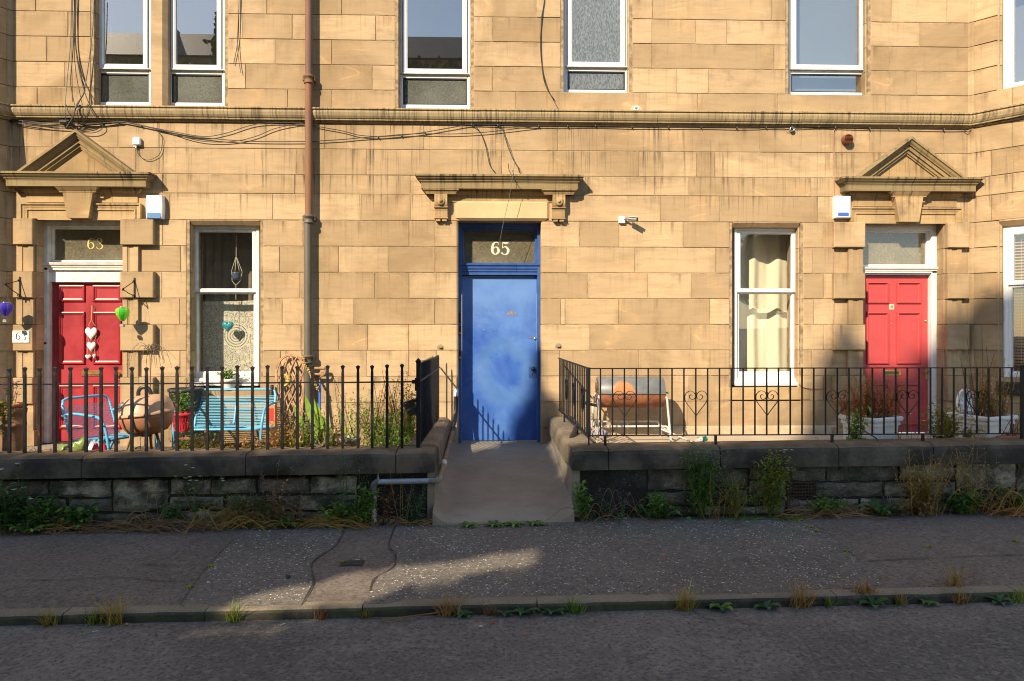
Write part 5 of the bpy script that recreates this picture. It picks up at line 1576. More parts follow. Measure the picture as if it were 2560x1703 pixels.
t = thing('garden_tree', 'round dark tree far across the street, mirrored in the east sash window', 'tree', (14.5, -28, 0))
mb = MB(); mb.tube([(14.5, -28, -.5), (14.5, -28, 2.5), (14.8, -28, 4)], [.25, .2, .1], 8); mb.build('trunk', M['bark'], t)
mb = MB()
for i in range(2600):
    d = Vector((rt.gauss(0, 1), rt.gauss(0, 1), rt.gauss(0, 1))).normalized(); rr_ = rt.uniform(.5, 1) ** .5
    c = Vector((14.8 + d.x * 2.6 * rr_, -28 + d.y * 2 * rr_, 4.3 + d.z * 2.3 * rr_)); s = d.orthogonal().normalized(); e = d.cross(s)
    L = rt.uniform(.12, .25); mb.add([c - s * L, c + e * L, c + s * L, c - e * L], [(0, 1, 2, 3)])
mb.build('crown', M['street_leaf'], t)

# =================================================================== THINGS FIXED TO THE FRONT
dp = thing('drainpipe', 'cast iron drainpipe, rusty brown above and painted grey below the fanlights', 'drainpipe', (PX(772, -.09), -.09, 0))
xd = PX(772, -.09); zj = PZ(772, 545, -.09)
mb = MB(); mb.tube([(xd, -.09, zj), (xd, -.09, 7)], .046, 14); mb.build('pipe', M['rust_pipe'], dp, label='rust-brown upper length of pipe')
mb = MB(); mb.tube([(xd - .012, -.09, .0), (xd - .012, -.09, zj)], .046, 14); mb.build('pipe', M['grey_pipe'], dp, label='grey painted lower length of pipe')
def collar(z, mat, x=xd):
    mb = MB(); mb.lathe([(.046, -.07), (.058, -.066), (.060, -.05), (.052, -.042), (.052, .0), (.062, .006), (.066, .020), (.062, .034), (.050, .038)], (x, -.09, z), 16)
    mb.box(x - .075, x - .05, -.10, 0, z - .03, z + .03, .004); mb.box(x + .05, x + .075, -.10, 0, z - .03, z + .03, .004); mb.build('collar', mat, dp)
collar(PZ(772, 196, -.09), M['rust_pipe']); collar(zj, M['grey_pipe']); collar(PZ(772, 895, -.09), M['grey_pipe'], xd - .012); collar(PZ(772, 1038, -.09), M['grey_pipe'], xd - .012)

def cable(pts, r, label, mat='cable', y=-.03, cat='cable', group=None, name='cable', ys=None, k=5):
    c = [P(u, v, (ys[i] if ys else y)) for i, (u, v) in enumerate(pts)]
    mb = MB(); mb.tube(smooth_path(c, k), r, 5)
    return tag(mb.build(name, M[mat]), label, cat, group)
CLIPS = [c1(160, 832), c1(420, 838), c1(560, 853), c1(700, 851), c1(965, 862), c2(260, 938), c2(420, 927), c2(580, 906), c2(900, 853), c2(1080, 856), c2(1360, 862), c2(1560, 863), c2(1750, 861), c2(2000, 868), c2(2250, 868), c3(145, 868), c3(390, 874), c3(590, 871), c3(950, 868), c3(1065, 872), c3(1300, 879), c3(1500, 880), c3(1810, 886)]
A = lambda *p: [c1(*q) for q in p]; B = lambda *p: [c2(*q) for q in p]; C3 = lambda *p: [c3(*q) for q in p]
cable(A((-20, 812), (100, 825), (200, 832), (300, 842), (420, 837), (560, 852), (700, 850), (830, 836), (960, 860), (1080, 886), (1180, 910), (1350, 938), (1600, 962), (1800, 970), (2090, 970), (2170, 966), (2357, 955)) + B((130, 945), (260, 937), (420, 927), (580, 906), (760, 875), (900, 853), (1080, 856), (1360, 861), (1560, 863), (1750, 861), (2000, 868), (2250, 868)) + C3((145, 868), (390, 874), (590, 871), (780, 874), (950, 868), (1065, 872), (1300, 879), (1500, 880), (1810, 886), (1960, 884)), .0055, 'long black cable sagging under the string course across the whole front')
long_cable = [o for o in COL.objects if o.get('label', '').startswith('long black cable')][0]
for u, v in CLIPS:
    q = P(u, v, -.03); mb = MB(); mb.box(q.x - .005, q.x + .005, -.040, -.002, q.z - .010, q.z + .010, .002); mb.build('clip', M['cable_grey'], long_cable)
cable(A((170, 838), (330, 850), (520, 846), (700, 846), (830, 832), (1000, 865), (1200, 905), (1400, 935), (1550, 912), (1760, 850), (2030, 842), (2110, 855), (2240, 878), (2357, 900)) + B((130, 926), (260, 934), (420, 921), (560, 916), (760, 918), (940, 910), (1100, 895), (1360, 864)), .005, 'black cable looping up to a clip just west of the rusty drainpipe')
cable(A((1080, 890), (1180, 912), (1300, 950), (1430, 972), (1600, 969), (1750, 935), (1880, 882), (2030, 850), (2110, 850)), .005, 'lowest sagging black cable between the white junction box and the drainpipe')
cable(A((-10, 822), (180, 850), (330, 872), (450, 882), (560, 862), (700, 852), (840, 842)), .005, 'black cable drooping just over the point of the west pediment')
cable(A((110, 842), (240, 860), (380, 868), (500, 870), (640, 850), (760, 838)), .0045, 'thin black cable in the tangle above the west pediment', y=-.045)
cable(A((490, -60), (482, 300), (458, 560), (445, 760), (460, 858)), .0045, 'westernmost grey cable hanging in front of the upper wall', 'cable_grey', ys=[-.03, -.03, -.04, -.13, -.05])
cable(A((497, -60), (492, 400), (497, 700)), .004, 'straight thin cable hanging west of the twin window', 'cable', ys=[-.03, -.03, -.11])
cable(A((518, -60), (515, 250), (530, 400), (560, 540), (580, 620), (540, 700), (512, 760), (490, 850)), .0075, 'thick black cable hanging beside the twin window', 'cable', ys=[-.03, -.03, -.03, -.04, -.06, -.12, -.13, -.06])
cable(A((643, -60), (640, 100), (628, 260), (600, 480), (570, 640), (522, 720), (500, 800), (455, 872)), .006, 'dark grey cable swinging from the window jamb to the junction box', 'cable_grey', ys=[-.02, -.02, -.03, -.04, -.06, -.13, -.13, -.06])
cable(A((505, -60), (518, 300), (545, 500), (605, 700), (690, 832)), .005, 'black cable crossing slantwise over the string course', 'cable', ys=[-.03, -.03, -.03, -.125, -.04])
cable(A((600, 714), (612, 770), (580, 830), (530, 880), (560, 905), (640, 910), (696, 885), (704, 850)), .005, 'black cable making a loop below the string course', 'cable', ys=[-.11, -.13, -.10, -.04, -.04, -.04, -.04, -.04])
cable(A((560, 730), (530, 770), (560, 850), (590, 800), (612, 760)), .004, 'small coil of black cable over the string course', 'cable', ys=[-.12, -.13, -.06, -.12, -.13])
cable(A((1060, 880), (1105, 930), (1112, 980), (1090, 1060), (1010, 1097), (950, 1060), (938, 1000)), .004, 'curl of thin cable running to the white junction box', y=-.02)
cable(A((1637, -60), (1636, 60), (1630, 270), (1600, 440)), .0045, 'short cable end hanging east of the twin window', y=-.02)
cable(A((1640, -60), (1632, 120), (1626, 290), (1636, 420), (1650, 500)), .0045, 'longer forked cable end hanging east of the twin window', 'cable_grey', y=-.03)
cable(B((1405, -60), (1395, 40), (1379, 130), (1377, 300), (1385, 470), (1400, 560), (1430, 630), (1470, 685)), .005, 'black cable clipped down the wall between the upper windows', y=-.015)
cable(B((1400, 0), (1386, 100), (1372, 280), (1385, 468), (1425, 610), (1470, 700), (1505, 764)), .004, 'thin cable running down to the string course beside the patterned window', y=-.02)
cable(B((900, 853), (940, 880), (970, 925), (1000, 1010), (1020, 1110), (1040, 1155), (1065, 1182)), .005, 'loose cable curling down above the west end of the door hood', y=-.03)
cable(B((1080, 856), (1112, 880), (1130, 940), (1155, 1020), (1190, 1100), (1215, 1140), (1230, 1185)), .005, 'loose cable curling down above the middle of the door hood', y=-.03)
cable(B((1110, 880), (1140, 960), (1165, 1050), (1195, 1105), (1182, 1200), (1165, 1320), (1140, 1440), (1110, 1570), (1088, 1690)), .003, 'thin wire dangling over the hood to the fanlight of number 65', 'cable_grey', ys=[-.03, -.05, -.1, -.16, -.225, -.225, -.2, -.17, -.14])
cable(B((1152, 1120), (1158, 1165), (1185, 1215), (1205, 1245), (1225, 1255)), .004, 'short frayed cable end lying over the chipped edge of the hood', ys=[-.08, -.16, -.225, -.22, -.22])
cable(C3((1300, 880), (1160, 872), (1080, 872), (1056, 890), (1050, 960), (1052, 1200), (1056, 1330)) + [c6(1055, 60), c6(1052, 300), c6(1050, 560), c6(1053, 800), c6(1048, 1000), c6(1050, 1180)], .005, 'pinkish cable clipped down the wall west of the east red door', 'cable_pink', y=-.012)
cable(C3((1935, 882), (1975, 905), (2010, 872)), .0045, 'slack kink of cable in the corner by the east bay', y=-.03)
cable([c3(2010, 872), c3(2090, 852), c3(2150, 838), c3(2357, 790)], .006, 'pair of cables following the string course round the east bay', ys=[-.05, -.16, -.24, -.52])
cable([c6(815, 1318), c6(840, 1338), c6(900, 1350), c6(990, 1350)], .004, 'brown cable leaving the sill of the cream-curtained window', 'stem_red', y=-.02)
bx = thing('junction_box', 'flat black junction box amid the cables over the west pediment', 'junction box', P(*c1(445, 835), -.05))
mb = MB(); q = P(*c1(445, 835), -.05); mb.box(q.x - .062, q.x + .062, -.075, -.03, q.z - .022, q.z + .022, .006); mb.build('box', M['black_plastic'], bx)
mb = MB(); mb.box(q.x - .05, q.x + .05, -.079, -.074, q.z - .014, q.z + .016, .002); mb.build('lid', M['dark_metal'], bx)

def alarm(xc, zc_, w, h, lens, label, oval):
    t = thing('alarm_box', label, 'alarm box', (xc, 0, zc_))
    d = .085; mb = MB()
    n = 8; poly = []
    for i in range(n + 1):
        s = i / n; b = (w/2) * (1 - .10 * (2*s-1)**2) if oval else w/2
        poly.append((b, -h/2 + h * s))
    pts = [(xc + b, zc_ + z) for b, z in poly] + [(xc - b, zc_ + z) for b, z in reversed(poly)]
    rings = [(0, 1.0), (-.06, 1.0), (-.078, .96), (-d, .86)]
    vs = []; m = len(pts)
    for yy, s in rings: vs += [(xc + (px - xc) * s, yy - .002, zc_ + (pz - zc_) * (1 - (1-s) * .7)) for px, pz in pts]
    fs = [(r*m+i, r*m+(i+1) % m, r*m+m+(i+1) % m, r*m+m+i) for r in range(len(rings)-1) for i in range(m)] + [tuple(range((len(rings)-1)*m, len(rings)*m))]
    mb.add(vs, fs); mb.build('cover', M['white_plastic'], t)
    mb = MB()
    if oval: mb.box(xc - w*.43, xc + w*.43, -d - .006, -.02, zc_ - h/2 - .002, zc_ - h*.22, .01)
    else: mb.box(xc - w*.36, xc + w*.36, -d - .007, -.04, zc_ - h*.42, zc_ - h*.25, .006)
    mb.build('strobe_lens', lens, t)
q = P(387, 518, -.06); alarm(q.x, q.z, .205, .285, M['pale_blue_lens'], 'white bowed alarm box with a pale blue band below, beside the west door', True)
q = P(2106, 518, -.06); alarm(q.x, q.z, .195, .275, M['blue_lens'], 'white square alarm box with a bright blue lens, beside the east door', False)
t = thing('junction_box', 'small white junction box with a curl of cable, east of the west pediment', 'junction box', P(*c1(940, 975), 0))
q = P(*c1(940, 972), -.02); mb = MB(); mb.box(q.x - .044, q.x + .044, -.055, 0, q.z - .045, q.z + .052, .010); mb.build('box', M['white_plastic'], t)
mb = MB(); mb.tube([(q.x - .01, -.03, q.z - .045), (q.x - .01, -.03, q.z - .075)], .009, 8); mb.tube([(q.x - .03, -.03, q.z - .045), (q.x - .03, -.03, q.z - .065)], .007, 8); mb.build('gland', M['white_plastic'], t)
t = thing('security_camera', 'small silver camera on a white square bracket east of the blue door', 'camera', P(1570, 550, -.03))
q = P(*c5(1930, 192), -.02); mb = MB(); mb.box(q.x - .040, q.x + .040, -.045, 0, q.z - .042, q.z + .042, .006); mb.build('mount', M['white_plastic'], t)
mb = MB(); mb.tube([(q.x + .02, -.03, q.z), (q.x + .055, -.065, q.z + .012), (q.x + .075, -.08, q.z + .005)], .013, 8); mb.build('arm', M['chrome'], t)
mb = MB(); d = Vector((.75, -.62, -.16)).normalized(); c = Vector((q.x + .075, -.09, q.z + .004)); mb.tube([c, c + d * .115], .024, 12); mb.build('body', M['chrome'], t)
mb = MB(); mb.tube([c + d * .116, c + d * .119], .020, 12); mb.build('lens', M['seal'], t)
mb = MB(); s_ = d.cross(Vector((0, 0, 1))).normalized() * .027; up_ = Vector((0, 0, .028)); mb.prism([c + up_ - s_, c + up_ + s_, c + up_ + s_ + d * .14, c + up_ - s_ + d * .14], (0, 0, .003)); mb.build('hood', M['white_plastic'], t)
# round wall vent
t = thing('wall_vent', 'round brown louvred vent under the string course beside the east pediment', 'vent', P(2118, 348, 0))
q = P(*c3(1148, 956), -.05); Rm = Matrix.Rotation(rad(90), 4, 'X')
mb = MB(); mb.lathe([(.060, 0), (.064, .03), (.062, .075), (.055, .082)], (q.x, 0, q.z), 20, Rm); mb.build('cowl', M['vent'], t)
for i in range(7):
    z = q.z - .046 + i * .0155; hw = math.sqrt(max(.0004, .056**2 - (z - q.z)**2))
    mb = MB(); mb.prism([(q.x - hw, -.086, z - .004), (q.x + hw, -.086, z - .004), (q.x + hw, -.072, z + .006), (q.x - hw, -.072, z + .006)], (0, .004, -.003)); mb.build('louvre', M['vent'], t)
for u, v, lab, y0 in ((*c2(2030, 745), 'white overflow pipe stub in crumbling mortar above the string course', 0), (*c3(765, 886), 'grey overflow pipe stub just under the string course', 0)):
    t = thing('overflow_pipe', lab, 'pipe', P(u, v, 0)); q = P(u, v, -.03)
    mb = MB(); mb.lathe([(.030, 0), (.030, .05), (.020, .05), (.018, .0)], (q.x, 0, q.z), 16, Rm); mb.build('pipe', M['white_plastic'] if 'white' in lab else M['chrome'], t)
    mb = MB(); mb.lathe([(.019, .008), (.001, .008)], (q.x, 0, q.z), 12, Rm); mb.build('bore', M['seal'], t)
    mb = MB(); n = 14
    vs = [(q.x + (.045 + .03 * rr.random()) * math.cos(a_ * 6.283 / n) * (1.2), -.004, q.z + (.04 + .02 * rr.random()) * math.sin(a_ * 6.283 / n)) for a_ in range(n)]
    mb.add(vs + [(q.x, -.012, q.z)], [(i, (i+1) % n, n) for i in range(n)]); mb.build('mortar_collar', M['slab'] if 'white' in lab else M['trim'], t)
for u, v, lab in ((*c5(688, 1064), 'stub of an old iron bracket in the stone west of the blue door'), (*c5(1498, 1057), 'stub of an old iron bracket in the stone east of the blue door')):
    t = thing('iron_stub', lab, 'bracket', P(u, v, 0)); q = P(u, v, -.02)
    mb = MB(); mb.box(q.x - .018, q.x + .018, -.03, .0, q.z - .010, q.z + .010, .003); mb.build('stub', simple('worn_lead', (.26, .22, .17), .7, .4, 30), t)
    mb = MB(); n = 12; vs = [(q.x + (.038 + .012 * rr.random()) * math.cos(a_ * 6.283 / n), -.003, q.z + (.028 + .010 * rr.random()) * math.sin(a_ * 6.283 / n)) for a_ in range(n)]
    mb.add(vs + [(q.x, -.006, q.z)], [(i, (i+1) % n, n) for i in range(n)]); mb.build('lead_packing', M['trim_dark'], t)

# number tile
t = thing('number_tile', 'white glazed tile with a blue 63 on the west pilaster', 'house number', P(52, 843, -.08))
q0 = P(*c4(84, 1034), -.08); q1 = P(*c4(202, 951), -.08); yT = -.086
mb = MB(); mb.box(q0.x, q1.x, yT, -.07, q0.z, q1.z, .003); mb.build('tile', M['tile_white'], t)
numerals('63', q0.x + .042, q0.z + .035, .088, yT - .0022, M['tile_blue'], t, gap=1.12, wk=.62)
by, bb = MB(), MB(); W_ = q1.x - q0.x; H_ = q1.z - q0.z
for i in range(44):
    s = (i / 44) * 2 * (W_ + H_ - .02); m_ = .009
    if s < W_ - .01: x, z = q0.x + m_ + s * (1 - .03), q0.z + m_
    elif s < W_ + H_ - .02: x, z = q1.x - m_, q0.z + m_ + (s - W_ + .01)
    elif s < 2*W_ + H_ - .03: x, z = q1.x - m_ - (s - W_ - H_ + .02), q1.z - m_
    else: x, z = q0.x + m_, q1.z - m_ - (s - 2*W_ - H_ + .03)
    tgt = (bb, by, bb)[i % 3]; a_ = .0042 if i % 3 != 1 else .0055
    tgt.prism([(x - a_, yT - .0015, z), (x, yT - .0015, z - a_*.8), (x + a_, yT - .0015, z), (x, yT - .0015, z + a_*.8)], (0, .0015, 0))
by.build('border_yellow', M['tile_yellow'], t); bb.build('border_blue', M['tile_blue'], t)

# wrought brackets with glass balloons
def hang_bracket(xw, zt, out, label):
    """scrolled flat-iron bracket standing off the stone, out = where its nose is"""
    t = thing('hanging_bracket', label, 'bracket', (xw, -.08, zt))
    yb = -.082; mb = MB(); mb.box(xw - .007, xw + .007, yb - .005, yb, zt - .255, zt + .01); mb.build('back_plate', M['dark_metal'], t)
    nose = Vector(out)
    mb = MB()
    def scroll(c, r, a0, dirv, turns=1.1):
        o = []
        for i in range(11):
            a = a0 + i / 10 * turns * 2 * math.pi; rr2 = r * (1 - .6 * i / 10)
            o.append(Vector(c) + dirv * (math.cos(a) * rr2) + Vector((0, 0, math.sin(a) * rr2)))
        return o
    top = Vector((xw, yb - .005, zt - .035)); low = Vector((xw, yb - .005, zt - .21))
    dh = Vector((nose.x - xw, nose.y - yb, 0)).normalized()
    mb.tube([top, top + (nose - top) * .5, nose], .0055, 5)
    mb.tube([low, low + (nose - low) * .5 + Vector((0, 0, -.01)), nose + Vector((0, 0, -.005))], .0055, 5)
    mb.tube(scroll(nose + Vector((0, 0, -.004)), .018, 1.5, dh), .005, 5); mb.tube(scroll(top + dh * .012, .016, 2.2, dh), .0045, 5); mb.tube(scroll(low + dh * .012, .018, 3.6, dh), .0045, 5)
    mb.build('arm', M['dark_metal'], t); return t
def balloon(c, r, m1, m2, label, top):
    """glass hot-air balloon on threads, a little metal basket below"""
    t = thing('glass_balloon', label, 'ornament', c)
    c = Vector(c); prof = [(.45, .92), (.78, .80), (.97, .50), (1.0, .15), (.90, -.22), (.66, -.62), (.40, -.98), (.30, -1.12)]
    n = 24
    for nm, par in (('glass', 0), ('glass', 1)):
        mb = MB()
        for i in range(len(prof)-1):
            for k in range(n):
                if (k // 3) % 2 != par: continue
                a0 = 2*math.pi*k/n; a1 = 2*math.pi*(k+1)/n
                f = lambda p, a: c + Vector((p[0]*r*math.cos(a), p[0]*r*math.sin(a), p[1]*r))
                mb.add([f(prof[i], a0), f(prof[i], a1), f(prof[i+1], a1), f(prof[i+1], a0)], [(0, 1, 2, 3)], True)
        mb.build(nm, m1 if par == 0 else m2, t)
    mb = MB()
    for k in range(8):
        a = 2*math.pi*k*3/n; mb.tube([c + Vector((p[0]*r*1.01*math.cos(a), p[0]*r*1.01*math.sin(a), p[1]*r)) for p in prof], .0014, 3)
    for p in (prof[0], prof[-1]): mb.lathe([(p[0]*r*1.03, -.004), (p[0]*r*1.08, 0), (p[0]*r*1.03, .005)], c + Vector((0, 0, p[1]*r)), 18)
    mb.build('ribs', M['chrome'], t)
    mb = MB(); b = c + Vector((0, 0, -1.85 * r))
    mb.box(b.x - .022, b.x + .022, b.y - .022, b.y + .022, b.z - .017, b.z + .017, .004); bk = mb.build('basket', simple('tin_basket_' + m1.name, (.45, .42, .38), .5, .5, 90, metal=.3, lo=.45, hi=.55), t)
    mb = MB()
    for s in (-1, 1): mb.tube([b + Vector((s*.018, 0, .017)), c + Vector((s*.018, 0, prof[-1][1]*r))], .0012, 3); mb.tube([c + Vector((s*.45*r, 0, .92*r)), Vector(top)], .0012, 3)
    mb.build('threads', M['rope'], t)
yB2 = -.26
nose = P(*c4(842, 665), yB2); hang_bracket(PX(918 * .365, -.09), PZ(335, 480 + 592 * .365, -.09), nose, 'black scrolled bracket holding the green balloon, east of the west door')
cB = P(*c4(838, 832), yB2); balloon(cB, .078, M['glass_green'], M['glass_lime'], 'green striped glass balloon hanging east of the west red door', nose)
nose = P(*c4(38, 632), yB2); hang_bracket(PX(132 * .365, -.09), PZ(48, 480 + 586 * .365, -.09), nose, 'black scrolled bracket holding the violet balloon, above the number tile')
cB = P(*c4(38, 800), yB2); balloon(cB, .078, M['glass_blue'], M['glass_indigo'], 'violet blue glass balloon hanging above the number tile', nose)

# string of hearts on the west door
t = thing('heart_garland', 'string of four white wooden hearts hanging on the west red door', 'ornament', P(*c4(628, 780), .2))
def heart_solid(mb, c, w, h, d):
    out = []
    for i in range(28):
        a = 2 * math.pi * i / 28
        x = 16 * math.sin(a) ** 3 / 32; z = (13 * math.cos(a) - 5 * math.cos(2*a) - 2 * math.cos(3*a) - math.cos(4*a)) / 29
        out.append((x * w, z * h))
    vs = []; n = 28
    for s, y in ((.0, -d), (.55, -d * .92), (.85, -d * .65), (1, -d*.25), (1, 0)):
        vs += [(c[0] + x * s, c[1] + y, c[2] + z * s) for x, z in out]
    mb.add(vs, [(r*n+i, r*n+(i+1) % n, r*n+n+(i+1) % n, r*n+n+i) for r in range(4) for i in range(n)], True)
yH = .205
hs = [((625, 966), .145, .165, 'heart'), ((626, 1056), .110, .128, 'heart'), ((604, 1129), .072, .064, 'heart'), ((647, 1125), .036, .066, 'heart')]
for (x, y), w_, h_, nm in hs:
    mb = MB(); q = P(*c4(x, y), yH); heart_solid(mb, q, w_ * 1.0, h_ * 1.0, .022); mb.build(nm, M['heart_white'], t)
mb = MB()
def pp(x, y): return P(*c4(x, y), yH - .004)
for a in (((628, 780), (625, 875)), ((632, 780), (628, 875)), ((625, 875), (606, 918)), ((627, 875), (652, 918)), ((597, 970), (606, 1022)), ((660, 985), (645, 1025)), ((600, 1070), (603, 1120)), ((650, 1070), (648, 1112))): mb.tube([pp(*a[0]), pp(*a[1])], .0022, 4)
mb.build('twine', M['twine'], t)
mb = MB(); q = P(*c4(628, 780), .21); mb.tube([(q.x, yl, q.z), (q.x, yl - .03, q.z + .004)], .003, 5); mb.build('hook', M['brass'], t)

# behind the west sash window: net curtain, lace, macrame hanger, teal heart
z0, z1 = OP['g1'][2], OP['g1'][3]
def curtain(name, label, x0, x1, z0, z1, y, mat, amp, waves, cat='curtain', topfn=None):
    n = 60; m = 14; mb = MB(); vs = []
    for j in range(m + 1):
        for i in range(n + 1):
            s = i / n; x = x0 + (x1 - x0) * s; zt = topfn(s) if topfn else z1
            z = z0 + (zt - z0) * j / m
            vs.append((x, y + amp * math.sin(s * waves * 6.283 + .6 * math.sin(j * .3)) + .3 * amp * math.sin(s * waves * 14 + 1), z))
    mb.add(vs, [(j*(n+1)+i, j*(n+1)+i+1, (j+1)*(n+1)+i+1, (j+1)*(n+1)+i) for j in range(m) for i in range(n)], True)
    return tag(mb.build(name, mat), label, cat)
curtain('curtain', 'dim grey-brown curtain drawn behind the west sash window', ax0 - .1, ax1 + .1, z0, z1 + .1, .72, M['net'], .025, 9)
def lace_mat(cx, cz):
    k = NT('crochet_lace'); ob = k.coord('Object'); sp = k.n('ShaderNodeSeparateXYZ'); k.l(ob, sp.inputs[0])
    dx = k.math('SUBTRACT', sp.outputs[0], cx); dz = k.math('SUBTRACT', sp.outputs[2], cz)
    r = k.math('SQRT', k.math('ADD', k.math('MULTIPLY', dx, dx), k.math('MULTIPLY', dz, dz))); a = k.math('ARCTAN2', dz, dx)
    ring = k.math('GREATER_THAN', k.math('SINE', k.math('MULTIPLY', r, 190.0)), .25)
    spoke = k.math('GREATER_THAN', k.math('SINE', k.math('MULTIPLY', a, 46.0)), -.35)
    hole = k.math('MULTIPLY', ring, spoke)
    v = k.n('ShaderNodeTexVoronoi'); v.feature = 'F1'; v.inputs['Scale'].default_value = 13.5; k.l(ob, v.inputs['Vector'])
    dd = v.outputs['Distance']
    v2 = k.n('ShaderNodeTexVoronoi'); v2.inputs['Scale'].default_value = 105; k.l(ob, v2.inputs['Vector'])
    mesh = k.math('LESS_THAN', v2.outputs['Distance'], .42)
    outer = k.math('MULTIPLY', mesh, k.math('GREATER_THAN', dd, .33))
    near = k.math('LESS_THAN', r, .165)
    h = k.math('ADD', k.math('MULTIPLY', hole, near), k.math('MULTIPLY', outer, k.math('SUBTRACT', 1.0, near)))
    k.col((.66, .62, .50)); k.p.inputs['Roughness'].default_value = .9
    tr = k.n('ShaderNodeBsdfTransparent'); mx = k.n('ShaderNodeMixShader'); k.l(k.math('MULTIPLY', h, .9), mx.inputs[0]); k.l(k.p.outputs[0], mx.inputs[1]); k.l(tr.outputs[0], mx.inputs[2]); k.l(mx.outputs[0], k.out.inputs[0])
    return k.m
q = P(*c4(1600, 975), .42)
lz1 = PZ(600, 480 + 745 * .365, .42)
curtain('lace_curtain', 'cream crochet lace across the lower half of the west sash window', ax0 + .0, ax1 + .02, z0 - .02, lz1, .42, lace_mat(q.x + .03, q.z - .02), .004, 2, topfn=lambda s: lz1 + .03 * s ** 3 - .01)
t = thing('teal_heart', 'shiny teal glass heart hanging in front of the lace', 'ornament', P(*c4(1561, 920), .28))
mb = MB(); q = P(*c4(1561, 918), .28); heart_solid(mb, q, .145, .14, .03); mb.build('heart', M['teal'], t)
mb = MB(); mb.tube([(q.x, .28, q.z + .03), (q.x, .28, PZ(570, 480 + 700 * .365, .28))], .003, 4); mb.build('ribbon', M['teal'], t)
t = thing('macrame_hanger', 'cream macrame hanger with a blue bowl in the upper west sash window', 'plant hanger', P(*c4(1618, 320), .35))
mb = MB(); f_ = lambda x, y, yy=.35: P(*c4(x, y), yy)
for a in (((1618, 300), (1618, 440)), ((1618, 440), (1585, 545)), ((1618, 440), (1610, 545)), ((1618, 440), (1640, 545)), ((1618, 440), (1660, 550)), ((1585, 545), (1590, 610), (1616, 640)), ((1660, 550), (1645, 610), (1616, 640)), ((1610, 545), (1640, 600)), ((1640, 545), (1600, 600)), ((1616, 640), (1616, 740))): mb.tube([f_(*p) for p in a], .0045, 5)
mb.build('cords', M['rope'], t)
mb = MB(); q = f_(1618, 575); mb.lathe([(.02, -.055), (.05, -.045), (.062, -.01), (.058, .035), (.062, .045), (.05, .04)], (q.x, .36, q.z), 16); mb.build('bowl', simple('slate_blue_bowl', (.09, .12, .20), .3, .2, 10), t)
mb = MB()
for i in range(12): mb.leaf((q.x + rr.uniform(-.04, .04), .355, q.z + .04), (rr.uniform(-1, 1), -.3, rr.uniform(-.2, .6)), .05, .02)
mb.build('dried_leaves', M['dry_orange'], t)
# cream curtain behind the east sash window
z0, z1 = OP['g2'][2], OP['g2'][3]
curtain('curtain', 'cream curtain hanging in folds behind the east sash window', bx0 + .13, bx1 + .06, z0 - .02, z1 + .12, .53, M['cream'], .038, 2.2)

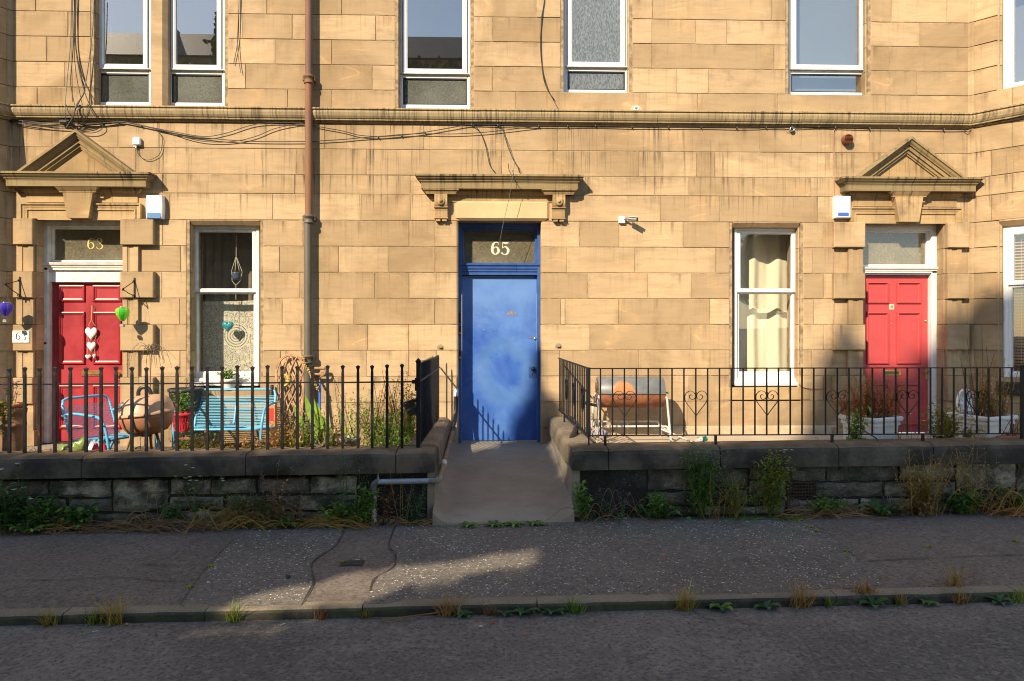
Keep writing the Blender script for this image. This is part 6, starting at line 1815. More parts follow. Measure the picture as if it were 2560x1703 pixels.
# =================================================================== WEST GARDEN: FURNITURE AND POTS
def local(o, f):
    """points in a thing's own axes -> world; f = facing (unit), side = its left-to-right"""
    f = Vector((f[0], f[1], 0)).normalized(); s = Vector((-f.y, f.x, 0))
    return lambda a, b, z: Vector(o) + s * a + f * b + Vector((0, 0, z))
def cord_chair(name, label, cat, o, f, w, arms=True, bays=1):
    t = thing(name, label, cat, o); L = local(o, f); h = w / 2; r = .0145
    BT, BB = .70, .27          # back rises from the seat's rear, leaning
    bk = lambda z: -.27 - (z - BB) * .38
    # back frame: rounded hoop
    mb = MB(); c = .07
    pts = [L(-h, bk(BB), BB)] + [L(-h, bk(BT - c), BT - c), L(-h + .02, bk(BT - .015), BT - .018), L(-h + c, bk(BT), BT), L(h - c, bk(BT), BT), L(h - .02, bk(BT - .015), BT - .018), L(h, bk(BT - c), BT - c)] + [L(h, bk(BB), BB)]
    mb.tube(pts, r, 8)
    if bays == 2: mb.tube([L(0, bk(BB), BB), L(0, bk(BT), BT)], r * .8, 8)
    mb.build('back_frame', M['blue_tube'], t)
    # seat frame
    mb = MB(); mb.tube(smooth_path([L(-h, -.27, .27), L(-h, .0, .29), L(-h, .24, .32), L(-h + .05, .30, .325), L(h - .05, .30, .325), L(h, .24, .32), L(h, .0, .29), L(h, -.27, .27), L(-h, -.27, .27)], 3), r, 8)
    if bays == 2: mb.tube([L(0, -.27, .27), L(0, .30, .325)], r * .8, 8)
    mb.build('seat_frame', M['blue_tube'], t)
    for s in (-1, 1):
        mb = MB(); mb.tube(smooth_path([L(s*h*1.02, bk(.60) + .0, .53), L(s*(h+.02), -.20, .56), L(s*(h+.03), .0, .555), L(s*(h+.03), .17, .54), L(s*(h+.03), .25, .47), L(s*(h+.02), .29, .32), L(s*(h+.015), .33, .015)], 4), r, 8); mb.build('arm', M['blue_tube'], t)
        mb = MB(); mb.tube(smooth_path([L(s*h, -.22, .28), L(s*h*1.0, -.34, .20), L(s*h*1.0, -.46, .01)], 4), r, 8); mb.build('leg', M['blue_tube'], t)
        for q in (L(s*(h+.015), .33, .008), L(s*h, -.46, .008)):
            mb = MB(); mb.lathe([(.017, -.008), (.018, .02), (.012, .024)], q, 8); mb.build('foot_cap', M['blue_tube'], t)
    mb = MB(); mb.tube([L(-h, .32, .10), L(h, .32, .10)], r * .7, 6); mb.build('stretcher', M['blue_tube'], t)
    cords = MB(); rc = .0048; k = 0
    z = BB + .02
    while z < BT - .06:
        cords.tube([L(-h, bk(z) - .002, z), L(0, bk(z) - .004, z - .002 + .001 * math.sin(k)), L(h, bk(z) - .002, z)], rc, 4, caps=False); z += .0175; k += 1
    b = -.25
    while b < .27:
        zz = .27 + (b + .27) * .088
        cords.tube([L(-h, b, zz + .012), L(0, b, zz + .004), L(h, b, zz + .012)], rc, 4, caps=False); b += .0185
    tag(cords.build('woven_cords', M['blue_cord'], t), kind='stuff')
    # wrapped ends on the frame
    wr_ = MB()
    for s in (-1, 1):
        z = BB + .02
        while z < BT - .07:
            q = L(s*h, bk(z), z); wr_.lathe([(r + .001, -.005), (r + .0035, 0), (r + .001, .005)], q, 8); z += .0175
    tag(wr_.build('cord_wrapping', M['blue_cord'], t), kind='stuff')
    return t, L
cord_chair('garden_chair', 'sky-blue cord garden armchair turned towards the kettle barbecue', 'chair', (-3.93, -1.24, .0), (.90, -.43), .54)
lv, LL = cord_chair('garden_loveseat', 'sky-blue cord two-seater against the wall under the lace window', 'bench', (-2.98, -.62, .0), (.03, -1.0), .90, bays=2)
mt = MB(); a = [LL(-.20, .27, .345), LL(.24, .22, .34), LL(.20, -.10, .315), LL(-.16, -.06, .315)]; mt.prism(a, (0, 0, .006)); tag(mt.build('board', M['blue_tube']), 'flat pale blue board lying on the seat of the blue two-seater', 'board')

# kettle barbecue
kx, ky = -3.37, -1.72
t = thing('kettle_barbecue', 'copper and bronze kettle barbecue on three legs between the two blue chairs', 'barbecue', (kx, ky, 0))
tilt = Matrix.Rotation(rad(-6), 4, 'Y')
mb = MB(); mb.lathe([(.001, -.218), (.11, -.210), (.180, -.178), (.226, -.118), (.246, -.05), (.252, 0), (.247, .004)], (kx, ky, .605), 32, tilt); mb.build('bowl', M['bbq_bowl'], t)
mb = MB(); mb.lathe([(.268, -.012), (.272, .004), (.262, .012), (.252, .018), (.243, .07), (.220, .120), (.175, .156), (.10, .174), (.001, .178)], (kx, ky, .605), 32, tilt); lid = mb.build('lid', M['bbq_lid'], t)
mb = MB(); mb.tube(smooth_path([tilt @ Vector((-.06, 0, .165)) + Vector((kx, ky, .605)), tilt @ Vector((-.052, 0, .22)) + Vector((kx, ky, .605)), tilt @ Vector((-.02, 0, .25)) + Vector((kx, ky, .605)), tilt @ Vector((.03, 0, .245)) + Vector((kx, ky, .605)), tilt @ Vector((.058, 0, .21)) + Vector((kx, ky, .605)), tilt @ Vector((.065, 0, .155)) + Vector((kx, ky, .605))], 4), .014, 8, flat=1.4); mb.build('handle', M['black_plastic'], lid)
n_ = Vector((-.62, -.62, .42)).normalized(); cv = Vector((kx, ky, .605)) + tilt @ Vector((-.155, -.155, .088)) + n_ * .012
rot = n_.to_track_quat('Z', 'Y').to_matrix().to_4x4()
mb = MB(); mb.lathe([(.052, -.012), (.055, 0), (.050, .004), (.0445, .001)], cv, 24, rot); mb.lathe([(.010, .004), (.001, .006)], cv, 10, rot)
for i in range(6):
    a0 = i * math.pi / 3; f = lambda r_, a_: cv + rot @ Vector((r_ * math.cos(a_), r_ * math.sin(a_), .003))
    mb.add([f(.008, a0), f(.046, a0 - .02), f(.046, a0 + .55), f(.010, a0 + .5)], [(0, 1, 2, 3)])
mb.build('vent', M['chrome'], lid)
mb = MB(); mb.lathe([(.046, .0005), (.001, .0005)], cv, 20, rot); mb.build('vent_holes', M['seal'], lid)
mb = MB()
for i in range(7):
    for zz, rr_, o_ in ((.062, .2385, .35), (-.052, .2405, .62)):
        a_ = -math.pi / 2 + o_ + (i - 3) * .045 + (.03 if i > 0 else -.06); p = Vector((kx, ky, .605)) + tilt @ Vector((rr_ * math.cos(a_), rr_ * math.sin(a_), zz)); mb.box(p.x - .0035, p.x + .0035, p.y - .003, p.y + .002, p.z - .003, p.z + .003)
mb.build('slot_row', M['seal'], t)
for a_, mt_ in ((-.35, M['dark_metal']), (1.75, M['chrome']), (3.7, M['timber'])):
    mb = MB(); mb.tube([(kx + .12 * math.cos(a_), ky + .12 * math.sin(a_), .43), (kx + .26 * math.cos(a_), ky + .26 * math.sin(a_), .0)], .0135, 8); mb.build('leg', mt_, t)
mb = MB(); mb.tube([(kx + .01, ky - .02, .40), (kx + .005, ky - .06, .0)], .0155, 8); mb.build('leg', M['chrome'], t)
mb = MB(); mb.lathe([(.05, -.02), (.06, .01), (.02, .03)], (kx, ky, .395), 14); mb.build('ash_catcher', M['black_plastic'], t)

def pot(name, label, c, r0, r1, h, mat, rim=.018, cat='flower pot', soil=True, group=None, ribs=False):
    t = thing(name, label, cat, c, group)
    mb = MB(); mb.lathe([(.001, 0), (r0, 0), (r0 * 1.01, .01), (r1 * .97, h - .035), (r1 * .98, h - .034), (r1 + rim * .4, h - .032), (r1 + rim * .4, h - .003), (r1 + rim * .2, h), (r1 - .012, h), (r1 - .02, h - .03)], c, 24); mb.build('body', mat, t)
    if soil: mb = MB(); mb.lathe([(r1 - .014, h - .025), (.001, h - .018)], c, 16); mb.build('soil', M['soil'], t)
    if ribs:
        mb = MB()
        for k in range(12):
            for zz in (.28, .66):
                a0 = 2 * math.pi * (k + (.5 if zz > .5 else 0)) / 12; pts = []
                for i in range(13):
                    b_ = 2 * math.pi * i / 12; aa = a0 + .13 * math.cos(b_); z_ = h * zz + h * .17 * math.sin(b_); rr_ = r0 + (r1 - r0) * z_ / h + .002
                    pts.append((c[0] + rr_ * math.cos(aa), c[1] + rr_ * math.sin(aa), c[2] + z_))
                mb.tube(pts, .0028, 4, caps=False)
        mb.build('embossing', mat, t)
    return t
pcx, pcy = -4.64, -1.80
t = thing('chimney_pot_planter', 'old terracotta chimney pot used as a planter, beside the west red door', 'planter', (pcx, pcy, 0))
mb = MB(); mb.lathe([(.145, 0), (.135, .02), (.128, .40), (.130, .48), (.142, .49), (.144, .52), (.128, .53), (.126, .60), (.146, .615), (.150, .655), (.138, .67), (.118, .665)], (pcx, pcy, 0), 24); mb.build('body', M['terracotta_old'], t)
pot('flower_pot', 'bright terracotta bowl seated in the top of the chimney pot', (pcx, pcy, .625), .10, .125, .085, M['terracotta'])
pot('flower_pot', 'red embossed pot with a leafy plant, on the blue two-seater', (-3.34, -.93, .31), .082, .118, .205, M['red_pot'], ribs=True)
pot('flower_pot', 'white pot of pink flowers on the sill of the lace window', (PX(569, .0), .02, OP['g1'][2] - .01), .075, .10, .115, M['white_paint'])
pot('flower_pot', 'taller terracotta pot behind the kettle barbecue', (-3.18, -1.15, 0), .10, .145, .26, M['terracotta'])
pot('flower_pot', 'low terracotta pot beside the leg of the kettle barbecue', (-3.10, -1.52, 0), .09, .13, .17, M['terracotta'])
pot('flower_pot', 'grubby white pot hidden among the stems near the drainpipe', (PX(870, -1.35), -1.35, 0), .10, .13, .30, M['white_dirty'])
pot('flower_pot', 'orange pot among the stems beside the white pot', (PX(842, -1.2), -1.2, 0), .085, .115, .30, M['terracotta'])
pot('planter', 'dark grey planter in the corner behind the blue two-seater', (PX(464, -.25), -.25, 0), .13, .19, .72, M['seal'], cat='planter')
t = thing('crumpled_bag', 'crumpled green and red plastic bag on the ground beside the blue armchair', 'bag', (-3.85, -1.98, 0))
def lump(name, c, sx, sy, sz, mat, par, seed):
    mb = MB(); vs = []; n, m = 18, 9
    for j in range(m + 1):
        for i in range(n):
            a_ = 2*math.pi*i/n; b_ = math.pi*.5*j/m; d = Vector((math.cos(a_)*math.cos(b_), math.sin(a_)*math.cos(b_), math.sin(b_)))
            k = 1 + .28 * noise.noise(d * 2.3 + Vector((seed, 0, 0))) + .14 * noise.noise(d * 6 + Vector((seed, 3, 0)))
            vs.append((c[0] + d.x*sx*k, c[1] + d.y*sy*k, c[2] + d.z*sz*k))
    mb.add(vs, [(j*n+i, j*n+(i+1) % n, (j+1)*n+(i+1) % n, (j+1)*n+i) for j in range(m) for i in range(n)], True); return mb.build(name, mat, par)
lump('bag_body', (-3.92, -1.98, 0), .20, .12, .36, simple('green_bag', (.16, .22, .035), .4, .3, 9, .2), t, 1)
lump('bag_flap', (-3.68, -2.0, 0), .12, .09, .33, simple('red_bag', (.50, .03, .05), .4, .3, 9, .2), t, 4)
lump('bag_lining', (-3.80, -1.93, .16), .13, .07, .21, simple('white_bag', (.62, .62, .66), .4, .2, 9, .2), t, 7)

# wicker lattice with a moon mask, tools, by the drainpipe
wx0, wx1 = PX(687, -.12), PX(761, -.12); wc = (wx0 + wx1) / 2; hw = (wx1 - wx0) / 2
t = thing('wicker_lattice', 'round-topped wicker lattice leaning on the wall beside the drainpipe', 'trellis', (wc, -.12, .05))
zt_, zb_ = PZ(724, 886, -.06), .06
def lat(x, z): return Vector((x, -.06 - (zt_ - z) * .14, z))
def half_w(z):
    if z > zt_ - hw * 1.15: return hw * math.sqrt(max(0, 1 - ((z - (zt_ - hw*1.15)) / (hw*1.15)) ** 2))
    return hw * (1 - .12 * (zt_ - z))
for off in (0, .014):
    mb = MB(); pts = [lat(wc - half_w(z) + off, z) for z in [zb_ + (zt_ - hw*1.15 - zb_) * k / 8 for k in range(9)]]
    pts += [lat(wc - (hw - off) * math.cos(a_), zt_ - hw*1.15 + (hw*1.15 - off) * math.sin(a_)) for a_ in [math.pi * k / 16 for k in range(1, 16)]]
    pts += [lat(wc + half_w(z) - off, z) for z in [zb_ + (zt_ - hw*1.15 - zb_) * k / 8 for k in range(8, -1, -1)]]
    mb.tube(pts, .0095, 6); mb.build('hoop', M['wicker'], t)
for s in (-1, 1):
    for k in range(-4, 9):
        pts = []; 
        for i in range(41):
            z = zb_ + (zt_ - zb_) * i / 40; x = wc + s * ((z - zb_) * .40 - hw + k * .085 - .16) + .008 * math.sin(z * 18 + k)
            if abs(x - wc) < half_w(z) - .006: pts.append(lat(x, z) + Vector((0, -.006 * s, 0)))
        if len(pts) > 3: mb = MB(); mb.tube(pts, .0088, 5); mb.build('cane', M['wicker'], t)
t = thing('moon_mask', 'yellow crescent moon face hanging on the wicker lattice', 'ornament', P(*d2(415, 340), -.16))
q = P(*d2(405, 340), -.17); mb = MB(); vs = []; n = 20
for i in range(n + 1):
    a_ = -math.pi * .62 + math.pi * 1.24 * i / n; th = .042 * math.cos(a_ * .8) ** .8 if abs(a_) < 1.95 else .003; R_ = .075
    co, so = math.cos(a_), math.sin(a_); face_b = .010 * math.exp(-(a_ / .16) ** 2)
    for rr_, yy in ((R_, 0), (R_ - th * .25, -.016), (R_ - th * .6, -.022), (R_ - th - face_b, -.012), (R_ - th - face_b, 0)): vs.append((q.x - .045 + rr_ * co, q.y + yy, q.z + rr_ * so * 1.05))
mb.add(vs, [(i*5+k, i*5+k+1, i*5+6+k, i*5+5+k) for i in range(n) for k in range(4)], True); mb.build('crescent', simple('moon_yellow', (.55, .40, .08), .45, .2, 10), t)
mb = MB(); mb.box(q.x - .004, q.x + .012, q.y - .026, q.y - .018, q.z + .012, q.z + .017); mb.box(q.x - .010, q.x + .004, q.y - .022, q.y - .014, q.z - .026, q.z - .022); mb.build('eye_and_mouth', M['soil'], t)
t = thing('spade', 'garden spade with a wooden D handle and a blue shaft, leaning behind the drainpipe', 'spade', (PX(795, -.15), -.15, 0))
sx_ = PX(798, -.12)
mb = MB(); mb.tube([(sx_ + .005, -.10, PZ(797, 955, -.1)), (sx_ + .02, -.20, .25)], .016, 8); mb.build('shaft', simple('blue_shaft', (.03, .12, .50), .35, .15, 10), t)
hz = PZ(797, 921, -.1)
mb = MB(); mb.tube([(sx_ - .06, -.1, hz), (sx_ + .062, -.1, hz)], .019, 8); mb.build('grip', M['timber'], t)
mb = MB(); mb.tube(smooth_path([(sx_ + .055, -.1, hz + .012), (sx_ + .07, -.1, hz - .03), (sx_ + .055, -.1, hz - .075), (sx_ + .01, -.1, hz - .10)], 4), .013, 6); mb.tube([(sx_ - .06, -.1, hz - .07), (sx_ + .05, -.1, hz - .075)], .016, 8); mb.build('yoke', M['timber'], t)
mb = MB(); mb.prism([(sx_ - .08, -.21, .28), (sx_ + .11, -.21, .28), (sx_ + .11, -.24, .06), (sx_ + .02, -.245, 0), (sx_ - .08, -.24, .06)], (0, .006, 0)); mb.build('blade', M['chrome'], t)
t = thing('red_carton', 'upright red and orange carton between the blue two-seater and the lattice', 'box', (PX(680, -.3), -.3, 0))
q0, q1 = PX(673, -.35), PX(690, -.35); mb = MB(); mb.box(q0, q1, -.39, -.30, 0, PZ(681, 1014, -.35), .004); mb.build('carton', simple('orange_carton', (.60, .24, .10), .6, .15, 8), t)
mb = MB(); mb.box(q0 + .012, q1 - .018, -.394, -.388, PZ(681, 1051, -.35), PZ(681, 1020, -.35)); mb.build('label_panel', simple('red_label', (.60, .03, .025), .5, .1, 10), t)
t = thing('black_handle', 'black ribbed tool handle standing behind the red carton', 'tool', (PX(680, -.2), -.2, 0))
mb = MB(); hx_ = PX(679, -.2)
mb.tube([(hx_, -.2, 0), (hx_, -.18, PZ(679, 963, -.2))], .019, 8); mb.build('shaft', M['black_plastic'], t)
for i in range(9):
    mb = MB(); zz = PZ(679, 963, -.2) - .03 - i * .026; mb.lathe([(.020, -.006), (.0235, 0), (.020, .006)], (hx_, -.182, zz), 10); mb.build('grip_ring', M['black_plastic'], t)
t = thing('dried_corn_string', 'string of dried golden husks hanging across the collar of the drainpipe', 'ornament', P(*d2(535, 150), -.16))
pth = smooth_path([P(*d2(x, y), -.17) for x, y in ((533, 145), (545, 200), (570, 250), (595, 295), (612, 330), (640, 380), (655, 420))], 6)
mb = MB(); mb.tube(pth, .002, 4); mb.build('string', M['twine'], t)
rg = random.Random(4)
mb = MB()
for p in pth:
    for k in range(3):
        c = p + Vector((rg.uniform(-.012, .012), rg.uniform(-.012, .012), rg.uniform(-.01, .01))); mb.sphere(c, rg.uniform(.006, .011), 6, 4)
mb.build('husks', M['straw'], t, kind='stuff')
t = thing('broom_head', 'black bristle broom head poking out behind the railing post', 'broom', P(*d2(1430, 560), -2.02))
a0, a1, b1, b0 = P(*d2(1372, 530), -2.02), P(*d2(1480, 486), -2.0), P(*d2(1500, 612), -2.0), P(*d2(1428, 640), -2.02)
mb = MB()
for i in range(120):
    s_ = rg.random(); p0_ = b0.lerp(a0, s_) ; dr = (a1 - a0).normalized()
    e = p0_ + dr * rg.uniform(.08, .14) + Vector((rg.uniform(-.006, .006), rg.uniform(-.02, .02), rg.uniform(-.008, .008)))
    mb.tube([p0_ + Vector((rg.uniform(-.012, .012), rg.uniform(-.025, .025), rg.uniform(-.006, .006))), e], .0024, 3)
tag(mb.build('bristles', M['black_plastic'], t), kind='stuff')
mb = MB(); mb.tube([a1 + Vector((.02, 0, .0)), b1 + Vector((.01, 0, .01))], .022, 6); mb.build('head_block', M['timber'], t)
mb = MB(); mb.tube([(a1 + b1) / 2 + Vector((.015, 0, 0)), (a1 + b1) / 2 + Vector((.02, .1, -.28))], .012, 8); mb.build('handle', M['timber'], t)

# waste pipe down the side of the ramp and along the wall foot
t = thing('waste_pipe', 'grey and white waste pipe running down beside the ramp and along the wall', 'pipe', (-.44, -.1, 0))
r_ = .026
mb = MB(); mb.tube(smooth_path([(-.40, -.0, .66), (-.40, -.05, .665), (-.40, -.075, .63), (-.40, -.078, .60)], 4), r_ * 1.1, 10); mb.build('elbow', M['white_paint'], t)
mb = MB(); mb.tube(smooth_path([(-.40, -.078, .60), (-.402, -.08, .45), (-.412, -.12, .33), (-.428, -.20, .24), (-.43, -.30, .19)], 4), r_, 10); mb.build('pipe', M['black_plastic'], t, label='black upper length')
mb = MB(); mb.tube([(-.43, -.30, .19), (-.445, -1.5, .115), (-.452, -2.28, .070)], r_, 10); mb.build('pipe', simple('beige_pipe', (.24, .165, .10), .6, .4, 8), t, label='stained beige length beside the ramp')
mb = MB(); mb.tube([(-.447, -1.72, .10), (-.449, -1.86, .093)], r_ * 1.25, 12); mb.build('coupling', M['white_dirty'], t)
yv = -2.395; zf = .052; xe = PX(946, yv)
mb = MB(); mb.tube(smooth_path([(-.452, -2.28, .070), (-.455, -2.36, .064), (-.48, -2.40, .060), (-.54, yv, .058)], 4), r_ * 1.12, 10); mb.build('elbow', simple('grey_elbow', (.20, .185, .16), .5, .3, 8), t)
mb = MB(); mb.tube([(-.54, yv, .058), (xe, yv, zf)], r_, 10); mb.build('pipe', simple('grey_pvc', (.30, .33, .38), .35, .2, 7), t, label='grey level length on the wall face')
xd2 = PX(934.5, yv)
mb = MB(); mb.tube(smooth_path([(xe, yv, zf), (xd2 + .03, yv, zf), (xd2, yv, zf - .03), (xd2, yv, zf - .08)], 4), r_ * 1.15, 10); mb.build('elbow', simple('dark_grey_elbow', (.13, .13, .13), .5, .3, 8), t)
mb = MB(); mb.tube([(xd2, yv, zf - .08), (xd2, yv, zwb(xd2) - .02)], r_, 10); mb.build('pipe', M['white_dirty'], t, label='white down length at the wall foot')
for zz in (zf - .10, zf - .215): mb = MB(); mb.lathe([(r_, -.02), (r_ * 1.25, -.015), (r_ * 1.25, .015), (r_, .02)], (xd2, yv, zz), 14); mb.build('coupling', M['chrome'], t)
mb = MB(); mb.prism([(xe - .012, yv - .02, zf + .02), (xe + .012, yv - .02, zf + .02), (xe, yv - .02, zf + .085)], (0, .012, 0)); mb.build('bracket', M['chrome'], t)

# =================================================================== EAST GARDEN
dx0, dx1 = PX(1493, -.46), PX(1656, -.46); dy, dz, dr = -.46, .680, .180
t = thing('drum_barbecue', 'rusty oil-drum barbecue on a white tube stand in the paved garden', 'barbecue', ((dx0 + dx1) / 2, dy, .1))
RY = Matrix.Rotation(rad(90), 4, 'Y')
def half_drum(top):
    mb = MB(); vs = []; n = 16; xsn = [dx0, dx0 + .012, dx1 - .012, dx1]; rs = [dr - .008, dr, dr, dr - .008]
    for x_, r_2 in zip(xsn, rs):
        for i in range(n + 1):
            a_ = math.pi * i / n * (1 if top else -1); vs.append((x_, dy - math.cos(a_) * r_2, dz + math.sin(a_) * r_2 + (.003 if top else -.003)))
    m = n + 1; mb.add(vs, [(k*m+i, (k+1)*m+i, (k+1)*m+i+1, k*m+i+1) for k in range(3) for i in range(n)], True)
    for k in (0, 3): mb.add([vs[k*m+i] for i in range(m)], [tuple(range(m))])
    return mb
half_drum(True).build('lid', drum_rust('scorched_drum', -.11, .585), t)
bowl = half_drum(False); bowl.build('bowl', M['drum_bowl'], t)
mb = MB(); mb.lathe([(.060, 0), (.060, .006), (.001, .006)], (dx0 - .006, dy, dz + .075), 18, Matrix.Rotation(rad(-90), 4, 'Y')); ve = mb.build('vent_disc', M['terracotta_old'], t)
for k in range(6):
    a_ = k * math.pi / 3; mb = MB(); mb.lathe([(.013, .008), (.001, .008)], (dx0 - .006, dy + .034 * math.cos(a_), dz + .075 + .034 * math.sin(a_)), 10, Matrix.Rotation(rad(-90), 4, 'Y')); mb.build('vent_hole', M['seal'], ve)
mb = MB(); mb.box(dx0 - .01, dx1 + .01, dy - dr - .012, dy - dr + .004, dz - .008, dz + .002); mb.build('rim', M['drum_grey'], t)
mb = MB(); mb.tube([(dx1 - .01, dy - .02, dz - .01), (dx1 + .06, dy - .02, dz - .012), (dx1 + .06, dy + .06, dz - .012)], .009, 6); mb.build('side_bracket', M['dark_metal'], t)
lz = .115
for x_, s_ in ((dx0 + .02, -1), (dx1 - .02, 1)):
    for ys in (-1, 1):
        mb = MB(); mb.tube(smooth_path([(x_ + s_*.0, dy + ys * .10, dz - .02), (x_ + s_*.03, dy + ys * .17, dz - .06), (x_ + s_*.04, dy + ys * .20, dz - .22), (x_ + s_*.06, dy + ys * .26, lz)], 4), .0135, 8); mb.build('leg', M['white_tube'], t)
for ys in (-1, 1):
    mb = MB(); yy = dy + ys * .222; mb.tube(smooth_path([(dx0 - .01, yy + ys * .01, .255), (dx0 + .0, yy, .292), (dx0 + .05, yy, .305), ((dx0 + dx1) / 2, yy, .305), (dx1 - .05, yy, .305), (dx1 + .005, yy, .29), (dx1 + .02, yy + ys * .01, .255)], 5), .0125, 8); mb.build('cross_rail', M['white_tube'], t)
for x_, s_ in ((dx0 - .015, -1), (dx1 + .015, 1)):
    mb = MB(); mb.tube([(x_ + s_ * .02, dy - .235, .24), (x_ + s_ * .02, dy + .235, .24)], .011, 8); mb.build('cross_rail', M['white_tube'], t)
mb = MB(); mb.tube([(dx0 - .17, dy - .05, dz - .12), (dx0 + .01, dy - .03, dz - .16)], .018, 8); mb.build('pull_handle', M['dark_metal'], t)
pl_ = MB(); pl_.tube([P(1650, 1072, -.9), P(1695, 1090, -1.0), P(1735, 1108, -1.25)], .010, 7); tag(pl_.build('pole', M['white_tube']), 'white tube lying against the foot of the drum barbecue stand', 'pole')
rub = thing('rubbish_heap', 'twist of grey plastic and dry stalks at the drum barbecue', 'rubbish', P(1500, 1075, -1.3))
lump('plastic_wrap', tuple(P(1500, 1092, -1.35)), .10, .08, .09, simple('grey_plastic', (.34, .32, .33), .3, .3, 12), rub, 12)
t = thing('bottle', 'clear and green crushed bottle on the garden paving east of the drum', 'bottle', P(1745, 1100, -1.6))
q = P(1742, 1104, -1.7); mb = MB(); mb.tube([q, q + Vector((.05, .03, .012)), q + Vector((.10, .05, .02)), q + Vector((.125, .06, .025))], [.024, .026, .022, .011], 10); mb.build('body', simple('cloudy_plastic', (.62, .60, .56), .2, .2, 20), t)
mb = MB(); mb.tube([q + Vector((.06, .028, .016)), q + Vector((.11, .05, .022))], .027, 10); mb.build('label_band', simple('green_band', (.03, .30, .17), .3, .2, 12), t)

def trough(name, label, c, w_, h, yaw, mat, cat='planter'):
    t = thing(name, label, cat, c); Rz = Matrix.Rotation(yaw, 4, 'Z')
    def rings(prof):
        mb = MB(); vs = []
        for a_, z in prof:
            for sx_, sy_ in ((-1, -1), (1, -1), (1, 1), (-1, 1)):
                # small corner rounding
                for k in ((0, 1) if True else (0,)):
                    ex, ey = (a_, a_ - .012) if (k == 0) == (sx_ * sy_ > 0) else (a_ - .012, a_)
                    p = Rz @ Vector((sx_ * ex, sy_ * ey, z)); vs.append(Vector(c) + p)
        n = 8; fs = [(r*n+i, r*n+(i+1) % n, r*n+n+(i+1) % n, r*n+n+i) for r in range(len(prof)-1) for i in range(n)]
        mb.add(vs, fs); return mb
    a = w_ / 2
    rings([(a * .78, 0), (a * .80, .01), (a * .86, h - .10), (a * .86, h - .095), (a * .92, h - .090), (a * .925, h - .070), (a * .90, h - .062), (a * .90, h - .052), (a * .99, h - .045), (a * 1.01, h - .030), (a * 1.01, h - .014), (a * .985, h - .002), (a * .95, h), (a * .86, h - .006), (a * .84, h - .06)]).build('body', mat, t)
    rings([(a * .85, h - .05), (a * .3, h - .035), (.02, h - .03)]).build('soil', M['soil'], t); return t
c1_ = (PX(2178, -1.62), -1.60, .10); trough('square_planter', 'white square planter of dry orange stalks before the east red door', c1_, .44, .44, rad(24), M['planter'])
c2_ = (PX(2458, -1.62), -1.60, .10); trough('square_planter', 'white square planter of tall golden weeds below the east bay', c2_, .46, .45, rad(22), M['planter'])
t = thing('plastic_shell', 'white rounded plastic seat shell propped behind the planter of golden weeds', 'seat', P(2420, 1000, -1.25))
mb = MB(); vs = []; n = 28; q = P(2418, 1000, -1.28)
outl = [(-.105, -.12), (-.12, -.06), (-.11, .0), (-.08, .06), (-.04, .105), (.01, .118), (.06, .10), (.11, .05), (.14, -.02), (.15, -.08), (.14, -.125), (.10, -.14), (.0, -.145), (-.07, -.14)]
ol = smooth_path([(a_, b_, 0) for a_, b_ in outl + [outl[0]]], 3)[:-1]; m = len(ol)
for s_, yy in ((1, .02), (1.0, -.006), (.97, -.014), (.92, -.010), (.82, .006), (.5, .030), (.02, .040)): vs += [(q.x + p.x * s_, q.y + yy + .25 * (p.y * s_), q.z + p.y * s_) for p in ol]
mb.add(vs, [(r*m+i, r*m+(i+1) % m, r*m+m+(i+1) % m, r*m+m+i) for r in range(6) for i in range(m)], True); mb.build('shell', M['white_plastic'], t)
mb = MB(); mb.box(q.x - .06, q.x + .08, q.y - .02, q.y + .10, .11, q.z - .13, .01); mb.build('pedestal', M['white_plastic'], t)
t = thing('trough', 'orange terracotta trough on the coping side of the golden-weed planter', 'planter', (PX(2522, -1.78), -1.78, .1))
mb = MB(); x0_, x1_ = PX(2490, -1.8), PX(2553, -1.8); mb.prism([(x0_ + .02, -1.90, .12), (x1_ - .02, -1.90, .12), (x1_, -1.90, .345), (x0_, -1.90, .345)], (0, .17, 0)); mb.box(x0_ - .008, x1_ + .008, -1.912, -1.722, .325, .352, .005); mb.build('body', simple('orange_trough', (.50, .11, .035), .6, .15, 8), t)
t = thing('plastic_tray', 'black plastic tray with a white rim on the paving before the white planter', 'tray', (PX(2215, -1.95), -1.9, .12))
x0_, x1_ = PX(2182, -1.9), PX(2252, -1.9); mb = MB(); mb.box(x0_, x1_, -2.0, -1.80, .20, .235); mb.build('tray', M['black_plastic'], t)
mb = MB(); mb.tube([(x0_, -2.0, .238), (x1_, -2.0, .232), (x1_, -1.8, .236), (x0_, -1.8, .240), (x0_, -2.0, .238)], .005, 5); mb.build('rim', M['white_plastic'], t)
cb = MB(); cb.tube(smooth_path([P(2142, 1072, -2.1), P(2150, 1068, -2.12), P(2165, 1080, -2.12), P(2185, 1092, -2.15), P(2196, 1102, -2.2)], 4), .006, 5); tag(cb.build('cable_end', M['cable']), 'stiff black cable end lying on the coping by the white planter', 'cable')

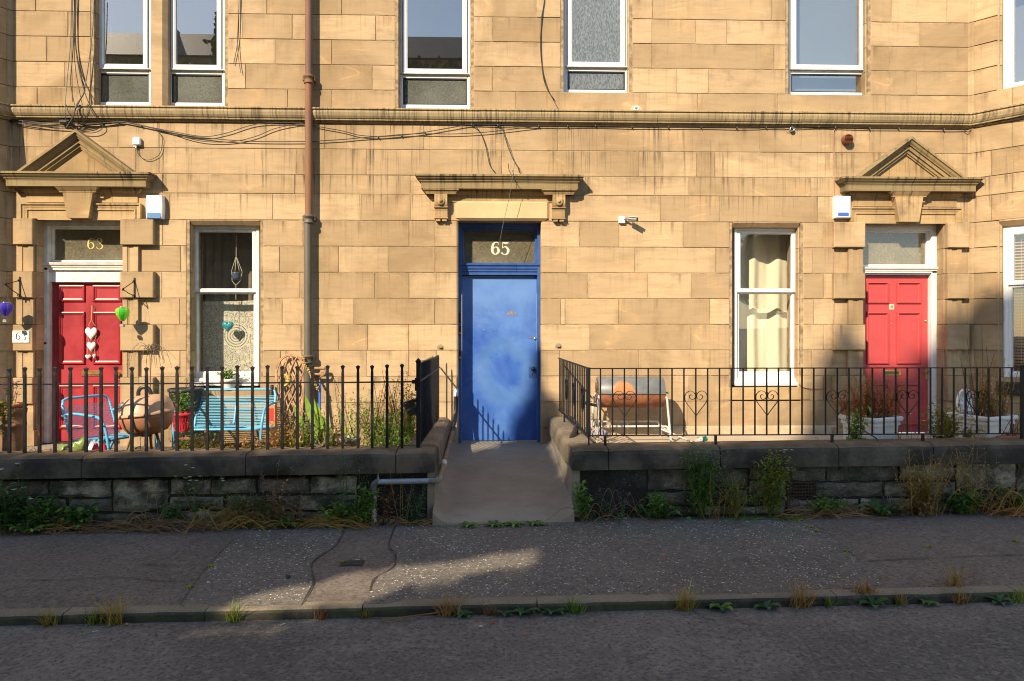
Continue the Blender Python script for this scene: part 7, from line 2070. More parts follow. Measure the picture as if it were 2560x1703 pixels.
# =================================================================== PLANTS
rp = random.Random(33)
def G(): return rp.gauss(0, 1)
def stem_path(base, h, lean, bend, n=6):
    az = rp.uniform(0, 6.283); l = Vector((math.cos(az) * lean, math.sin(az) * lean, 1)).normalized(); pts = [Vector(base)]; d = l.copy(); b2 = Vector((math.cos(az), math.sin(az), 0)) * bend
    for i in range(n):
        d = (d + b2 / n + Vector((G(), G(), 0)) * .03).normalized(); pts.append(pts[-1] + d * (h / n))
    return pts
def herb(label, base, h, n, spread, stem='stem_green', leaf='leaf', leaves=10, L=.06, W=.018, lean=.25, bend=.3, flower=None, fr=.012, fn=1, sr=.0022, cat='weed', group=None, name='weed', seed=None, sn=0, up=.5, lo=.1, cone=None):
    """stems rising from one root, narrow or broad leaves along them, flower heads or seed capsules at their ends"""
    t = thing(name, label, cat, base, group); S, F, B, K = MB(), MB(), MB(), MB()
    sr *= 1.35; W *= 1.7; L *= 1.25; n = int(n * 1.4) if n > 2 else n; fr *= 1.35
    for i in range(n):
        b = Vector(base) + Vector((G() * spread * .35, G() * spread * .2, 0)); hh = h * rp.uniform(.55, 1.05)
        if i == 0: hh = h
        p = stem_path(b, hh, lean * rp.uniform(.3, 1.4), bend * rp.uniform(-.2, 1))
        S.tube(p, [sr * (1.2 - .7 * k / 6) for k in range(7)], 4, caps=False)
        for k in range(leaves):
            s_ = lo + (1 - lo) * (k + rp.random()) / max(1, leaves); s_ = min(.999, s_); q = p[int(s_ * 6)].lerp(p[min(6, int(s_ * 6) + 1)], s_ * 6 - int(s_ * 6)); az = rp.uniform(0, 6.283); sc_ = (1.15 - .75 * s_) * rp.uniform(.7, 1.25)
            F.leaf(q, (math.cos(az), math.sin(az), up + .3 * G()), L * sc_, W * sc_, droop=.2)
        if flower:
            for k in range(fn):
                q = p[-1] + Vector((G(), G(), G())) * (.02 if fn > 1 else 0); q.z -= rp.random() * .06 if fn > 1 else 0
                for m in range(5):
                    az = m * 1.2566 + rp.random(); B.leaf(q, (math.cos(az), math.sin(az), .5), fr, fr * .9, droop=.1)
        if seed:
            for k in range(sn):
                q = p[rp.randint(3, 6)]; d = Vector((G(), G(), abs(G()) + .8)).normalized() * rp.uniform(.03, .10); K.tube([q, q + d], .0012, 3, caps=False); K.sphere(q + d, rp.uniform(.004, .0075), 5, 4)
    S.build('stems', kind='stuff', parent=t, mat=M[stem])
    if F.f: F.build('leaves', kind='stuff', parent=t, mat=M[leaf])
    if B.f: B.build('flowers', kind='stuff', parent=t, mat=M[flower])
    if K.f: K.build('seed_heads', kind='stuff', parent=t, mat=M[seed])
    return t
def tuft(label, base, h, n, spread, mats=('dry',), W=.006, bend=1.1, cat='grass tuft', name='grass_tuft', flat=.0, group=None):
    t = thing(name, label, cat, base, group)
    for j, m in enumerate(mats):
        mb = MB()
        for i in range(n // len(mats)):
            b = Vector(base) + Vector((G() * spread * .3, G() * spread * .18, 0)); az = rp.uniform(0, 6.283); k = rp.uniform(.1, .9) + flat
            mb.blade(b, (math.cos(az) * k, math.sin(az) * k, 1 if not flat else .35), h * rp.uniform(.45, 1.1), W * rp.uniform(.9, 1.8), bend * rp.uniform(.5, 1.4), 4)
        mb.build('blades', M[m], t, kind='stuff')
    return t
def rosette(label, base, r, n, mats=('leaf',), W=.045, up=.5, cat='weed', name='rosette_weed', toothed=False):
    t = thing(name, label, cat, base)
    for j in range(n):
        az = 2 * math.pi * j / n + rp.uniform(-.3, .3); d = Vector((math.cos(az), math.sin(az) * .8, 0)); L = r * rp.uniform(.65, 1.1); u_ = up * rp.uniform(.5, 1.5); mb = MB(); vs = []; m = 7
        sd = Vector((-d.y, d.x, 0)).normalized()
        for i in range(m + 1):
            s_ = i / m; w_ = W * math.sin(math.pi * (.12 + .86 * s_) ** 1.2) * .5 + .002
            if toothed and i % 2: w_ *= .55
            c = Vector(base) + d * (L * s_) + Vector((0, 0, .008 + L * u_ * (s_ - .62 * s_ * s_) + (.0 if s_ < .9 else -.01)))
            vs += [c - sd * w_ + Vector((0, 0, w_ * .35)), c, c + sd * w_ + Vector((0, 0, w_ * .35))]
        mb.add(vs, [(i*3+k, i*3+k+1, i*3+4+k, i*3+3+k) for i in range(m) for k in (0, 1)], True); mb.build('leaf', M[mats[j % len(mats)]], t)
    return t
def straw(label, base, L, n, w, mat='dry', az0=0.0, h=.06, cat='dry grass', name='dry_grass'):
    """flattened bundle of dead stalks lying along the ground"""
    t = thing(name, label, cat, base); mb = MB()
    for i in range(n):
        b = Vector(base) + Vector((G() * w, G() * .05, rp.uniform(0, .02))); az = az0 + G() * .28 + (math.pi if rp.random() < .25 else 0); l = L * rp.uniform(.35, 1.1)
        p = []
        hh = h * rp.uniform(.3, 1.8)
        for k in range(6):
            s_ = k / 5; p.append(b + Vector((math.cos(az) * l * s_, math.sin(az) * l * s_ * .55 + .03 * G() * s_, hh * math.sin(math.pi * min(1, s_ * 1.05)) + .006)))
        p = smooth_path(p, 3)
        mb.tube(p, .0028 * rp.uniform(.6, 1.4), 3, caps=False)
        if rp.random() < .6:
            q = p[rp.randint(2, 4)]; mb.leaf(q, (G(), G(), .3), rp.uniform(.03, .07), .010)
    mb.build('stalks', M[mat], t, kind='stuff'); return t
def bush(label, base, rx, ry, h, n, leaf, L=.05, W=.022, stem='stem_dark', leaf2=None, flower=None, fn=0, cat='shrub', name='bush', z0=.05, nst=14, narrow=False):
    """woody stems fanning from one root and leaves through a broken, lobed crown"""
    t = thing(name, label, cat, base); S, F, F2, B = MB(), MB(), MB(), MB(); b0_ = Vector(base)
    tips = []
    for i in range(nst):
        az = rp.uniform(0, 6.283); k_ = rp.uniform(.15, 1); e = b0_ + Vector((rx * k_ * math.cos(az), ry * k_ * math.sin(az), h * rp.uniform(.55, 1.05) * (1.1 - .35 * k_)))
        p = smooth_path([b0_, b0_.lerp(e, .45) + Vector((0, 0, h * .12)), e], 4); S.tube(p, [.0045 - .003 * j / (len(p) - 1) for j in range(len(p))], 4, caps=False); tips.append(p)
    for i in range(n):
        p = rp.choice(tips); s_ = rp.uniform(.25, 1.0); q = p[min(len(p)-1, int(s_ * (len(p)-1)))] + Vector((G() * rx * .16, G() * ry * .16, G() * h * .09))
        if q.z < base[2] + .01: continue
        (F2 if leaf2 and rp.random() < .4 else F).leaf(q, (G(), G() - .35, .25 + .6 * abs(G())), L * rp.uniform(.6, 1.25), W * rp.uniform(.6, 1.25), droop=.22)
    for i in range(fn):
        p = rp.choice(tips); q = p[-1] + Vector((G() * .02, G() * .02 - .02, abs(G()) * .02))
        for m in range(5):
            az = m * 1.2566 + rp.random(); B.leaf(q, (math.cos(az), math.sin(az), .5), .020, .018, droop=.1)
    S.build('stems', M[stem], t, kind='stuff'); F.build('leaves', M[leaf], t, kind='stuff')
    if F2.f: F2.build('leaves', M[leaf2], t, kind='stuff')
    if B.f: B.build('flowers', M[flower], t, kind='stuff')
    return t
def wb(u, y=-2.47): 
    x = PX(u, y); return (x, y, zp(x, y) - .004)
def hv(u, v, y=-2.47): return PZ(u, v, y) - wb(u, y)[2]

# --- weeds along the foot of the garden walls
herb('tall white daisies growing at the far west foot of the wall', wb(28), hv(28, 1165), 9, .22, 'stem_green', 'leaf_dark', 9, .10, .032, .22, .2, 'white_petal', .022, 1)
bush('dark leafy weed at the far west foot of the wall, below the daisies', wb(8), .30, .10, .40, 420, 'leaf_dark', .085, .036, 'stem_green', 'leaf', cat='weed', name='weed')
rosette('ferny bright green weed sprouting onto the pavement below the daisies', wb(62, -2.52), .20, 12, ('leaf_bright', 'leaf'), .05, .9, toothed=True)
bush('bushy dark green weed east of the daisies', wb(108), .24, .09, .30, 360, 'leaf', .065, .038, 'stem_green', 'leaf_dark', cat='weed', name='weed')
herb('yellowing tall weed with tiny flowers leaning on the west wall', wb(148), hv(148, 1245), 8, .16, 'dry_gold', 'leaf_yellow', 9, .055, .016, .35, .4, 'yellow_petal', .010, 2)
bush('broad-leaved dark weed under the westernmost tall block', wb(198), .20, .09, .24, 230, 'leaf', .075, .050, 'stem_green', 'leaf_dark', cat='weed', name='weed')
straw('long brown stalks flattened on the pavement at the west wall', wb(300, -2.50), .75, 46, .20, 'dry', .05, .05)
straw('heap of dead brown grass under the west wall', wb(400, -2.49), .55, 60, .18, 'dry_grey', -.2, .07)
straw('arching dead stalk over the heap of brown grass', wb(385, -2.46), .40, 9, .04, 'dry_gold', .15, .28)
bush('small deep green weed above the dead grass', wb(432), .12, .07, .26, 200, 'leaf_blue', .06, .026, 'stem_green', 'leaf', cat='weed', name='weed')
herb('thin weed with white flower heads in front of the dark wall blocks', wb(508), hv(508, 1166), 5, .14, 'stem_green', 'leaf', 6, .07, .022, .18, .15, 'white_petal', .016, 2)
herb('slim stalk with a yellow flower against the coping', wb(455), hv(455, 1186), 3, .05, 'stem_green', 'leaf', 4, .05, .014, .12, .15, 'yellow_petal', .016, 1)
straw('straw-coloured tangle at the hole in the west wall', wb(570, -2.48), .50, 60, .16, 'dry_gold', .3, .12)
herb('tall grey dead weed with curled leaves in the middle of the west wall', wb(685), hv(685, 1150), 10, .26, 'dry_grey', 'dry', 12, .07, .020, .28, .3, None, seed='dry_grey', sn=4)
bush('dull green wiry weed beside the grey dead one', wb(650), .18, .08, .32, 300, 'leaf', .05, .017, 'dry_grey', 'dry_grey', cat='weed', name='weed')
rosette('clump of dark green plantain leaves below the grey dead weed', wb(715, -2.5), .18, 9, ('leaf', 'leaf_dark'), .06, 1.1)
straw('dry stalks spreading over the pavement edge west of the waste pipe', wb(800, -2.52), .55, 40, .12, 'dry_gold', -.1, .06)
bush('yellow-green leafy weed among the dry stalks', wb(838), .18, .08, .22, 240, 'leaf_bright', .05, .028, 'dry_gold', 'leaf', cat='weed', name='weed')
herb('tall feathery green weed rising past the coping west of the waste pipe', wb(879), hv(879, 1112), 7, .16, 'stem_green', 'leaf_blue', 26, .075, .009, .14, .12, None, seed='stem_green', sn=3)
bush('leafy green weed with small orange flowers hugging the waste pipe', wb(915), .13, .08, hv(915, 1216), 260, 'leaf', .065, .030, 'stem_green', 'leaf_bright', 'dry_orange', 6, cat='weed', name='weed')
herb('brown seeding weed east of the waste pipe', wb(962), .34, 7, .16, 'stem_red', 'dry', 7, .05, .014, .4, .4, 'poppy', .009, 1, seed='dry', sn=3)
herb('feathery dark green weed against the smooth corner block', wb(1043), hv(1043, 1205), 6, .13, 'stem_green', 'leaf_blue', 24, .06, .009, .2, .15)
herb('thin pale stalks against the smooth corner block', wb(1012), hv(1012, 1170), 4, .10, 'dry_gold', 'leaf', 5, .05, .010, .15, .2)
straw('little heap of dead stalks at the west corner of the ramp', wb(1030, -2.5), .28, 22, .08, 'dry', .1, .04)
for i, (u, lab) in enumerate(((1172, 'flat dandelion leaves at the west part of the ramp foot'), (1238, 'flat dandelion leaves at the middle of the ramp foot'), (1285, 'second flat dandelion in the middle of the ramp foot'), (1338, 'broad flat dandelion leaves at the east part of the ramp foot'))):
    x = PX(u, -2.56); rosette(lab, (x, -2.565, zp(x, -2.56)), .12, 10, ('leaf', 'leaf_bright', 'leaf_dark'), .036, .30, toothed=True)
bush('bright green leafy weed at the east corner of the ramp', wb(1458), .09, .07, hv(1458, 1205), 300, 'leaf_bright', .050, .026, 'stem_green', 'leaf', cat='weed', name='weed', nst=9)
herb('sprawling purple toadflax over the smooth black block', wb(1545), hv(1545, 1205), 9, .30, 'stem_green', 'leaf_blue', 14, .05, .010, .5, .5, 'purple', .010, 3)
straw('long single dead stems leaning east of the ramp', wb(1500, -2.5), .45, 16, .10, 'dry', .35, .16)
tuft('tangled pale green grass lying on the pavement below the toadflax', wb(1650, -2.52), .26, 90, .30, ('leaf_yellow', 'dry_gold'), .007, 2.2, flat=.8)
rosette('green sow-thistle leaves at the foot of the east wall', wb(1665, -2.47), .22, 9, ('leaf_dark', 'leaf'), .055, 1.4, toothed=True)
bush('dense dark green bushy weed with purple flowers on the east wall', wb(1752), .26, .09, hv(1752, 1112), 1900, 'leaf', .058, .014, 'stem_green', 'leaf', 'purple', 26, cat='weed', name='weed', nst=22)
herb('yellow-brown stalks behind the bushy purple-flowered weed', wb(1785), hv(1785, 1150), 7, .25, 'dry_gold', 'leaf_yellow', 8, .05, .010, .35, .4)
herb('single red poppy on a thin stem against the east wall', wb(1894), hv(1894, 1180), 2, .04, 'stem_green', 'leaf', 8, .05, .012, .06, .05, 'poppy', .022, 1)
bush('feathery yellow-green weed beside the poppy', wb(1925), .25, .09, hv(1925, 1130), 1500, 'leaf_yellow', .052, .013, 'stem_green', 'leaf', 'yellow_petal', 7, cat='weed', name='weed', nst=20)
herb('dark red stalk topped with pale fluff in front of the air grate', wb(1973), hv(1973, 1122), 2, .03, 'stem_red', 'dry_grey', 14, .045, .010, .05, .05, 'white_petal', .014, 5)
tuft('green grass clump spilling over the pavement by the air grate', wb(1988, -2.53), .24, 80, .22, ('leaf', 'leaf_yellow'), .009, 1.9, flat=.5)
tuft('small green grass clump below the poppy', wb(1862, -2.52), .20, 60, .16, ('leaf', 'leaf_bright'), .008, 1.8, flat=.4)
straw('dry stalks lying along the foot of the east wall', wb(2080, -2.5), .45, 46, .18, 'dry', .05, .05)
bush('low green weed between the dry stalks on the east side', wb(2060), .20, .08, .18, 240, 'leaf', .05, .026, 'stem_green', 'leaf_bright', cat='weed', name='weed')
rosette('big dandelion with scalloped dark leaves at the east wall', wb(2203, -2.5), .27, 13, ('leaf_dark', 'leaf', 'leaf_dark'), .06, 1.0, toothed=True)
herb('wispy grey dead weed above the big dandelion', wb(2232), .36, 6, .10, 'dry_grey', 'dry_grey', 10, .035, .006, .3, .5)
herb('tall golden seed-headed weed, highest on the east wall', wb(2310), hv(2310, 1098), 16, .26, 'dry_gold', 'dry', 16, .055, .014, .30, .25, None, seed='dry_gold', sn=3)
herb('curled brown dead leaves at the root of the tall golden weed', wb(2300, -2.5), .24, 10, .22, 'dry', 'dry', 14, .06, .022, .6, .6)
herb('green and golden weed second east of the big dandelion', wb(2412), hv(2412, 1110), 9, .20, 'dry_gold', 'leaf_yellow', 16, .055, .014, .25, .25, None, seed='dry_gold', sn=3)
bush('broad dark green leaves low at the east end of the wall', wb(2405, -2.5), .26, .09, .20, 240, 'leaf_dark', .08, .045, 'stem_green', 'leaf', cat='weed', name='weed')
herb('thin stems with button seed heads at the east end of the wall', wb(2480), hv(2480, 1140), 6, .24, 'dry', 'dry', 5, .05, .016, .25, .2, None, seed='dry_gold', sn=2)
bush('low green weed at the east edge of the wall', wb(2535), .26, .09, .24, 300, 'leaf', .055, .028, 'stem_green', 'leaf_dark', cat='weed', name='weed')
straw('golden straw arching at the east end of the wall', wb(2490, -2.50), .42, 40, .16, 'dry_gold', .12, .15)
straw('flat golden straw on the pavement at the east end of the wall', wb(2540, -2.56), .50, 46, .16, 'dry_orange', .08, .04)
bush('short leafy weed between the toadflax and the purple-flowered weed', wb(1640, -2.46), .20, .08, .26, 360, 'leaf_bright', .055, .022, 'stem_green', 'leaf', cat='weed', name='weed')
bush('green and straw-coloured weed just west of the poppy', wb(1840), .20, .08, .40, 480, 'leaf', .05, .014, 'dry_gold', 'leaf_yellow', cat='weed', name='weed')
bush('golden leafy base of the tall seed-headed weed', wb(2305), .24, .09, .52, 700, 'dry_gold', .055, .014, 'dry_gold', 'leaf_yellow', cat='weed', name='weed')
bush('leafy green weed low beside the waste pipe bend', wb(880, -2.48), .16, .08, .24, 300, 'leaf', .055, .022, 'stem_green', 'leaf_bright', cat='weed', name='weed')
bush('grey-green weed filling the gap in the middle of the west wall', wb(600, -2.45), .22, .08, .34, 420, 'leaf', .05, .015, 'dry_grey', 'dry', cat='weed', name='weed')
# litter of leaves and crumbs along the wall foot
lt = MB()
for i in range(900):
    x = rp.uniform(-4.6, 5.2)
    if -.52 < x < .78: continue
    y = -2.40 - abs(G()) * .075; z = zp(x, y) + .004 + rp.random() * .012
    lt.leaf((x, y, z), (G(), G(), .15 * G()), rp.uniform(.012, .045), rp.uniform(.004, .014), droop=.1)
tag(lt.build('leaf_litter', M['dry_grey']), kind='stuff')
cl = MB()
for i in range(520):
    x = rp.uniform(-4.6, 5.2)
    if -.52 < x < .78 or noise.noise((x * 1.2, 3, 3)) < -.05: continue
    y = -2.40 - abs(G()) * .06; z = zp(x, y)
    cl.blade((x, y, z), (G() * .5, -abs(G()) * .5, 1), rp.uniform(.03, .11), .005, 1.2, 3)
tag(cl.build('short_grass', M['leaf']), kind='stuff')

# --- tufts along the kerb
def kb(u, off=-.012): 
    y = KY + off; x = PX(u, y); return (x, y, zr(x) - .005 if off < 0 else zp(x, y))
KERB = [('t', 124, 'dry pale tuft in the gutter, second from the west end', .14, ('dry_gold', 'leaf_yellow')), ('t', 234, 'green and dry tuft in the gutter west of the tall yellow tuft', .13, ('leaf_yellow', 'leaf')), ('t', 289, 'tall yellowish grass tuft in the gutter near the west end', .21, ('leaf_yellow', 'dry_gold')),
 ('t', 585, 'green spiky tuft in the gutter below the brown pavement', .15, ('leaf', 'leaf_yellow')), ('t', 804, 'small rusty tuft in the gutter below the service trench', .10, ('dry_orange', 'dry')), ('t', 912, 'low orange and green tuft in the gutter', .09, ('dry_orange', 'leaf')), ('t', 1120, 'wide dry straw tuft in the gutter, largest before the ramp', .20, ('dry', 'dry_gold')),
 ('r', 1160, 'small green rosette hard against the wide straw tuft', .09, None), ('t', 1223, 'dead brown tuft in the gutter', .11, ('dry', 'dry_grey')), ('r', 1262, 'tiny green rosette in the gutter below the ramp', .07, None), ('r', 1310, 'narrow-leaved green rosette in the gutter', .10, None), ('r', 1382, 'rosette with yellowing leaves beside the bright green tuft', .10, None),
 ('t', 1435, 'bright green grass tuft standing in the gutter', .14, ('leaf_bright', 'leaf')), ('t', 1705, 'long dry grass tuft in the gutter west of the dark rosette', .20, ('dry_gold', 'leaf_yellow')), ('r', 1799, 'dark glossy rosette in the gutter', .12, None), ('r', 1916, 'open green rosette with one long leaf in the gutter', .12, None), ('t', 1996, 'upright dry tuft in the gutter on the east side', .20, ('dry_gold', 'dry')),
 ('t', 2073, 'small green tuft in the gutter on the east side', .09, ('leaf', 'leaf_yellow')), ('r', 2184, 'grey-green rosette hanging below the kerb-top tuft', .12, None), ('t', 2250, 'low brown and green tuft in the gutter', .10, ('dry_orange', 'leaf')), ('r', 2321, 'small dark rosette in the gutter on the east side', .08, None), ('t', 2398, 'sparse dry blades hanging over the kerb', .14, ('dry_gold', 'dry')), ('r', 2500, 'rosette on the kerb with a long dry blade at the east end', .12, None), ('t', 2545, 'bright moss-green tuft at the east end of the kerb', .12, ('leaf_bright', 'leaf_yellow'))]
for k, u, lab, s_, mats in KERB:
    if k == 't': tuft(lab, kb(u), s_, int(26 + s_ * 260), s_ * .55, mats, .0055, 1.0)
    else: rosette(lab, kb(u, -.03), s_, 7, ('leaf', 'leaf_dark') if u % 2 else ('leaf_dark', 'leaf_blue'), s_ * .38, .7)
tuft('thick dry tuft growing on top of the kerb', kb(2160, .06), .11, 90, .14, ('dry_gold', 'dry'), .005, 1.6)
tuft('dry tuft with long blades on the pavement behind the kerb', kb(2385, .14), .17, 60, .10, ('dry_gold', 'dry'), .005, .8)
st_ = MB(); a_, b_ = kb(950, -.05), kb(1075, -.03); st_.tube(smooth_path([(a_[0], a_[1] - .06, a_[2] + .016), ((a_[0] + b_[0]) / 2, a_[1] - .03, a_[2] + .03), (b_[0], b_[1] - .01, b_[2] + .03), (b_[0] + .16, b_[1], b_[2] + .05)], 4), [.005] * 9 + [.004, .004, .003, .003], 5); tag(st_.build('dead_stalk', M['dry']), 'long dead stalk lying in the gutter below the ramp', 'twig')
for i, ((u, v), lab) in enumerate((((e3(890, 520)), 'little green weed in the joint of the east pavement patch'), ((e3(940, 550)), 'second little green weed in the joint of the east pavement patch'), ((e3(1140, 685)), 'yellowish little weed where the pavement crack starts'), ((e3(1700, 648)), 'lone little weed in the brown east pavement'), ((e3(2300, 617)), 'little weed at the east edge of the pavement'), ((e1(1440, 790)), 'little weed where the west crack meets the patch'), ((e2(20, 760)), 'little weed beside the iron cover'), ((e1(1300, 928)), 'tiny weed at the lower west corner of the chipped patch'))):
    q = gp(u, v); rosette(lab, tuple(q), .035, 6, ('leaf_bright', 'leaf_yellow'), .014, .4, name='seedling')

# --- litter
def small(name, label, cat, u, v, fn, mat, y=None):
    q = gp(u, v) if v < 1500 else Vector((*road_pt(u, v), 0)); 
    if v >= 1500: q.z = road_z(q.x, q.y)
    mb = MB(); fn(mb, q); return tag(mb.build(name, M[mat] if isinstance(mat, str) else mat), label, cat)
butt = lambda a_: (lambda mb, q: mb.tube([q + Vector((-.016 * math.cos(a_), -.016 * math.sin(a_), .006)), q + Vector((.016 * math.cos(a_), .016 * math.sin(a_), .006))], .0042, 6))
for (u, v), lab, a_ in ((e2(1825, 468), 'white cigarette end near the toadflax', .3), (e2(1950, 458), 'second white cigarette end nearer the pale grass', .1), (e2(120, 743), 'white cigarette end lying on the iron cover', .0), (e1(650, 1238), 'white cigarette end in the west gutter', .7), (e3(508, 982), 'white cigarette end against the back of the kerb', .1), (e1(1935, 1183), 'pale cigarette end in the gutter below the service trench', .9)):
    small('cigarette_end', lab, 'cigarette end', u, v, butt(a_), 'white_petal')
petal = lambda mb, q: [mb.leaf(q + Vector((0, 0, .004)), (math.cos(k * 2.1), math.sin(k * 2.1), .25), .018, .014) for k in range(3)]
for (u, v), lab in ((e2(1185, 590), 'red petal on the pavement before the ramp'), (e2(2217, 735), 'red petal on the chipped pavement, farther east'), (e3(222, 447), 'red petal under the bushy purple-flowered weed'), (e3(568, 441), 'red petal under the feathery yellow weed'), (e2(1045, 1175), 'red petal in the road below the ramp')):
    small('petal', lab, 'petal', u, v, petal, 'poppy')
small('foil_scrap', 'crushed green foil on the pavement by the purple-flowered weed', 'litter', *e3(60, 460), lambda mb, q: mb.sphere(q + Vector((0, 0, .010)), .016, 7, 4, 1.4, 1, .8), simple('green_foil', (.04, .30, .06), .3, .4, 40))
small('dark_lump', 'black lump on the chipped strip of pavement', 'litter', *e1(1975, 865), lambda mb, q: (mb.sphere(q + Vector((0, 0, .010)), .018, 7, 5, 1, .8, .8), mb.sphere(q + Vector((-.014, .006, .018)), .010, 6, 4)), 'seal')
small('pebble', 'pinkish pebble in the west gutter', 'pebble', *e1(865, 1192), lambda mb, q: mb.sphere(q + Vector((0, 0, .01)), .013, 7, 5, 1.1, 1, .8), simple('pink_pebble', (.30, .15, .13), .8, .2, 30))
small('pebble', 'pale pebble in the road below the ramp', 'pebble', *e2(963, 1203), lambda mb, q: mb.sphere(q + Vector((0, 0, .006)), .011, 7, 5, 1.3, 1, .7), simple('pale_pebble', (.45, .42, .38), .8, .2, 30))
small('brick_chip', 'orange brick chip in the road', 'pebble', *e2(1260, 1257), lambda mb, q: mb.box(q.x - .012, q.x + .012, q.y - .008, q.y + .008, q.z - .002, q.z + .010, .002), 'terracotta')
cv_ = thing('iron_cover', 'small square iron cover set in the service trench', 'cover', gp(*e2(85, 765)))
q = gp(*e2(85, 765)); mb = MB(); mb.box(q.x - .085, q.x + .085, q.y - .06, q.y + .06, q.z - .02, q.z + .006, .002); mb.build('frame', M['dark_metal'], cv_)
for i in range(2):
    for j in range(2): mb = MB(); mb.box(q.x - .075 + i * .078, q.x - .003 + i * .078, q.y - .05 + j * .052, q.y - .002 + j * .052, q.z, q.z + .0085); mb.build('plate', M['seal'], cv_)

# --- west garden plants
def gpz(u, y): return (PX(u, y), y, .0)
herb('pink sprays rising from the chimney pot planter', (pcx, pcy, .70), .24, 7, .10, 'stem_green', 'leaf', 5, .03, .010, .35, .3, 'magenta', .017, 5, name='potted_plant', cat='plant')
t = thing('trailing_plant', 'golden creeping plant trailing over the chimney pot', 'plant', (pcx, pcy, .70)); mb = MB(); S = MB()
for i in range(16):
    az = rp.uniform(-2.9, -.2); p = [Vector((pcx + math.cos(az) * r_2, pcy + math.sin(az) * r_2, .70 + z_)) for r_2, z_ in ((.03, .01), (.10, .04), (.15, .0), (.165, -.06), (.168, -.12 - rp.random() * .18))]
    if rp.random() < .4: p[-1].z = .58
    sp_ = smooth_path(p, 4); S.tube(sp_, .0015, 3, caps=False)
    for q in sp_:
        for k in range(2): mb.leaf(q, (G(), G() - .3, .2 * G()), rp.uniform(.016, .026), .016)
S.build('stems', kind='stuff', parent=t, mat=M['stem_green']); mb.build('leaves', M['leaf_yellow'], t)
bush('leafy plant with small white flowers in the red pot', (-3.34, -.93, .49), .15, .13, .24, 420, 'leaf_bright', .05, .020, 'stem_green', None, 'white_petal', 9, cat='plant', name='potted_plant', nst=18)
bush('pink geraniums on the sill of the lace window', (PX(569, .0), .0, OP['g1'][2] + .09), .13, .09, .15, 260, 'leaf_bright', .036, .026, 'stem_green', None, 'pink', 12, cat='plant', name='potted_plant', nst=18)
t = thing('weeping_shrub', 'bare weeping standard shrub beside the west door pilaster', 'shrub', gpz(377, -.55)); bx_, by_ = PX(377, -.55), -.55; zt2 = PZ(377, 886, -.55)
mb = MB(); mb.tube(smooth_path([(bx_, by_, 0), (bx_ + .012, by_, .4), (bx_ - .01, by_, .75), (bx_, by_, zt2)], 4), .011, 6); mb.build('trunk', M['wicker'], t)
mb = MB()
for i in range(26):
    az = rp.uniform(0, 6.283); l = rp.uniform(.10, .24); up_ = rp.uniform(.02, .13)
    p = [Vector((bx_, by_, zt2)), Vector((bx_ + math.cos(az) * l * .35, by_ + math.sin(az) * l * .3, zt2 + up_)), Vector((bx_ + math.cos(az) * l * .8, by_ + math.sin(az) * l * .6, zt2 + up_ * .8)), Vector((bx_ + math.cos(az) * l * 1.15, by_ + math.sin(az) * l * .8, zt2 - rp.uniform(.02, .16)))]
    mb.tube(smooth_path(p, 4), [.004] * 4 + [.003] * 5 + [.002] * 4, 4, caps=False)
mb.build('twigs', M['dry_grey'], t, kind='stuff')
herb('green leafy lily stem in front of the west pilaster', gpz(390, -.7), .83, 1, .01, 'stem_green', 'leaf', 40, .09, .015, .02, .02, name='garden_plant', cat='plant', lo=.55)
herb('pale dried flower spike beside the kettle barbecue handle', gpz(352, -.9), .93, 1, .01, 'dry_grey', 'dry_grey', 30, .03, .016, .03, .03, 'white_petal', .010, 6, name='garden_plant', cat='plant', lo=.7)
t = thing('broad_leaved_plant', 'canna with big upright pale green blades by the drainpipe', 'plant', gpz(800, -1.25))
for (u0, v0, u1, v1, w_) in ((795, 1100, 764, 985, .085), (790, 1110, 786, 990, .075), (800, 1100, 815, 1050, .10), (805, 1110, 795, 1005, .09), (835, 1110, 798, 1030, .10), (815, 1115, 822, 1015, .05), (775, 1110, 735, 1010, .06), (868, 1110, 850, 1020, .035), (880, 1110, 880, 1020, .025)):
    a_, b_ = P(u0, v0, -1.35), P(u1, v1, -1.25); mb = MB(); vs = []; d = b_ - a_; sd = Vector((1, -.35, -d.x / max(.05, d.z))).normalized(); m = 8
    for i in range(m + 1):
        s_ = i / m; w2 = w_ * math.sin(math.pi * (.10 + .9 * s_)) ** .75 * .5 + .002; c = a_ + d * s_ + Vector((0, -.05 * s_ * s_, 0)); vs += [c - sd * w2, c + Vector((0, .012, 0)), c + sd * w2]
    mb.add(vs, [(i*3+k, i*3+k+1, i*3+4+k, i*3+3+k) for i in range(m) for k in (0, 1)], True); mb.build('leaf', M['leaf_bright'], t)
SPIRES = [(905, -1.5, 948, 'stem_dark'), (925, -1.6, 935, 'stem_dark'), (945, -1.5, 975, 'stem_dark'), (960, -1.55, 960, 'stem_dark'), (978, -1.7, 950, 'stem_dark'), (990, -1.5, 925, 'stem_dark')]
herb('tall dark seed spires in the middle of the west garden', gpz(920, -1.55), 1.0, 12, .34, 'stem_dark', 'stem_dark', 34, .035, .008, .20, .12, name='garden_plant', cat='plant', up=1.6, lo=.35, sr=.003)
herb('second cluster of tall dark seed spires nearer the railing post', gpz(978, -1.6), 1.02, 10, .26, 'stem_dark', 'stem_green', 34, .035, .008, .16, .12, name='garden_plant', cat='plant', up=1.6, lo=.3, sr=.003)
bush('feathery green bush under the dark seed spires', gpz(948, -1.65), .38, .24, .84, 1900, 'leaf_yellow', .062, .014, 'stem_green', 'leaf_bright')
bush('dense dark green growth behind the railing near the post', gpz(985, -1.80), .27, .15, .66, 1100, 'leaf', .055, .016, 'stem_green', 'leaf_bright')
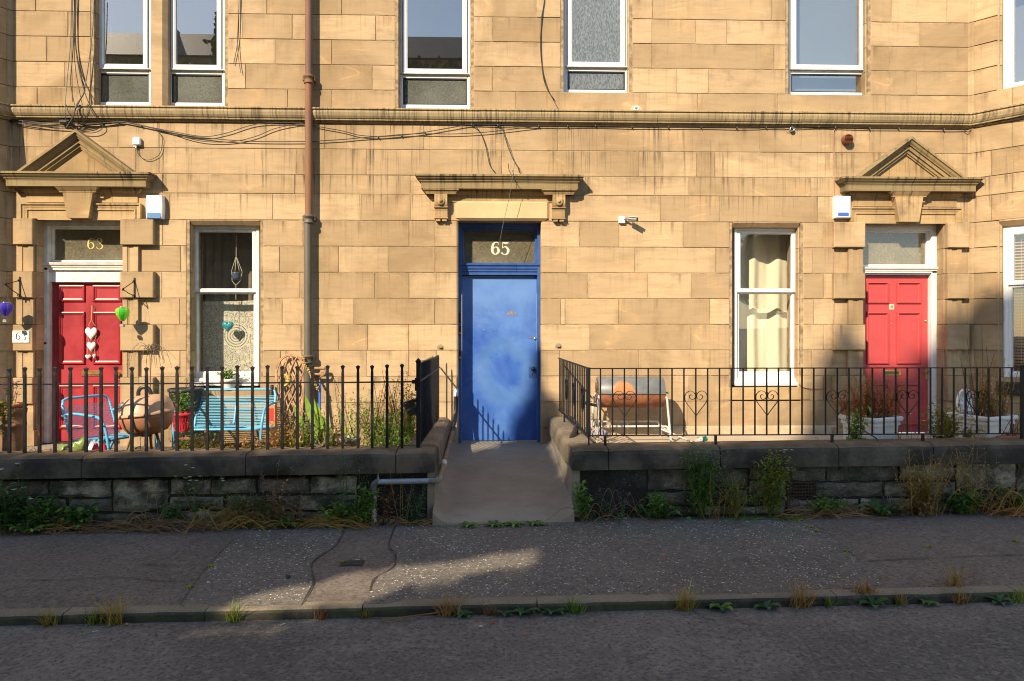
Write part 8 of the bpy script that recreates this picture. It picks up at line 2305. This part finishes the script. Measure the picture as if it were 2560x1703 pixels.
bush('yellow-green bush in the corner behind the railing post', gpz(1022, -1.45), .19, .2, .80, 1000, 'leaf_yellow', .05, .020, 'stem_green', 'leaf_bright')
bush('reddish-leaved shrub behind the broom head', gpz(1012, -.85), .26, .2, .92, 700, 'dry_orange', .06, .026, 'stem_red', 'leaf_yellow', 'pink', 8)
bush('orange-brown dying bush in front of the wicker lattice', gpz(715, -1.6), .30, .16, .60, 1300, 'dry_orange', .038, .018, 'dry', 'leaf_yellow', 'pink', 8)
bush('olive-green bush beside the foot of the drainpipe', gpz(765, -1.68), .24, .14, .62, 1100, 'leaf_yellow', .038, .015, 'stem_dark', 'leaf')
bush('brown and green thicket west of the white pot', gpz(825, -1.65), .28, .14, .64, 1100, 'dry', .042, .014, 'stem_dark', 'leaf_yellow')
herb('pale pink mallow stems before the wall east of the drainpipe', gpz(855, -1.05), .72, 9, .22, 'stem_green', 'leaf_bright', 9, .045, .018, .2, .15, 'pink', .016, 1, name='garden_plant', cat='plant')
herb('wiry stems with white and mauve flowers near the mallow', gpz(885, -1.2), .80, 7, .22, 'stem_green', 'leaf_yellow', 7, .05, .010, .2, .15, 'white_petal', .014, 1, name='garden_plant', cat='plant')
herb('red nasturtium low in the corner by the railing post', gpz(1020, -1.85), 0.36, 7, .14, 'stem_green', 'leaf_bright', 6, .05, .04, .4, .3, 'poppy', .026, 1, name='garden_plant', cat='plant')
herb('red and orange flowers beneath the arm of the blue two-seater', gpz(655, -1.35), 0.38, 9, .18, 'stem_green', 'leaf_yellow', 8, .05, .028, .5, .4, 'poppy', .022, 1, name='garden_plant', cat='plant')
bush('low olive weeds in front of the blue two-seater', gpz(545, -1.85), .36, .10, .46, 800, 'leaf', .040, .015, 'stem_dark', 'dry_orange')
bush('brown straggly weeds below the red pot', gpz(482, -1.8), .22, .12, .52, 600, 'leaf_yellow', .04, .015, 'stem_dark', 'leaf')
bush('rusty leaves at the foot of the blue two-seater', gpz(612, -1.82), .28, .10, .44, 620, 'dry_orange', .042, .024, 'dry', 'leaf_yellow')
straw('dead brown grass on the soil beside the blue armchair', (PX(120, -1.95), -1.95, .22), .35, 40, .22, 'dry', .1, .05)
# --- east garden plants
def gE(u, y): return (PX(u, y), y, .11)
herb('dry orange stalks standing in the white planter before the red door', (c1_[0] - .01, c1_[1], .50), .46, 60, .42, 'dry_orange', 'dry_orange', 20, .055, .015, .22, .3, None, seed='dry_gold', sn=1, name='potted_plant', cat='plant')
herb('tall golden weeds standing in the planter below the bay', (c2_[0] + .06, c2_[1], .50), .62, 44, .32, 'dry_gold', 'dry_gold', 16, .055, .014, .20, .35, None, seed='dry_gold', sn=1, name='potted_plant', cat='plant')
herb('thin bare twigs rising above the golden weeds', (c2_[0] - .03, c2_[1], .50), .98, 5, .14, 'stem_red', 'dry', 2, .03, .006, .12, .1, name='potted_plant', cat='plant')
bush('light green leafy stem in front of the white planter before the door', gE(2143, -1.95), .12, .08, .56, 210, 'leaf_bright', .075, .034, 'stem_green', None, None, 0)
herb('low green sprig west of the planter before the door', gE(2100, -1.95), 0.40, 8, .16, 'stem_green', 'leaf_bright', 8, .06, .024, .5, .4, name='garden_plant', cat='plant')
bush('yellow-green privet bush between the two white planters', gE(2362, -1.85), .23, .14, .58, 900, 'leaf_yellow', .045, .032, 'dry')
bush('yellow-green sprays before the planter of golden weeds', gE(2422, -1.93), .18, .10, .42, 380, 'leaf_yellow', .040, .026, 'dry', 'leaf_bright')
herb('dead flower stalk with papery heads before the east red door', gE(2290, -1.8), .52, 4, .14, 'dry_gold', 'dry', 4, .04, .012, .35, .25, 'white_petal', .018, 1, name='garden_plant', cat='plant')
herb('tall thin dead stalk against the east red door', gE(2243, -1.5), .86, 2, .05, 'dry', 'dry', 12, .04, .008, .1, .1, name='garden_plant', cat='plant')
herb('dark bare stems spreading over the orange trough', (PX(2520, -1.8), -1.8, .33), .30, 12, .16, 'stem_red', 'dry', 2, .03, .006, .7, .3, name='potted_plant', cat='plant')
herb('dry stalks standing at the corner of the east railing by the drum', gE(1490, -1.6), .36, 14, .18, 'dry_orange', 'dry', 5, .06, .012, .35, .3, name='garden_plant', cat='plant')
herb('single pale grass head in front of the drum barbecue', gE(1572, -1.9), .40, 1, .01, 'dry_gold', 'white_petal', 10, .035, .010, .25, .2, name='garden_plant', cat='plant', lo=.8)
cl = MB()
for i in range(1700):
    u = rp.gauss(1585, 27); y = rp.uniform(-2.03, -1.62)
    if not 1520 < u < 1640: continue
    q = Vector((PX(u, y), y, .12 + rp.random() * .11 * max(0, 1 - abs(u - 1585) / 62)))
    for k in range(3):
        az = k * 2.09 + rp.random(); cl.leaf(q, (math.cos(az), math.sin(az), .35), .018, .017, droop=.05)
tag(cl.build('clover_patch', M['leaf_bright']), 'clover patch', kind='stuff')
del bpy.data.objects['clover_patch']['label']
gs = MB()
for i in range(2600):
    x = rp.uniform(-4.9, -.85); y = rp.uniform(-2.0, -.2)
    if noise.noise((x * 1.5, y * 1.5, 6)) < -.1: continue
    gs.leaf((x, y, .01 + rp.random() * .03), (G(), G(), .3 + .5 * rp.random()), rp.uniform(.02, .06), rp.uniform(.008, .02))
tag(gs.build('low_ground_cover', M['leaf_yellow']), kind='stuff')
